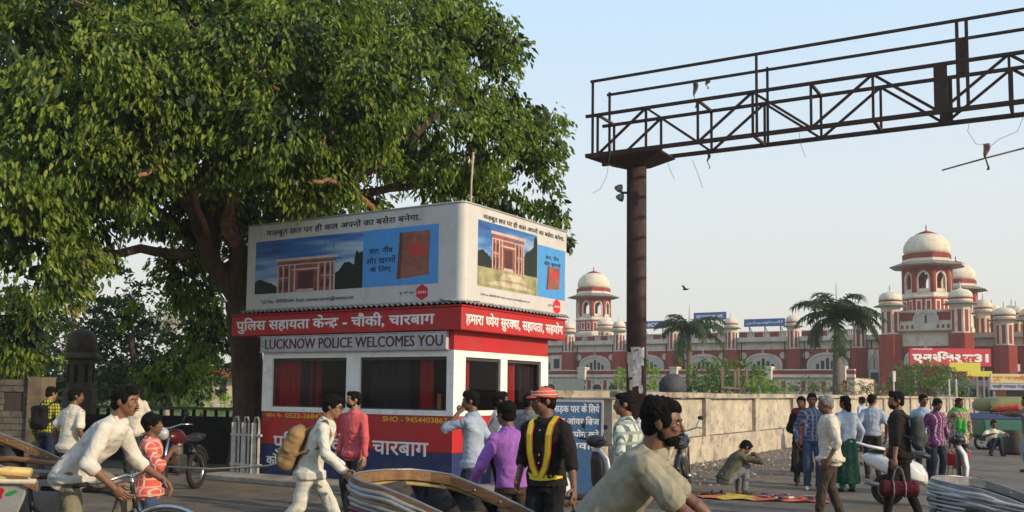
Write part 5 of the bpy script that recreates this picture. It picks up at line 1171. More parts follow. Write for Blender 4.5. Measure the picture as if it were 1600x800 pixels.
    hm.m = 2
    for s in (-1, 1): hm.ell(HM(.0185 * s, .0478, .003), (.0036, .0028, .0034), 6, 5, Rh); cap_(hm, HM(.008 * s, .054, .0155), HM(.030 * s, .045, .0145), .0024, .0018, 5)
    if beard >= 1: cap_(hm, HM(-.016, .057, -.0285), HM(0, .0635, -.0265), .003, .0038, 6); cap_(hm, HM(.016, .057, -.0285), HM(0, .0635, -.0265), .003, .0038, 6)
    hm.m = 3; cap_(hm, HM(-.011, .0585, -.0375), HM(.011, .0585, -.0375), .0032, .0032, 6)
    done(hm); hme = hm.mesh('tmp2', [], fix=False)
    bm = bmesh.new(); bm.from_mesh(me); nb = len(bm.faces); bm.from_mesh(hme)
    full = bpy.data.meshes.new('body'); bm.to_mesh(full); bm.free(); bpy.data.meshes.remove(me)
    mi = [0] * nb + list(hm.mi); full.polygons.foreach_set('material_index', mi); full.polygons.foreach_set('use_smooth', [True] * len(mi)); bpy.data.meshes.remove(hme)
    for m_ in (SK[sk], eyew, hairm, lipm): full.materials.append(m_)
    link('body', full, T_)
    # ---- hair / beard
    if hair != 'none':
        h = MB(); k = hv
        h.ell(HM(0, -.014, .022), (.0495 * k, .056 * k, .051 * k), 18, 12, Rh); h.ell(HM(0, .018, .046), (.038 * k, .034 * k, .022 * k), 14, 8, Rh); h.ell(HM(0, -.030, -.012), (.043 * k, .036, .040), 14, 8, Rh)
        for s in (-1, 1): h.ell(HM(.041 * s, .008, .012), (.009 * k, .020, .024), 8, 6, Rh)
        if hair == 'long': h.ell(HM(0, -.045, -.05), (.04, .03, .07), 12, 8, Rh)
        if hair == 'curly':
            rr = random.Random(seed)
            for _ in range(110):
                v = Vector((rr.gauss(0, 1), rr.gauss(-.3, 1), rr.gauss(.5, .8))).normalized(); h.ell(HM(v.x * .048 * k, -.014 + v.y * .052 * k, .022 + v.z * .050 * k), (rr.uniform(.005, .009),) * 3, 6, 5)
        if hair == 'quiff': h.ell(HM(0, .022, .062), (.034, .026, .016), 12, 8, Rh)
        hme = remesh(done(h), max(.005, bvox * .8), 1, wr=.010, seed=seed, wk=2.2); hme.materials.append(greyh if hair == 'grey' else hairm); link('hair', hme, T_)
    if beard == 2:
        h = MB(); h.ell(HM(0, .026, -.044), (.034, .032, .026), 14, 8, Rh); h.ell(HM(0, .0, -.036), (.0405, .02, .026), 12, 8, Rh)
        hme = remesh(done(h), max(.006, bvox), 2, wr=.003, seed=seed, wk=2.5); hme.materials.append(hairm); link('beard', hme, T_)
    # ---- clothes
    if shirt:
        b = MB(); b.loft(trunk_rings(1, .013, low=-.03 if hem < .03 else -.10, flare=.004))
        if hem: 
            c = hip + Vector((0, 0, -.03)); out = []
            for hh in (0, -hem * .5, -hem):
                a, e_ = .108 * build + .012 + hh * .06, .090 * build + .012 + hh * .06
                out.append([c + Vector((a * math.cos(q), e_ * math.sin(q) - u.y * hh * 0, hh)) for q in [2 * PI * i / 20 for i in range(20)]])
            b.loft(out)
        for s in (-1, 1):
            cap_(b, sh[s] - r_ * .012 * s, elb[s] if sleeve != 'short' else sh[s].lerp(elb[s], .72), .036 * build, .033 if sleeve != 'short' else .040)
            cap_(b, N - u * .035 + r_ * .04 * s, sh[s] - u * .006, .036, .031)
            if sleeve == 'long': cap_(b, elb[s], elb[s].lerp(wri[s], .93), .033, .0235); cap_(b, elb[s].lerp(wri[s], .88), elb[s].lerp(wri[s], .95), .0245, .0245)
            if sleeve == 'rolled': cap_(b, elb[s], elb[s].lerp(wri[s], .22), .035, .033)
        cap_(b, N - u * .03, N + u * .008, .050, .037)
        sm_ = remesh(done(b), vox, 4, wr=wr * (H / 1.66), seed=seed); sm_.materials.append(shirt); shirt_o = link('shirt', sm_, T_)
        if collar:
            b = MB(); R1 = [N + u * .012 + r_ * (.040 * math.cos(q)) + f_ * (.042 * math.sin(q) + .003) + u * (.006 * -math.sin(q)) for q in [PI / 2 + .35 + (2 * PI - .7) * i / 16 for i in range(17)]]
            b.loft([[p + u * .012 for p in R1], [p + (p - N).normalized() * .012 - u * .016 for p in R1]], cap=False); done(b)
            o = b.build('collar', shirt, T_); so_ = o.modifiers.new('s', 'SOLIDIFY'); so_.thickness = .006
    if tr:
        b = MB(); b.loft([[hip + Vector((a * build * math.cos(q), c2 * build * math.sin(q), h)) for q in [2 * PI * i / 20 for i in range(20)]] for h, a, c2 in ((-.06, .088, .070), (-.02, .092, .072), (.02, .086, .066), (.05, .08, .06))])
        for s in (-1, 1):
            cap_(b, hj[s] + Vector((-.006 * s, 0, -.01)), kne[s], .053 * build, .043); e_ = kne[s].lerp(ank[s], .95 * trl); cap_(b, kne[s], e_, .043, .034)
        tm = remesh(done(b), vox, 4, wr=wr * .9, seed=seed + 50); tm.materials.append(tr); link('trousers', tm, T_)
        if belt:
            b = MB(); q_ = [hip + u * .018 + Vector(((.089 * build) * math.cos(q), .069 * build * math.sin(q), 0)) for q in [2 * PI * i / 24 for i in range(24)]]
            b.loft([q_, [p + Vector((0, 0, .022)) for p in q_]], cap=False); done(b); b.build('belt', shoeb, T_)
    if skirt:
        b = MB(); out = []
        for h, a, c2 in ((.04, .085, .065), (-.05, .105, .085), (-.2, .11, .095), (-.36, .125, .11), (skirt[1], .13, .12)):
            out.append([hip + Vector((a * math.cos(q) * (1 + .05 * math.sin(q * 9)), c2 * math.sin(q) * (1 + .05 * math.sin(q * 9)), h)) for q in [2 * PI * i / 40 for i in range(40)]])
        b.loft(out); tm = remesh(done(b), vox, 2, wr=wr, seed=seed + 90); tm.materials.append(skirt[0]); link('skirt', tm, T_)
    if scarf:
        b = MB(); 
        for s in (-1, 1): cap_(b, N + u * .01 + r_ * .04 * s + f_ * .02, hip + u * .10 + f_ * .070 + r_ * .035 * s, .030, .036); cap_(b, hip + u * .10 + f_ * .060 + r_ * .035 * s, hip + f_ * .065 + r_ * .035 * s - u * .06 + f_ * .012, .036, .034)
        cap_(b, N + r_ * .07, N - r_ * .07, .045, .045); tm = remesh(done(b), vox, 3, wr=.006, seed=seed + 20); tm.materials.append(scarf); link('scarf', tm, T_)
    for s in (-1, 1):
        if shoe:
            fd = Vector(feet_dir[s] if feet_dir else (.15 * s, 1, 0)).normalized(); b = MB(); cap_(b, ank[s] + Vector((0, 0, -.022)) - fd * .012, ank[s] + fd * .088 + Vector((0, 0, -.026)), .026, .019)
            cap_(b, ank[s] + Vector((0, 0, -.01)), ank[s] + fd * .03 + Vector((0, 0, -.02)), .024, .022); tm = remesh(done(b), max(.007, vox * .8), 2); tm.materials.append(shoe); link('shoe', tm, T_)
    def at(v): return T_.matrix_basis @ (Vector(v) * sc)
    T_rot = Euler((0, 0, th)).to_matrix(); lv = Vector(loc)
    J = dict(N=N, u=u, r=r_, f=f_, wri=wri, elb=elb, hip=hip, HM=HM, Rh=Rh, H=H, T=T_, sh=sh, W=lambda v: lv + T_rot @ (Vector(v) * sc), th=th, vox=vox)
    return J
def on(J, name, label, cat, mb, m, wr=.004, vox=None, smooth=3, group=None):
    """a carried thing made in the person's own frame but standing on its own"""
    mb.v = [tuple(Vector(v) * J['H']) for v in mb.v]; me = remesh(mb, vox or J['vox'], smooth, wr=wr, seed=len(label)); me.materials.append(m)
    o = link(name, me, None, J['T'].location, (0, 0, J['th'])); return tag(o, label, cat, group)
def backpack(J, label, m, side=0, k=1., straps=True, drop=0):
    b = MB(); c = J['hip'] + J['u'] * (.14 - drop) - J['f'] * (.115 + .02 * k) + J['r'] * side; R = Matrix((J['r'], J['f'], J['u'])).transposed()
    [cap_(b, c + J['u'] * (.075 * k * e) + J['r'] * (-.045 * k), c + J['u'] * (.075 * k * e) + J['r'] * (.045 * k), .046 * k, .046 * k) for e in (-1, -.6, -.2, .2, .6, 1)]; b.ell(c, (.078 * k, .05 * k, .12 * k), 16, 12, R); b.ell(c - J['u'] * .05 - J['f'] * .03, (.065 * k, .04 * k, .06 * k), 14, 8, R); cap_(b, c - J['u'] * .09 - J['r'] * .05 * k, c - J['u'] * .09 + J['r'] * .05 * k, .045 * k, .045 * k)
    if straps:
        for s in (-1, 1):
            p = [c + J['u'] * .09 + J['r'] * .05 * s, J['N'] - J['u'] * .0 + J['r'] * .06 * s + J['u'] * .012, J['N'] - J['u'] * .06 + J['r'] * .075 * s + J['f'] * .068, J['N'] - J['u'] * .14 + J['r'] * .09 * s + J['f'] * .045, c - J['u'] * .06 + J['r'] * .08 * s]
            for a, b_ in zip(p, p[1:]): cap_(b, a, b_, .011, .011, 8)
    return on(J, 'backpack', label, 'backpack', b, m, wr=.012)
def cyc(px, d): return gx(px, d)
RD = math.radians
"""pose notes: th = heading, 0 away from the viewer, +90 deg facing left, -90 deg facing right, 180 facing the viewer"""
# --- left group
c_white = cloth('white', (.62, .58, .50)); c_cream = cloth('cream', (.58, .54, .44)); c_khaki = cloth('khaki', (.20, .18, .125)); c_black = cloth('black', (.012, .012, .014)); c_dark = cloth('charcoal', (.035, .033, .033))
c_navy = cloth('navy', (.02, .025, .05)); c_brown = cloth('brown', (.06, .045, .035)); c_pink = cloth('pink', (.60, .11, .12)); c_lblue = cloth('light_blue', (.32, .38, .46)); c_purple = cloth('purple', (.30, .12, .42))
c_jean = cloth('denim', (.05, .08, .15)); c_grey = cloth('grey', (.16, .17, .18)); c_tee = cloth('faded_tee', (.30, .28, .20)); c_blackp = cloth('black_uniform', (.018, .014, .013))
R1 = Vector((-4.50, 7.3, 0))               # left rickshaw, rear axle
person('thin rickshaw puller in untucked white shirt and khaki trousers leaning over the left handlebar', R1 + Vector((1.25, .0, 0)), RD(-90), 7.3, 1.62, hip=(0, -.02, .615), lean=.76, head=(-.05, -.08), hair='quiff',
       hands={-1: (-.14, .34, .555), 1: (.16, .23, .545)}, feet={-1: (-.07, .14, .26), 1: (.07, -.06, .13)}, kn={1: (.1, 1, 0), -1: (-.1, 1, .3)}, el={-1: (-.3, -.3, -1), 1: (.5, -.4, -1)}, shirt=c_white, sleeve='rolled', hem=.035, tr=c_khaki, sk='a', beard=1, shoe=sandal, fist={-1: 1.1, 1: .8})
person('short curly haired child in red checked shirt with a hand at the chin', gx(236, 8.9), RD(-80), 8.9, 1.37, build=1.12, head=(-.1, .05), hair='curly', hv=1.12, hands={1: (.05, .15, .74), -1: (-.1, .12, .66)}, el={1: (.6, .1, -1), -1: (-.6, .2, -1)}, shirt=check('check_red', (.55, .10, .07), (.62, .45, .38), (.60, .30, .24), .07, .22), sleeve='rolled', hem=.05, tr=c_jean, sk='b')
person('man in a plain white shirt standing behind the curly haired child and facing the street', gx(213, 17.5), RD(180), 17, 1.68, head=(.15, -.1), shirt=c_white, sleeve='long', hem=.05, tr=c_dark, sk='b')
person('white shirted man half hidden behind the leaning rickshaw puller', gx(112, 13.5), RD(-25), 13, 1.60, head=(-.5, -.05), shirt=c_cream, sleeve='short', hem=.04, tr=c_jean, sk='b', lean=.1)
J = person('man in a yellow and black checked shirt walking away beside the stone pier', gx(76, 16.5), RD(-10), 16, 1.62, head=(-.4, -.2), shirt=check('check_yellow', (.50, .50, .06), (.03, .03, .02), (.10, .11, .03), .055, .4), sleeve='long', tr=c_navy, sk='c', feet={-1: (-.05, .1, .042), 1: (.06, -.1, .05)})
backpack(J, 'dark backpack on the man in the yellow checked shirt', c_black)
# --- booth group
J = person('bespectacled young man in cream clothes striding before the booth with a backpack', gx(492, 9.9), RD(-90), 9.9, 1.64, hip=(0, -.02, .505), lean=.36, head=(-.05, -.25), shirt=cloth('pale_cotton', (.60, .60, .52)), sleeve='long', hem=.05, tr=cloth('pale_cotton_trousers', (.56, .55, .46)), sk='c',
       hands={1: (.15, .22, .48), -1: (-.13, .16, .50)}, feet={-1: (-.06, .20, .05), 1: (.06, -.24, .08)}, shoe=sandal, hv=1.06)
s = MB(); 
for e in (-1, 1): s.tube([J['HM'](.02 * e + .015 * math.cos(q), .060, .002 + .012 * math.sin(q)) * J['H'] for q in [PI / 5 * i for i in range(10)]], .0028, 5, closed=True); s.tube([J['HM'](.034 * e, .058, .004) * J['H'], J['HM'](.049 * e, -.004, .004) * J['H']], .0028, 5)
s.build('glasses', mat('black_frame', (.01, .01, .01), .3, var=0, bump=0), J['T'])
backpack(J, 'bulging tan backpack on the striding man in cream', cloth('tan_canvas', (.26, .17, .08), .25), k=1.2, drop=.075)
person('bearded man in a salmon pink shirt standing close to the booth wall', gx(556, 12.7), RD(150), 12.4, 1.60, head=(-.55, .02), beard=2, shirt=c_pink, sleeve='long', hem=.04, tr=c_dark, sk='c', hands={-1: (-.17, .08, .47), 1: (.15, .02, .5)})
person('light blue shirted man with a hand at his mouth by the booth corner', gx(742, 11.2), RD(70), 11.2, 1.62, head=(.25, -.1), shirt=c_lblue, sleeve='rolled', hem=.05, tr=c_navy, sk='b', hands={-1: (-.05, .10, .84), 1: (.18, -.02, .49)}, el={-1: (-.6, .5, -1)}, hair='quiff')
J = person('man in a pale pink checked shirt facing right beside the booth', gx(778, 12.0), RD(-70), 12, 1.62, head=(-.2, .0), shirt=check('check_pale', (.66, .55, .50), (.60, .40, .38), (.62, .5, .46), .03, .3), sleeve='long', tr=c_black, sk='b')
b = MB(); c = Vector((-.02, -.13, .50)); b.ell(c, (.05, .085, .085), 14, 10); cap_(b, c + Vector((0, .03, .07)), J['N'] + Vector((.06, -.02, .0)), .007, .007, 7); cap_(b, c + Vector((0, -.03, .07)), J['N'] + Vector((.06, -.05, 0)), .007, .007, 7)
on(J, 'shoulder_bag', 'black shoulder bag hanging behind the man in the pale pink checked shirt', 'bag', b, c_black)
person('man in a bright purple shirt walking with his back to the viewer', gx(803, 8.6), RD(28), 8.6, 1.55, hip=(0, 0, .52), lean=.12, head=(.25, -.1), shirt=c_purple, sleeve='long', tr=c_brown, sk='b', hands={-1: (-.22, .10, .50), 1: (.19, .0, .46)}, feet={-1: (-.06, .16, .042), 1: (.06, -.15, .06)}, hv=1.06, lat=-.06, belt=True)
person('short haired man glimpsed between the purple shirt and the traffic warden', gx(826, 13.2), RD(-30), 13, 1.6, head=(-.6, 0), shirt=c_grey, sleeve='long', tr=c_black, sk='b')
# traffic warden
J = person('traffic warden in black shirt with yellow reflective harness and orange cap', gx(856, 8.1), RD(150), 8.1, 1.66, head=(-.75, -.05), shirt=c_blackp, sleeve='rolled', tr=c_black, sk='b', beard=1, build=1.08, hands={-1: (-.22, .14, .50), 1: (.14, .05, .52)}, fist={-1: 1.2}, hair='short', belt=True)
u, r, f, N, hp, HM, H_ = J['u'], J['r'], J['f'], J['N'], J['hip'], J['HM'], J['H']
hy = mat('reflective_yellow', (.68, .58, .03), .4, var=.05, bump=0); ho = mat('harness_orange', (.62, .12, .03), .5, var=.05, bump=0)
def strap(pts, w_, m_, name, th_=.004, outdir=None):
    s = MB(); P_ = [Vector(p) for p in pts]; rings = []
    for i, p in enumerate(P_):
        t = (P_[min(i + 1, len(P_) - 1)] - P_[max(0, i - 1)]).normalized(); o_ = (outdir[i] if outdir else f); o_ = (o_ - t * o_.dot(t)).normalized(); sdv = t.cross(o_)
        rings.append([p + sdv * w_ / 2, p + sdv * w_ / 2 + o_ * th_, p - sdv * w_ / 2 + o_ * th_, p - sdv * w_ / 2])
    s.loft([[v * H_ for v in q] for q in rings], smooth=False); return s.build(name, m_, J['T'])
for s_ in (-1, 1):
    pts = [N + r * .062 * s_ - f * .075 - u * .10, N + r * .058 * s_ - f * .055 + u * .0, N + r * .056 * s_ + u * .022, N + r * .056 * s_ + f * .056 - u * .012, N + r * .054 * s_ + f * .082 - u * .06, hp + r * .05 * s_ + f * .086 + u * .14, hp + r * .035 * s_ + f * .084 + u * .07, hp + r * .012 * s_ + f * .085 + u * .025]
    od = [-f, u - f, u, u + f, f, f, f, f]
    strap(pts, .036, ho, 'harness_edge', .003, od); strap([p + o * .0035 for p, o in zip(pts, od)], .022, hy, 'harness_strap', .003, od)
bl_ = [hp + u * .02 + Vector((.1 * math.cos(q), .083 * math.sin(q), .008 * math.cos(2 * q))) for q in [2 * PI * i / 20 for i in range(21)]]
strap(bl_, .026, hy, 'harness_belt', .004, [Vector((math.cos(2 * PI * i / 20), math.sin(2 * PI * i / 20), 0)) for i in range(21)])
for i in range(5): s = MB(); s.ell((N + f * (.072 + .004 * i) - u * (.04 + .04 * i)) * H_, (.007, .004, .007), 8, 6); s.build('button', mat('button_pale', (.6, .58, .5), .4, var=0, bump=0), J['T'])
s = MB(); s.ell(HM(0, -.004, .022) * H_, tuple(q * H_ for q in (.056, .066, .052)), 24, 14, J['Rh']); hme = s.mesh('cap', []); 
bm = bmesh.new(); bm.from_mesh(hme); bmesh.ops.bisect_plane(bm, geom=bm.verts[:] + bm.edges[:] + bm.faces[:], plane_co=HM(0, 0, .018) * H_, plane_no=J['Rh'] @ Vector((0, .12, -1)), clear_outer=True); bm.to_mesh(hme); bm.free()
capm = mat('cap_orange', (.60, .10, .05), .6); hme.materials.append(capm); co2 = link('cap', hme, J['T']); q_ = co2.modifiers.new('s', 'SOLIDIFY'); q_.thickness = .01
s = MB(); s.ell(HM(0, .062, .020) * H_, tuple(q * H_ for q in (.040, .030, .006)), 14, 6, J['Rh']); s.build('cap_peak', capm, J['T'])
for dz in (.030, .048):
    s = MB(); k = math.sqrt(1 - (dz - .022) ** 2 / .052 ** 2) * 1.03; s.tube([HM(.057 * k * math.cos(q), -.004 + .067 * k * math.sin(q), dz) * H_ for q in [2 * PI * i / 24 for i in range(24)]], .0045, 6, closed=True); s.build('cap_stripe', mat('stripe_cream', (.65, .5, .4), .6), J['T'])
s = MB(); w_ = J['wri'][-1]; a_ = J['W'](w_ + Vector((0, .02, -.035))); s.tube([a_ + Vector((-.01, 0, .04)), a_ + Vector((.02, 0, -.1)), Vector((a_.x + .34, a_.y - .25, .02))], .013, 8); tag(s.build('cane', mat('dark_cane', (.07, .045, .03), .5)), 'dark wooden cane held by the traffic warden', 'cane')
# --- centre
R2 = Vector((-.50, 5.35, 0)); H2 = RD(-20); d2 = Vector((math.cos(H2), math.sin(H2), 0))
J = person('rickshaw puller in a faded olive t-shirt riding past close to the viewer', R2 + d2 * .98, RD(-90) + H2 + .12, 4.6, 1.70, hip=(0, .0, .535), lean=.70, head=(.02, -.12), hair='curly', hv=1.0, beard=2, hands={1: (.15, .41, .49), -1: (-.15, .43, .49)}, el={-1: (-1, -.3, -.5), 1: (1, -.3, -.5)}, feet={-1: (-.07, .14, .22), 1: (.07, -.04, .10)}, shirt=c_tee, sleeve='short', hem=.03, tr=c_navy, sk='b', collar=False, fist={-1: 1.2, 1: 1.2}, build=1.05, shoe=sandal)
person('moustached man in a pale green plaid shirt looking left beside the gantry post', gx(981, 9.6), RD(55), 9.6, 1.62, head=(.5, .0), beard=1, shirt=check('check_green', (.50, .52, .44), (.10, .16, .14), (.25, .28, .26), .10, .3), sleeve='long', tr=c_jean, sk='a')
J = person('man in white walking away behind the gantry post', gx(1018, 12.2), RD(20), 12, 1.60, head=(0, -.1), shirt=c_white, sleeve='long', tr=cloth('white_trousers', (.58, .56, .5)), sk='b', feet={-1: (-.05, .13, .042), 1: (.06, -.15, .06)})
backpack(J, 'dark backpack of the man in white behind the gantry post', c_dark, k=.9)
person('barefoot man squatting by the orange cloth with his head in his arms', gx(1142, 15.6), RD(-75), 15.6, 1.6, hip=(0, -.08, .17), lean=.66, head=(0, -.75), shirt=cloth('olive', (.10, .095, .06)), sleeve='rolled', tr=c_grey, sk='b', hands={1: (.05, .24, .40), -1: (-.06, .25, .38)}, el={-1: (-.8, .2, -.3), 1: (.8, .2, -.3)}, feet={-1: (-.08, .12, .042), 1: (.08, .10, .042)}, shoe=None)
# --- right group
person('woman in a dark dress with a rust shawl over her head', gx(1252, 17.4), RD(170), 17, 1.60, head=(-.3, -.1), hair='long', shirt=c_black, sleeve='long', skirt=(cloth('black_skirt', (.015, .015, .018)), -.38), tr=c_brown, scarf=cloth('rust_shawl', (.16, .04, .035)), sk='a', hands={-1: (-.08, .12, .58), 1: (.08, .12, .58)})
person('man in a navy plaid shirt with white shoes right of the shawled woman', gx(1268, 16.6), RD(175), 16, 1.66, head=(-.2, -.15), shirt=check('check_navy', (.06, .08, .16), (.35, .36, .4), (.18, .2, .28), .07, .25), sleeve='long', tr=c_jean, sk='b', shoe=shoew)
person('stout grey haired man in a cream white shirt and dark trousers facing left', gx(1296, 12.6), RD(78), 12.3, 1.62, head=(.1, -.12), hair='grey', shirt=c_cream, sleeve='rolled', hem=.035, tr=c_brown, sk='b', build=1.18, feet={-1: (-.06, .10, .042), 1: (.06, -.08, .042)})
person('woman in pale top and dark green skirt standing behind the grey haired man', gx(1322, 16.3), RD(15), 16.3, 1.62, head=(.3, 0), hair='long', shirt=c_lblue, sleeve='long', skirt=(cloth('dark_green_skirt', (.012, .045, .035)), -.44), tr=cloth('green_hem', (.02, .25, .13)), sk='b')
person('man in a light blue shirt seen from behind left of the dark backpack', gx(1362, 19), RD(-15), 19, 1.66, head=(-.6, 0), shirt=c_lblue, sleeve='short', tr=c_dark, sk='b', belt=True)
person('small distant man left of the light blue shirt by the wall', gx(1348, 28), RD(30), 28, 1.6, head=(.3, 0), shirt=cloth('pale_blue', (.45, .5, .58)), sleeve='long', tr=c_dark, sk='b')
J = person('bearded man in a black shirt carrying a red travel bag and looking left', gx(1405, 12.9), RD(62), 12.9, 1.68, head=(.5, -.05), beard=2, hair='quiff', shirt=c_blackp, sleeve='rolled', hem=.03, tr=c_black, sk='a', hands={-1: (-.21, .02, .47), 1: (.16, .08, .55)}, fist={-1: 1.2}, build=1.1, feet={-1: (-.06, .10, .042), 1: (.06, -.12, .05)})
backpack(J, 'dark grey backpack on the man with the red travel bag', cloth('slate', (.05, .06, .055)), k=1.05)
hb_ = J['W'](J['wri'][-1] + Vector((0, .0, -.05)))
BG = thing('travel_bag', 'red and grey barrel travel bag held by the man in black', 'bag', (hb_.x + .05, hb_.y, hb_.z - .30), RD(-12), scale=.8)
b = MB(); b.tube([(-.30, 0, 0), (-.27, 0, 0), (.27, 0, 0), (.30, 0, 0)], [.08, .13, .13, .08], 16); me = remesh(b, .014, 3, wr=.006, seed=4); me.materials.append(cloth('bag_red', (.075, .010, .016))); link('shell', me, BG)
for x in (-.10, .08): s = MB(); s.tube([(x, .136 * math.cos(q), .136 * math.sin(q)) for q in [2 * PI * i / 16 for i in range(16)]], .012, 6, closed=True); s.build('band', cloth('bag_grey', (.22, .2, .19)), BG)
s = MB(); s.tube([(-.10, -.05, .14), (-.06, 0, .30), (0, 0, .35), (.05, 0, .30), (.08, -.05, .14)], .012, 6); s.tube([(-.10, .06, .14), (-.05, 0.02, .30), (0, .02, .35), (.04, .02, .30), (.08, .06, .14)], .012, 6); s.build('handle', MATS['cloth_bag_grey'], BG)
person('man in a blue shirt with a black strap seen behind the plaid shirted youth', gx(1441, 19), RD(165), 19, 1.67, head=(.3, -.1), shirt=cloth('sky_blue', (.35, .45, .58)), sleeve='long', tr=c_navy, sk='b')
person('youth in a purple and white plaid shirt looking down by the white scooter', gx(1460, 18), RD(-170), 18, 1.6, head=(.1, -.35), shirt=check('check_purple', (.10, .03, .12), (.55, .42, .45), (.2, .05, .08), .085, .2), sleeve='long', hem=.06, tr=c_navy, sk='b')
person('woman in a green scarf and checked shawl walking toward the viewer', gx(1497, 22), RD(180), 22, 1.6, head=(.4, 0), hair='long', shirt=check('check_tan', (.45, .36, .25), (.12, .08, .06), (.3, .2, .15), .08, .35), sleeve='long', hem=.16, tr=c_dark, scarf=cloth('bright_green', (.03, .35, .05)), sk='b', build=1.15)
person('man squatting in a cream t-shirt before the auto rickshaw', gx(1548, 27), RD(180), 27, 1.6, hip=(0, -.05, .17), lean=.3, head=(0, -.25), shirt=c_cream, sleeve='short', tr=c_navy, sk='b', hands={-1: (-.12, .25, .38), 1: (.12, .25, .38)}, feet={-1: (-.1, .14, .042), 1: (.1, .14, .042)})
J = person('man at the right edge in a grey vest raising a red bundle on his arm', gx(1606, 21), RD(85), 21, 1.66, head=(0, 0), shirt=c_grey, sleeve='short', tr=c_lblue, sk='b', hands={1: (.1, .30, .76), -1: (-.1, .28, .78)})
b = MB(); cap_(b, Vector((-.10, .18, .84)), Vector((.0, .40, .82)), .045, .035); on(J, 'red_bundle', 'red rolled bundle held out at the right edge of the street', 'bundle', b, cloth('coral', (.65, .10, .07)), vox=.015)
# ================================================================== vehicles
rub = mat('rubber', (.015, .014, .013), .8, var=.1); chrome = mat('chrome', (.55, .54, .52), .22, 1, var=.05, bump=0); steel = mat('dull_steel', (.30, .29, .28), .45, .8, var=.2)
blackm = mat('black_enamel', (.012, .012, .013), .35, var=.1, bump=.02); wood = mat('old_wood', (.22, .12, .055), .7, var=.3, vs=7, bump=.3, stretch=(.4, 3, 3)); plas = mat('black_plastic', (.02, .02, .02), .45, var=.1)
def wheel(par, c, r, tr=.018, ax='y', sp=28, name='wheel', steer=0):
    s = MB(); s.tube([(r * math.cos(q), 0, r * math.sin(q)) for q in [2 * PI * i / 32 for i in range(32)]], tr, 8, closed=True); w_ = s.build(name, rub, par, c, (0, 0, steer))
    s = MB(); s.tube([((r - tr * 1.2) * math.cos(q), 0, (r - tr * 1.2) * math.sin(q)) for q in [2 * PI * i / 32 for i in range(32)]], tr * .55, 6, closed=True); s.build('rim', chrome, w_)
    s = MB(); s.lathe([(.02, -.045), (.03, -.04), (.018, -.02), (.018, .02), (.03, .04), (.02, .045)], (0, 0, 0), 10, 'y'); s.build('hub', steel, w_)
    if sp:
        s = MB()
        for i in range(sp):
            q = 2 * PI * i / sp; s.tube([(.025 * math.cos(q + .5), .03 * (-1) ** i, .025 * math.sin(q + .5)), ((r - tr * 1.5) * math.cos(q), 0, (r - tr * 1.5) * math.sin(q))], .0016, 3, cap=False)
        o = s.build('spokes', steel, w_); o['kind'] = 'stuff'
    return w_
def Upath(off, zb, zf, xf, n=9, xb=-.33, hw=.42):
    """horseshoe round the passenger seat; off pushes it outward; zb/zf height at the back / at the front tips xf"""
    P_ = []
    x0 = .0; zz = lambda x: zb + (zf - zb) * max(0, (x + .12) / (xf + .12)) ** 1.25
    for i in range(5): x = xf + (x0 - xf) * i / 5; P_.append((x, -(hw + off) * (1 - .12 * max(0, x) ** 2), zz(x)))
    for i in range(n + 1): q = -PI / 2 - PI * i / n; P_.append((x0 + math.cos(q) * (-xb + off) * 1.0, math.sin(q) * (hw + off), zz(x0) + (zb - zz(x0)) * min(1, 1.5 * abs(math.cos(q))) + .01 * abs(math.cos(q))))
    for i in range(5): x = x0 + (xf - x0) * (i + 1) / 5; P_.append((x, (hw + off) * (1 - .12 * max(0, x) ** 2), zz(x)))
    return [Vector(p) for p in P_]
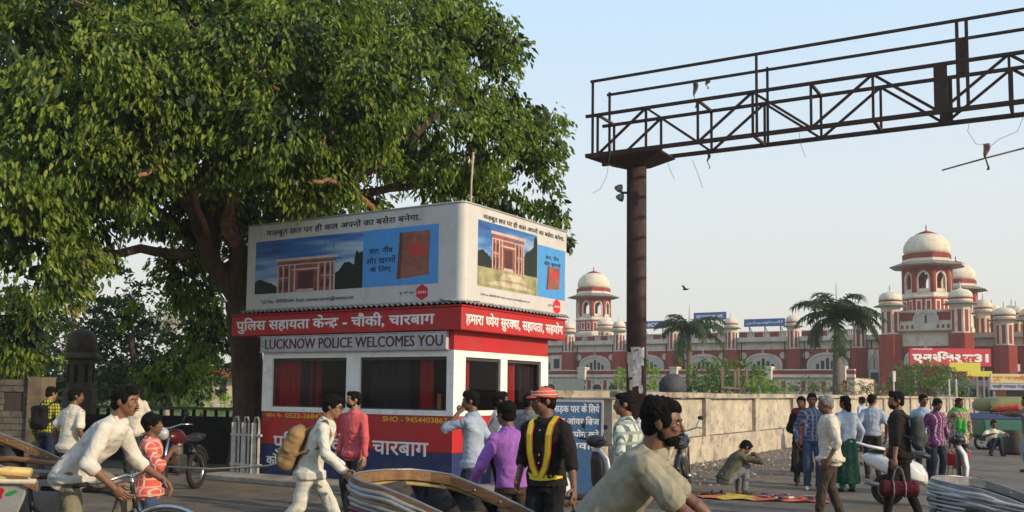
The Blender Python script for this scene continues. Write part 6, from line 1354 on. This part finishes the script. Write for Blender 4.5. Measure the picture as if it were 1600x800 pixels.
def rickshaw(label, loc, rz, pan, pleat, cushion, art=None, xf=.85, seatc=None, lining=None, tx=0, sc=1, tz=0, rimm=None):
    t = thing('cycle_rickshaw', label, 'cycle rickshaw', loc, rz, 'cycle rickshaws in the foreground', sc)
    for y in (-.46, .46): wheel(t, (0, y, .34), .33)
    wheel(t, (1.93, 0, .34), .33)
    for p, nm in (([(1.66, 0, .86), (1.70, 0, .68)], 'head_tube'), ([(1.70, 0, .66), (1.0, 0, .62), (.92, 0, .70)], 'top_tube'), ([(1.66, 0, .82), (.98, 0, .84)], 'upper_tube'), ([(1.70, 0, .68), (.98, 0, .32)], 'down_tube'), ([(.88, 0, .92), (.98, 0, .30)], 'seat_tube'), ([(.98, 0, .30), (0, 0, .34)], 'chain_stay')):
        s = MB(); s.tube(p, .019, 8); s.build(nm, blackm, t)
    s = MB(); s.tube([(0, -.5, .34), (0, .5, .34)], .016, 8); s.build('axle', steel, t)
    for y in (-.055, .055): s = MB(); s.tube([(1.70, y * .6, .70), (1.74, y, .60), (1.93, y, .34)], .013, 7); s.build('fork', chrome if art else blackm, t)
    s = MB(); s.tube([(1.93 + .375 * math.cos(q), 0, .34 + .375 * math.sin(q)) for q in [.5 + 2.0 * i / 12 for i in range(13)]], .022, 6); s.build('mudguard', chrome, t)
    for y in (-.07, .07): s = MB(); s.tube([(1.93, y, .34), (1.93 + .3, y, .34 + .24)], .005, 5); s.build('mudguard_stay', chrome, t)
    s = MB(); s.tube([(1.42, -.27, .90), (1.56, -.27, .92), (1.68, -.18, .96), (1.66, 0, .93), (1.68, .18, .96), (1.56, .27, .92), (1.42, .27, .90)], .0125, 8); hb2 = s.build('handlebar', chrome, t)
    s = MB(); s.tube([(1.66, 0, .85), (1.655, 0, .94)], .016, 8); s.build('stem', chrome, hb2)
    for y in (-.27, .27): s = MB(); s.tube([(1.44, y, .902), (1.34, y, .885)], .018, 8); s.build('grip', rub, hb2)
    s = MB(); s.ell((.86, 0, .93), (.14, .09, .03)); s.ell((.98, 0, .93), (.10, .035, .025)); s.build('saddle', mat('saddle_leather', (.05, .03, .02), .6), t)
    s = MB(); s.lathe([(.09, -.01), (.09, .01)], (.98, -.05, .30), 16, 'y'); s.build('chainring', steel, t)
    for sg in (-1, 1): s = MB(); s.bar((.98, .08 * sg, .30), (.98 + .12 * sg, .10 * sg, .30 - .1 * sg), .018); s.box((.98 + .12 * sg, .15 * sg, .30 - .1 * sg), (.09, .10, .025)); s.build('pedal_crank', steel, t)
    # passenger tub
    before_ = set(t.children)
    tub = MB()
    for sg in (-1, 1):
        prof = [(-.30, .50), (.30, .44), (.66, .50), (.74, .70), (.78, .84), (-.34, .90)]
        vs = [(x, sg * .40, z) for x, z in prof] + [(x, sg * .37, z) for x, z in prof]; n = len(prof)
        tub.add(vs, [tuple(range(n)), tuple(range(2 * n - 1, n - 1, -1))] + [(i, (i + 1) % n, (i + 1) % n + n, i + n) for i in range(n)], False)
        o = tub.build('side_panel', pan, t, bevel=.008); tub = MB()
        if art and sg == -1:
            def spot(cx, cz, r1, m_, nm, sx=1., rot=0):
                a = MB(); a.add([(cx + r1 * sx * math.cos(q) * math.cos(rot) - r1 * math.sin(q) * math.sin(rot), -.402 - .0012 * (nm == 'petal'), cz + r1 * sx * math.cos(q) * math.sin(rot) + r1 * math.sin(q) * math.cos(rot)) for q in [2 * PI * i / 10 for i in range(10)]], [tuple(range(10))]); a.build(nm, m_, o)
            rdp = mat('flower_red', (.45, .02, .02), .5, var=0, bump=0); gnp = mat('flower_green', (.03, .25, .08), .5, var=0, bump=0)
            for i in range(5): q = 2 * PI * i / 5 + .3; spot(.56 + .033 * math.cos(q), .76 + .033 * math.sin(q), .022, rdp, 'petal')
            spot(.56, .76, .014, mat('flower_dark', (.08, .01, .01), .5, var=0, bump=0), 'flower_centre'); spot(.46, .755, .016, gnp, 'painted_leaf', 3., .45); spot(.66, .755, .016, gnp, 'painted_leaf', 3., .35)
            spot(.05, .56, .03, rdp, 'painted_scroll', 3, -.3); spot(.55, .56, .03, rdp, 'painted_scroll', 3, .1)
    s = MB(); s.bx(-.30, .78, -.369, .369, .46, .48); s.build('floor', wood, t)
    s = MB(); s.bx(-.34, -.31, -.40, .40, .48, 1.0); s.build('back_panel', pan, t)
    s = MB(); s.bx(-.28, .34, -.365, .365, .482, .74); s.build('seat_box', wood, t)
    s = MB(); s.box((.04, 0, .79), (.60, .70, .095)); s.build('seat_cushion', cushion, t, bevel=.03)
    s = MB(); s.box((-.27, 0, .98), (.07, .70, .30)); s.build('back_cushion', seatc or lining, t, bevel=.03)
    for sg in (-1, 1): s = MB(); s.tube([(-.25, sg * .385, .90), (.25, sg * .385, .94), (.62, sg * .385, .90), (.76, sg * .385, .84)], .022, 8); s.build('arm_rest', seatc or wood, t)
    if art:
        s = MB(); s.tube([(-.3, -.41, .90), (.3, -.43, .93), (.80, -.41, .90)], .035, 8); s.build('yellow_roll', mat('yellow_rexine', (.50, .36, .13), .5, var=.3, vs=8), t)
        s = MB(); s.tube([(-.3, -.415, .83), (.3, -.435, .845), (.84, -.415, .84)], .02, 8); s.build('pale_roll', mat('pale_rexine', (.48, .45, .36), .5, var=.2), t)
    # folded hood: rim band, pleats, lining
    U = Upath(.03, 1.16, .80, xf); sec = []
    for i, p in enumerate(U):
        tdir = (U[min(i + 1, len(U) - 1)] - U[max(0, i - 1)]).normalized(); o_ = tdir.cross(Vector((0, 0, 1))).normalized(); sec.append([p + o_ * .012 + Vector((0, 0, .03)), p - o_ * .012 + Vector((0, 0, .03)), p - o_ * .010 - Vector((0, 0, .028)), p + o_ * .010 - Vector((0, 0, .028))])
    s = MB(); s.loft(sec, smooth=False); rim_ = s.build('hood_rim', rimm or wood, t)
    s = MB(); s.tube([p + Vector((0, 0, .034)) for p in U], .008, 6); s.build('rim_strip', steel, rim_)
    for i in range(2, 5):
        for sg in (0, 1):
            p = U[i] if sg == 0 else U[-1 - i]; s = MB(); s.ell(p + Vector((0, -.012 if sg == 0 else -.012, 0)), (.009, .006, .009), 7, 5); s.build('rivet', steel, rim_)
    for k, m_ in enumerate(pleat):
        P2 = Upath(.045 + .010 * (k % 2), 1.155 - .024 * k, 1.03 - .024 * k, .30 + .012 * k); s = MB(); n2 = len(P2); sec2 = []
        for i, p in enumerate(P2):
            td = (P2[min(i + 1, n2 - 1)] - P2[max(0, i - 1)]).normalized(); o_ = td.cross(Vector((0, 0, 1))).normalized(); o_ = -o_ if o_.dot(Vector((p.x, p.y, 0))) < 0 else o_
            e_ = min(1, .25 + min(i, n2 - 1 - i) * .3); w3 = Vector((0, 0, .004 * math.sin(i * 1.7 + k)))
            sec2.append([p + w3 + o_ * a * e_ + Vector((0, 0, b2 * e_)) for a, b2 in ((.012, 0), (.008, .012), (-.006, .015), (-.012, 0), (-.006, -.015), (.008, -.012))])
        s.loft(sec2); s.build('hood_pleat', m_, t)
    P3 = Upath(-.01, 1.10, .93, .55)[2:-2]; s = MB(); s.loft([[p, p + Vector((0, 0, -.10)) + Vector((.03 * math.sin(i * 2.2), .02 * math.sin(i * 1.7), 0)), p + Vector((0, 0, -.24))] for i, p in enumerate(P3)], cap=False); s.build('hood_lining', lining, t)
    for sg in (-1, 1): s = MB(); s.bar((-.05, sg * .40, .80), (-.05, sg * .45, 1.13), .025, .01); s.build('hood_hinge', steel, t)
    for o in set(t.children) - before_: o.location.x += tx; o.location.z += tz
    return t
silv = mat('silver_rexine', (.25, .255, .26), .42, .1, var=.2, vs=9, bump=.2, dirt=.2); whr = mat('white_rexine', (.40, .40, .39), .4, var=.15, dirt=.3); yer = mat('ochre_rexine', (.32, .24, .07), .5, var=.2); mar = mat('maroon_rexine', (.12, .02, .04), .5, var=.2); redr = mat('red_rexine', (.45, .05, .03), .5, var=.2)
lin = mat('dark_lining', (.05, .042, .038), .8, var=.4, vs=7, bump=.6, bs=12); blue_c = mat('blue_cushion', (.05, .10, .30), .5, var=.2); greenp = mat('olive_panel', (.08, .11, .05), .5, var=.2, dirt=.2)
rickshaw('left cycle rickshaw with pale flower painted side panel and yellow seat roll', R1, 0, mat('pale_paint', (.30, .31, .29), .5, var=.15, vs=4, dirt=.35), [lin, mar, wood], mat('yellow_seat', (.45, .33, .10), .5), art=True, lining=lin, tx=.30, tz=.09)
rickshaw('nearest cycle rickshaw with folded hood of silver and ochre pleats', R2, H2, mat('wood_panel', (.14, .08, .045), .6, var=.3), [silv, silv, yer, silv, whr, mar, silv, yer, lin, silv, whr, silv, mar], blue_c, lining=lin, sc=.95)
R3 = gx(1493, 6.4) + Vector((.17, 0, 0))
R3t = rickshaw('right edge cycle rickshaw with long grey white hood pleats and olive panel', R3, RD(-28), greenp, [whr, silv, silv, whr, silv, lin, silv, whr, silv, silv], greenp, lining=lin, sc=.88, rimm=silv)
for k, m_ in enumerate((whr, silv, silv, whr, silv, whr)):
    s = MB(); s.tube([(-.36, -.30, 1.13 - .028 * k), (-.22, -.44, 1.12 - .028 * k), (.1, -.475, 1.09 - .028 * k), (.6, -.475, 1.01 - .026 * k), (.95, -.43, .95 - .024 * k)], [.004, .012, .013, .013, .006], 6); s.build('long_pleat', m_, R3t)
s = MB(); s.tube([(.45, -.515, 1.00), (.72, -.50, .965)], .018, 7); s.build('red_band', redr, R3t)
s = MB(); s.tube([(.15, -.44, .90), (.35, -.45, .82), (.5, -.45, .66), (.55, -.45, .5)], .035, 8); s.build('red_mudguard', redr, R3t)
# ---- scooter
def scooter(label, loc, rz, body, dark=plas, group=None, steer=0):
    t = thing('scooter', label, 'scooter', loc, rz, group)
    for x in (.62, -.60): w_ = wheel(t, (x, 0, .225), .185, .045, sp=0); s = MB(); s.lathe([(.13, -.03), (.13, .03)], n=14, axis='y'); s.build('disc', steel, w_)
    def ring(c, a, b_, n=16, tilt=0, p=.8):
        out = []
        for i in range(n):
            q = 2 * PI * i / n; y = a * math.copysign(abs(math.cos(q)) ** p, math.cos(q)); h = b_ * math.copysign(abs(math.sin(q)) ** p, math.sin(q)); out.append(Vector(c) + Vector((-h * math.sin(tilt), y, h * math.cos(tilt))))
        return out
    # rear body (rings along x)
    s = MB(); s.loft([ring((-.95, 0, .70), .04, .03), ring((-.88, 0, .67), .12, .09), ring((-.65, 0, .62), .17, .15), ring((-.35, 0, .56), .18, .17), ring((-.12, 0, .46), .16, .15), ring((-.05, 0, .40), .12, .10)]); s.build('rear_body', body, t)
    for sg in (-1, 1): s = MB(); s.loft([ring((-.90, sg * .12, .66), .02, .03), ring((-.65, sg * .17, .60), .035, .11), ring((-.3, sg * .175, .52), .03, .12), ring((-.1, sg * .15, .42), .015, .05)]); s.build('side_cowl', body, t)
    s = MB(); s.loft([ring((-.86, 0, .79), .07, .015), ring((-.75, 0, .80), .13, .04), ring((-.4, 0, .775), .145, .05), ring((-.1, 0, .755), .12, .05), ring((.0, 0, .72), .06, .03)]); s.build('seat', dark, t)
    s = MB(); s.tube([(-.62, -.15, .82), (-.86, -.15, .86), (-1.0, -.08, .90), (-1.02, 0, .91), (-1.0, .08, .90), (-.86, .15, .86), (-.62, .15, .82)], .014, 8); s.build('grab_rail', body, t)
    s = MB(); s.loft([ring((-.05, 0, .31), .15, .04), ring((.2, 0, .29), .18, .035), ring((.42, 0, .31), .16, .04)]); s.build('floorboard', dark, t)
    s = MB(); A = [(.36, .30, .12, .035), (.44, .42, .19, .05), (.45, .60, .21, .06), (.42, .78, .19, .065), (.36, .90, .10, .05)]
    s.loft([[Vector((x + b_ * math.sin(q) * (1 if math.sin(q) > 0 else .35), a * math.cos(q), z)) for q in [2 * PI * i / 20 for i in range(20)]] for x, z, a, b_ in A]); s.build('front_apron', body, t)
    s = MB(); s.loft([[Vector((x + b_ * math.sin(q), a * math.cos(q), z)) for q in [2 * PI * i / 16 for i in range(16)]] for x, z, a, b_ in ((.39, .32, .09, .03), (.375, .5, .15, .03), (.36, .74, .14, .03), (.34, .86, .07, .02))]); s.build('inner_apron', dark, t)
    s = MB(); s.loft([[Vector((x + b_ * math.sin(q), a * math.cos(q), z)) for q in [2 * PI * i / 14 for i in range(14)]] for x, z, a, b_ in ((.54, .44, .04, .05), (.6, .42, .075, .12), (.66, .36, .07, .17), (.68, .30, .05, .18))]); s.build('front_mudguard', body, t)
    s = MB(); s.ell((.36, 0, .99), (.12, .17, .085)); s.build('headset', dark, t)
    s = MB(); s.ell((.46, 0, .99), (.03, .075, .055)); s.build('headlight', mat('lamp_glass', (.5, .5, .48), .1, .3, var=0, bump=0), t)
    s = MB(); s.tube([(.28, -.34, 1.02), (.33, -.18, 1.01), (.35, 0, 1.0), (.33, .18, 1.01), (.28, .34, 1.02)], .015, 8); s.build('handlebar', dark, t)
    for sg in (-1, 1):
        s = MB(); s.tube([(.33, .22 * sg, 1.02), (.33, .27 * sg, 1.16)], .006, 6); s.ell((.33, .29 * sg, 1.18), (.012, .055, .035)); s.build('mirror', plas, t)
        s = MB(); s.tube([(.34, .07 * sg, .40), (.62, .08 * sg, .22)], .02, 8); s.build('fork', steel, t)
    s = MB(); s.box((-.96, 0, .60), (.03, .16, .05)); s.build('tail_light', mat('tail_red', (.4, .01, .01), .3, var=0, bump=0), t)
    s = MB(); s.tube([(-.3, -.12, .25), (-.7, -.16, .30), (-.92, -.16, .34)], .035, 8); s.build('exhaust', steel, t)
    s = MB(); s.box((-.48, 0, .28), (.45, .16, .16)); s.build('engine', mat('engine_dark', (.05, .05, .05), .6, .3), t, bevel=.03)
    return t
whp = mat('scooter_white', (.66, .67, .66), .25, var=.05, bump=0, spec=.6)
scooter('white scooter parked with its seat toward the wall behind the man in black', gx(1452, 14.2), RD(-20), whp, group='white scooters')
scooter('white and black scooter parked with its front to the right beside the blue board', gx(893, 12.2), RD(24), whp, group='white scooters')
def motorcycle(label, loc, rz, tank):
    t = thing('motorcycle', label, 'motorcycle', loc, rz, 'motorcycles')
    for x in (.68, -.62): wheel(t, (x, 0, .31), .28, .04, sp=16)
    s = MB(); s.ell((.15, 0, .86), (.25, .13, .12)); s.ell((-.02, 0, .82), (.14, .10, .09)); s.build('tank', tank, t)
    s = MB(); s.ell((-.38, 0, .80), (.36, .13, .06)); s.ell((-.62, 0, .84), (.16, .12, .05)); s.build('seat', plas, t)
    s = MB(); s.box((.05, 0, .45), (.32, .22, .28)); s.build('engine', mat('engine_dark', (.05, .05, .05), .6, .3), t, bevel=.05)
    s = MB(); s.lathe([(.09, -.0), (.085, .09), (.08, .18), (.09, .2)], (.05, 0, .55), 12); s.build('cylinder', steel, t)
    for a, b_, nm in (((.42, 0, .92), (.2, 0, .35), 'down_tube'), ((.42, 0, .92), (-.4, 0, .70), 'backbone'), ((-.1, 0, .35), (-.62, 0, .31), 'swing_arm'), ((-.4, 0, .72), (-.62, .1, .33), 'shock'), ((-.4, 0, .72), (-.62, -.1, .33), 'shock')): s = MB(); s.tube([a, b_], .022, 8); s.build(nm, blackm, t)
    for y in (-.08, .08): s = MB(); s.tube([(.44, y, .95), (.68, y, .31)], .02, 8); s.build('fork', chrome, t)
    s = MB(); s.tube([(.30, -.36, 1.06), (.38, -.22, 1.06), (.42, -.05, 1.0), (.42, .05, 1.0), (.38, .22, 1.06), (.30, .36, 1.06)], .013, 8); s.build('handlebar', chrome, t)
    s = MB(); s.ell((.53, 0, .92), (.08, .10, .10)); s.build('headlight', MATS['lamp_glass'], t)
    s = MB(); s.tube([(.68 + .33 * math.cos(q), 0, .31 + .33 * math.sin(q)) for q in [.6 + 1.9 * i / 9 for i in range(10)]], .04, 6); s.build('front_mudguard', blackm, t); s = MB(); s.tube([(-.62 + .34 * math.cos(q), 0, .31 + .34 * math.sin(q)) for q in [.9 + 1.9 * i / 9 for i in range(10)]], .05, 6); s.build('rear_mudguard', blackm, t)
    s = MB(); s.tube([(.1, -.13, .3), (-.3, -.16, .25), (-.85, -.17, .38)], [.02, .03, .04], 8); s.build('exhaust', chrome, t)
    for sg in (-1, 1): s = MB(); s.tube([(.38, .22 * sg, 1.07), (.36, .27 * sg, 1.2)], .006, 6); s.ell((.36, .29 * sg, 1.22), (.012, .05, .035)); s.build('mirror', plas, t)
    return t
motorcycle('black motorcycle with a dull red tank parked before the low park wall', gx(283, 15), RD(-98), mat('tank_red', (.07, .010, .010), .3, var=.05, bump=0))
motorcycle('dark motorcycle half hidden behind the riding puller near the wall', gx(1064, 15.5), RD(76), blackm)
# ---- auto rickshaw
t = thing('auto_rickshaw', 'yellow green roofed auto rickshaw at the right end of the wall', 'auto rickshaw', gx(1585, 30), RD(178))
ag = mat('auto_green', (.03, .14, .09), .4, var=.08); ay2 = mat('auto_roof', (.20, .20, .07), .6, var=.15); ab = mat('auto_blue', (.03, .05, .16), .5)
s = MB(); s.prism([(-1.2, .25), (.9, .25), (1.2, .45), (1.25, .95), (-1.25, .95)], -.6, .6); s.build('lower_body', ag, t, bevel=.05)
s = MB(); s.prism([(-1.26, .953), (1.27, .953), (1.18, 1.12), (-1.28, 1.12)], -.61, .61); s.build('blue_band', ab, t)
se = lambda v: math.copysign(abs(v) ** .45, v)
s = MB(); s.loft([[Vector((x, .6 * w3 * se(math.cos(q)), z + h * se(math.sin(q)))) for q in [2 * PI * i / 24 for i in range(24)]] for x, z, h, w3 in ((-1.34, 1.36, .16, .9), (-1.28, 1.37, .23, 1), (-.4, 1.40, .25, 1), (.6, 1.40, .24, 1), (.98, 1.38, .2, .98), (1.08, 1.36, .14, .9))]); s.build('canopy', ay2, t)
for x in (-1.2, -.2, 1.0):
    for y in (-.57, .57): s = MB(); s.tube([(x, y, 1.12), (x, y, 1.36)], .02, 6); s.build('pillar', blackm, t)
s = MB(); s.bx(-1.28, -1.24, -.55, .55, 1.12, 1.4); s.build('back_curtain', ay2, t)
s = MB(); s.add([(1.16, -.55, 1.12), (1.16, .55, 1.12), (1.0, .55, 1.45), (1.0, -.55, 1.45)], [(0, 1, 2, 3)]); s.build('windscreen', glass, t)
for c in ((-.85, -.55, .22), (-.85, .55, .22), (1.05, 0, .22)): wheel(t, c, .2, .04, sp=0)
s = MB(); s.box((-.6, 0, .75), (.5, 1.0, .5)); s.build('seat', plas, t)
s = MB(); s.bx(-.35, .55, -.604, -.6, .38, .9); s.build('door_opening', mat('dark_opening', (.03, .03, .035), .5), t)
# parked car roof & dark vehicle beyond
t = thing('parked_car', 'dark blue parked car whose roof shows at the right end behind the wall', 'car', gx(1590, 60), RD(180), 'parked cars beyond the wall')
s = MB(); s.prism([(-2.1, .35), (2.0, .35), (2.1, .7), (1.9, .95), (1.2, 1.02), (-1.7, 1.05), (-2.1, .9)], -.85, .85); s.build('body', mat('car_blue', (.02, .03, .10), .25, var=0, bump=0, spec=.6), t, bevel=.08)
s = MB(); s.prism([(-1.4, 1.03), (1.0, 1.0), (.45, 1.5), (-.8, 1.55)], -.74, .74); s.build('cabin', mat('car_glass', (.02, .03, .04), .1, var=0, bump=0), t, bevel=.06)
s = MB(); s.prism([(-.82, 1.553), (.46, 1.503), (.4, 1.56), (-.75, 1.6)], -.72, .72); s.build('roof', MATS['car_blue'], t, bevel=.02)
for x in (-1.3, 1.3):
    for y in (-.8, .8): wheel(t, (x, y, .32), .28, .06, sp=0)
t = thing('parked_car', 'white parked car peeping out right of the booth behind the wall', 'car', gx(858, 45), RD(10), 'parked cars beyond the wall')
s = MB(); s.prism([(-2.1, .35), (2.0, .35), (2.1, .7), (1.9, .95), (1.2, 1.02), (-1.7, 1.05), (-2.1, .9)], -.85, .85); s.build('body', whp, t, bevel=.08)
s = MB(); s.prism([(-1.4, 1.03), (1.0, 1.0), (.45, 1.5), (-.8, 1.55)], -.74, .74); s.build('cabin', MATS['car_glass'], t, bevel=.06)
s = MB(); s.prism([(-.82, 1.553), (.46, 1.503), (.4, 1.56), (-.75, 1.6)], -.72, .72); s.build('roof', whp, t)
# ---- blue notice board leaning at the wall
NB = thing('notice_board', 'blue Hindi notice board leaning on the wall by the scooter', 'notice board', gx(908, 15.0), RD(-16))
NB.rotation_euler = (RD(-6), 0, RD(-16))
nz = lambda py: W(905, py, 15.0).z
s = MB(); s.bx(-.50, .30, 0, .03, .05, nz(627)); bd = s.build('board', mat('board_blue', (.06, .14, .26), .5, var=.1, dirt=.1), NB)
s = MB()
for a, b_ in (((-.51, 0, .05), (-.51, 0, nz(626))), ((.31, 0, .05), (.31, 0, nz(628))), ((-.51, 0, nz(626)), (.31, 0, nz(626)))): s.bar(a, b_, .025, .04)
s.build('frame', mat('aluminium_edge', (.4, .4, .4), .4, .3), NB)
for tx, z0_, z1_ in (('सड़क पार के िलये', nz(647), nz(630)), ('फुट ओवर िब्रज', nz(667), nz(650)), ('का प्रयोग करें', nz(687), nz(671)), ('धन्यवाद', nz(706), nz(692))): text(tx.replace('ब्र', 'ब~'), letw, bd, -.46, .27, z0_, z1_, y=-.002, bold=.02)
# ---- cloth with goods, sandals, baskets
t = thing('ground_cloth', 'orange and yellow cloth spread on the ground with small goods', 'cloth', gx(1190, 15.1), RD(-12))
s = MB(); vs = []; nx, ny = 26, 12
for j in range(ny + 1):
    for i in range(nx + 1): x = -.95 + 1.9 * i / nx; y = -.45 + .9 * j / ny; vs.append((x + .05 * math.sin(j * 1.3), y + .04 * math.sin(i * .9), .012 + .025 * abs(math.sin(x * 7 + y * 5)) * abs(math.sin(y * 9))))
fs = [(j * (nx + 1) + i, j * (nx + 1) + i + 1, (j + 1) * (nx + 1) + i + 1, (j + 1) * (nx + 1) + i) for j in range(ny) for i in range(nx)]
s.add(vs, fs, True); s.mi = [1 if (.12 < (f % nx) / nx < .42) else 0 for f in range(len(fs))]; s.build('sheet', [mat('cloth_orange', (.60, .14, .05), .8, var=.3, vs=3), mat('cloth_yellow', (.60, .42, .06), .8, var=.2)], t)
rr = random.Random(4)
for i in range(26):
    x, y = rr.uniform(.0, .85), rr.uniform(-.3, .3); s = MB(); s.box((0, 0, 0), (rr.uniform(.08, .16), rr.uniform(.05, .1), rr.uniform(.01, .03)), (0, 0, rr.uniform(0, 3))); s.build('small_goods', rr.choice([mat('goods_dark', (.04, .04, .06), .6), mat('goods_white', (.6, .6, .62), .6), mat('goods_red', (.5, .08, .05), .6)]), t, (x, y, .05))
for k, (px, lb) in enumerate(((1107, 'left'), (1122, 'right'))):
    s = MB(); s.ell((0, 0, .03), (.14, .05, .03)); s.tube([(.05, -.05, .04), (.05, 0, .09), (.05, .05, .04)], .012, 6); tag(s.build('sandal', MATS['black_shoe'], None, gx(px, 15.4) + Vector((0, 0, 0)), (0, 0, .3 * k)), lb + ' one of the dark sandals lying left of the squatting man', 'sandal', 'sandals taken off by the squatting man')
bk = thing('red_basket', 'red round basket with produce standing before the green scarfed woman', 'basket', gx(1492, 19), scale=.78)
s = MB(); s.lathe([(.24, 0), (.32, .28), (.34, .30), (.31, .30), (.29, .26)], (0, 0, .35), 20, cap=True); s.build('tub', mat('tub_red', (.50, .02, .02), .5), bk)
s = MB()
for i in range(40): s.ell((rr.uniform(-.27, .27), rr.uniform(-.27, .27), .62 + rr.uniform(0, .14)), (.035, .03, .03), 7, 5)
o = s.build('produce', mat('produce_tan', (.38, .20, .12), .8, var=.3), bk); o['kind'] = 'stuff'
for a in range(4): s = MB(); s.tube([(.2 * math.cos(a * PI / 2 + .7), .2 * math.sin(a * PI / 2 + .7), .35), (.26 * math.cos(a * PI / 2 + .7), .26 * math.sin(a * PI / 2 + .7), 0)], .015, 6); s.build('leg', wood, bk)
s = MB(); s.lathe([(.24, 0), (.28, .1), (.28, .62), (.24, .7), (.2, .7)], n=16); tag(s.build('dark_drum', mat('drum_dark', (.04, .035, .03), .7, var=.3), None, gx(1581, 27.5)), 'dark drum standing by the squatting man at the right', 'drum')
# ================================================================== air
s = MB(); s.bx(-260, 260, -60, 330, -1, 34); hz = s.build('haze', [], None); hm_ = bpy.data.materials.new('haze_air'); hm_.use_nodes = True; n = hm_.node_tree.nodes; n.remove(n['Principled BSDF'])
pv = n.new('ShaderNodeVolumePrincipled'); pv.inputs['Color'].default_value = (.92, .92, .88, 1); pv.inputs['Density'].default_value = .0007; pv.inputs['Anisotropy'].default_value = .2
hm_.node_tree.links.new(pv.outputs[0], n['Material Output'].inputs['Volume']); hz.data.materials.clear(); hz.data.materials.append(hm_)
tag(hz, 'thin evening haze over the street and the station', None, kind='stuff')
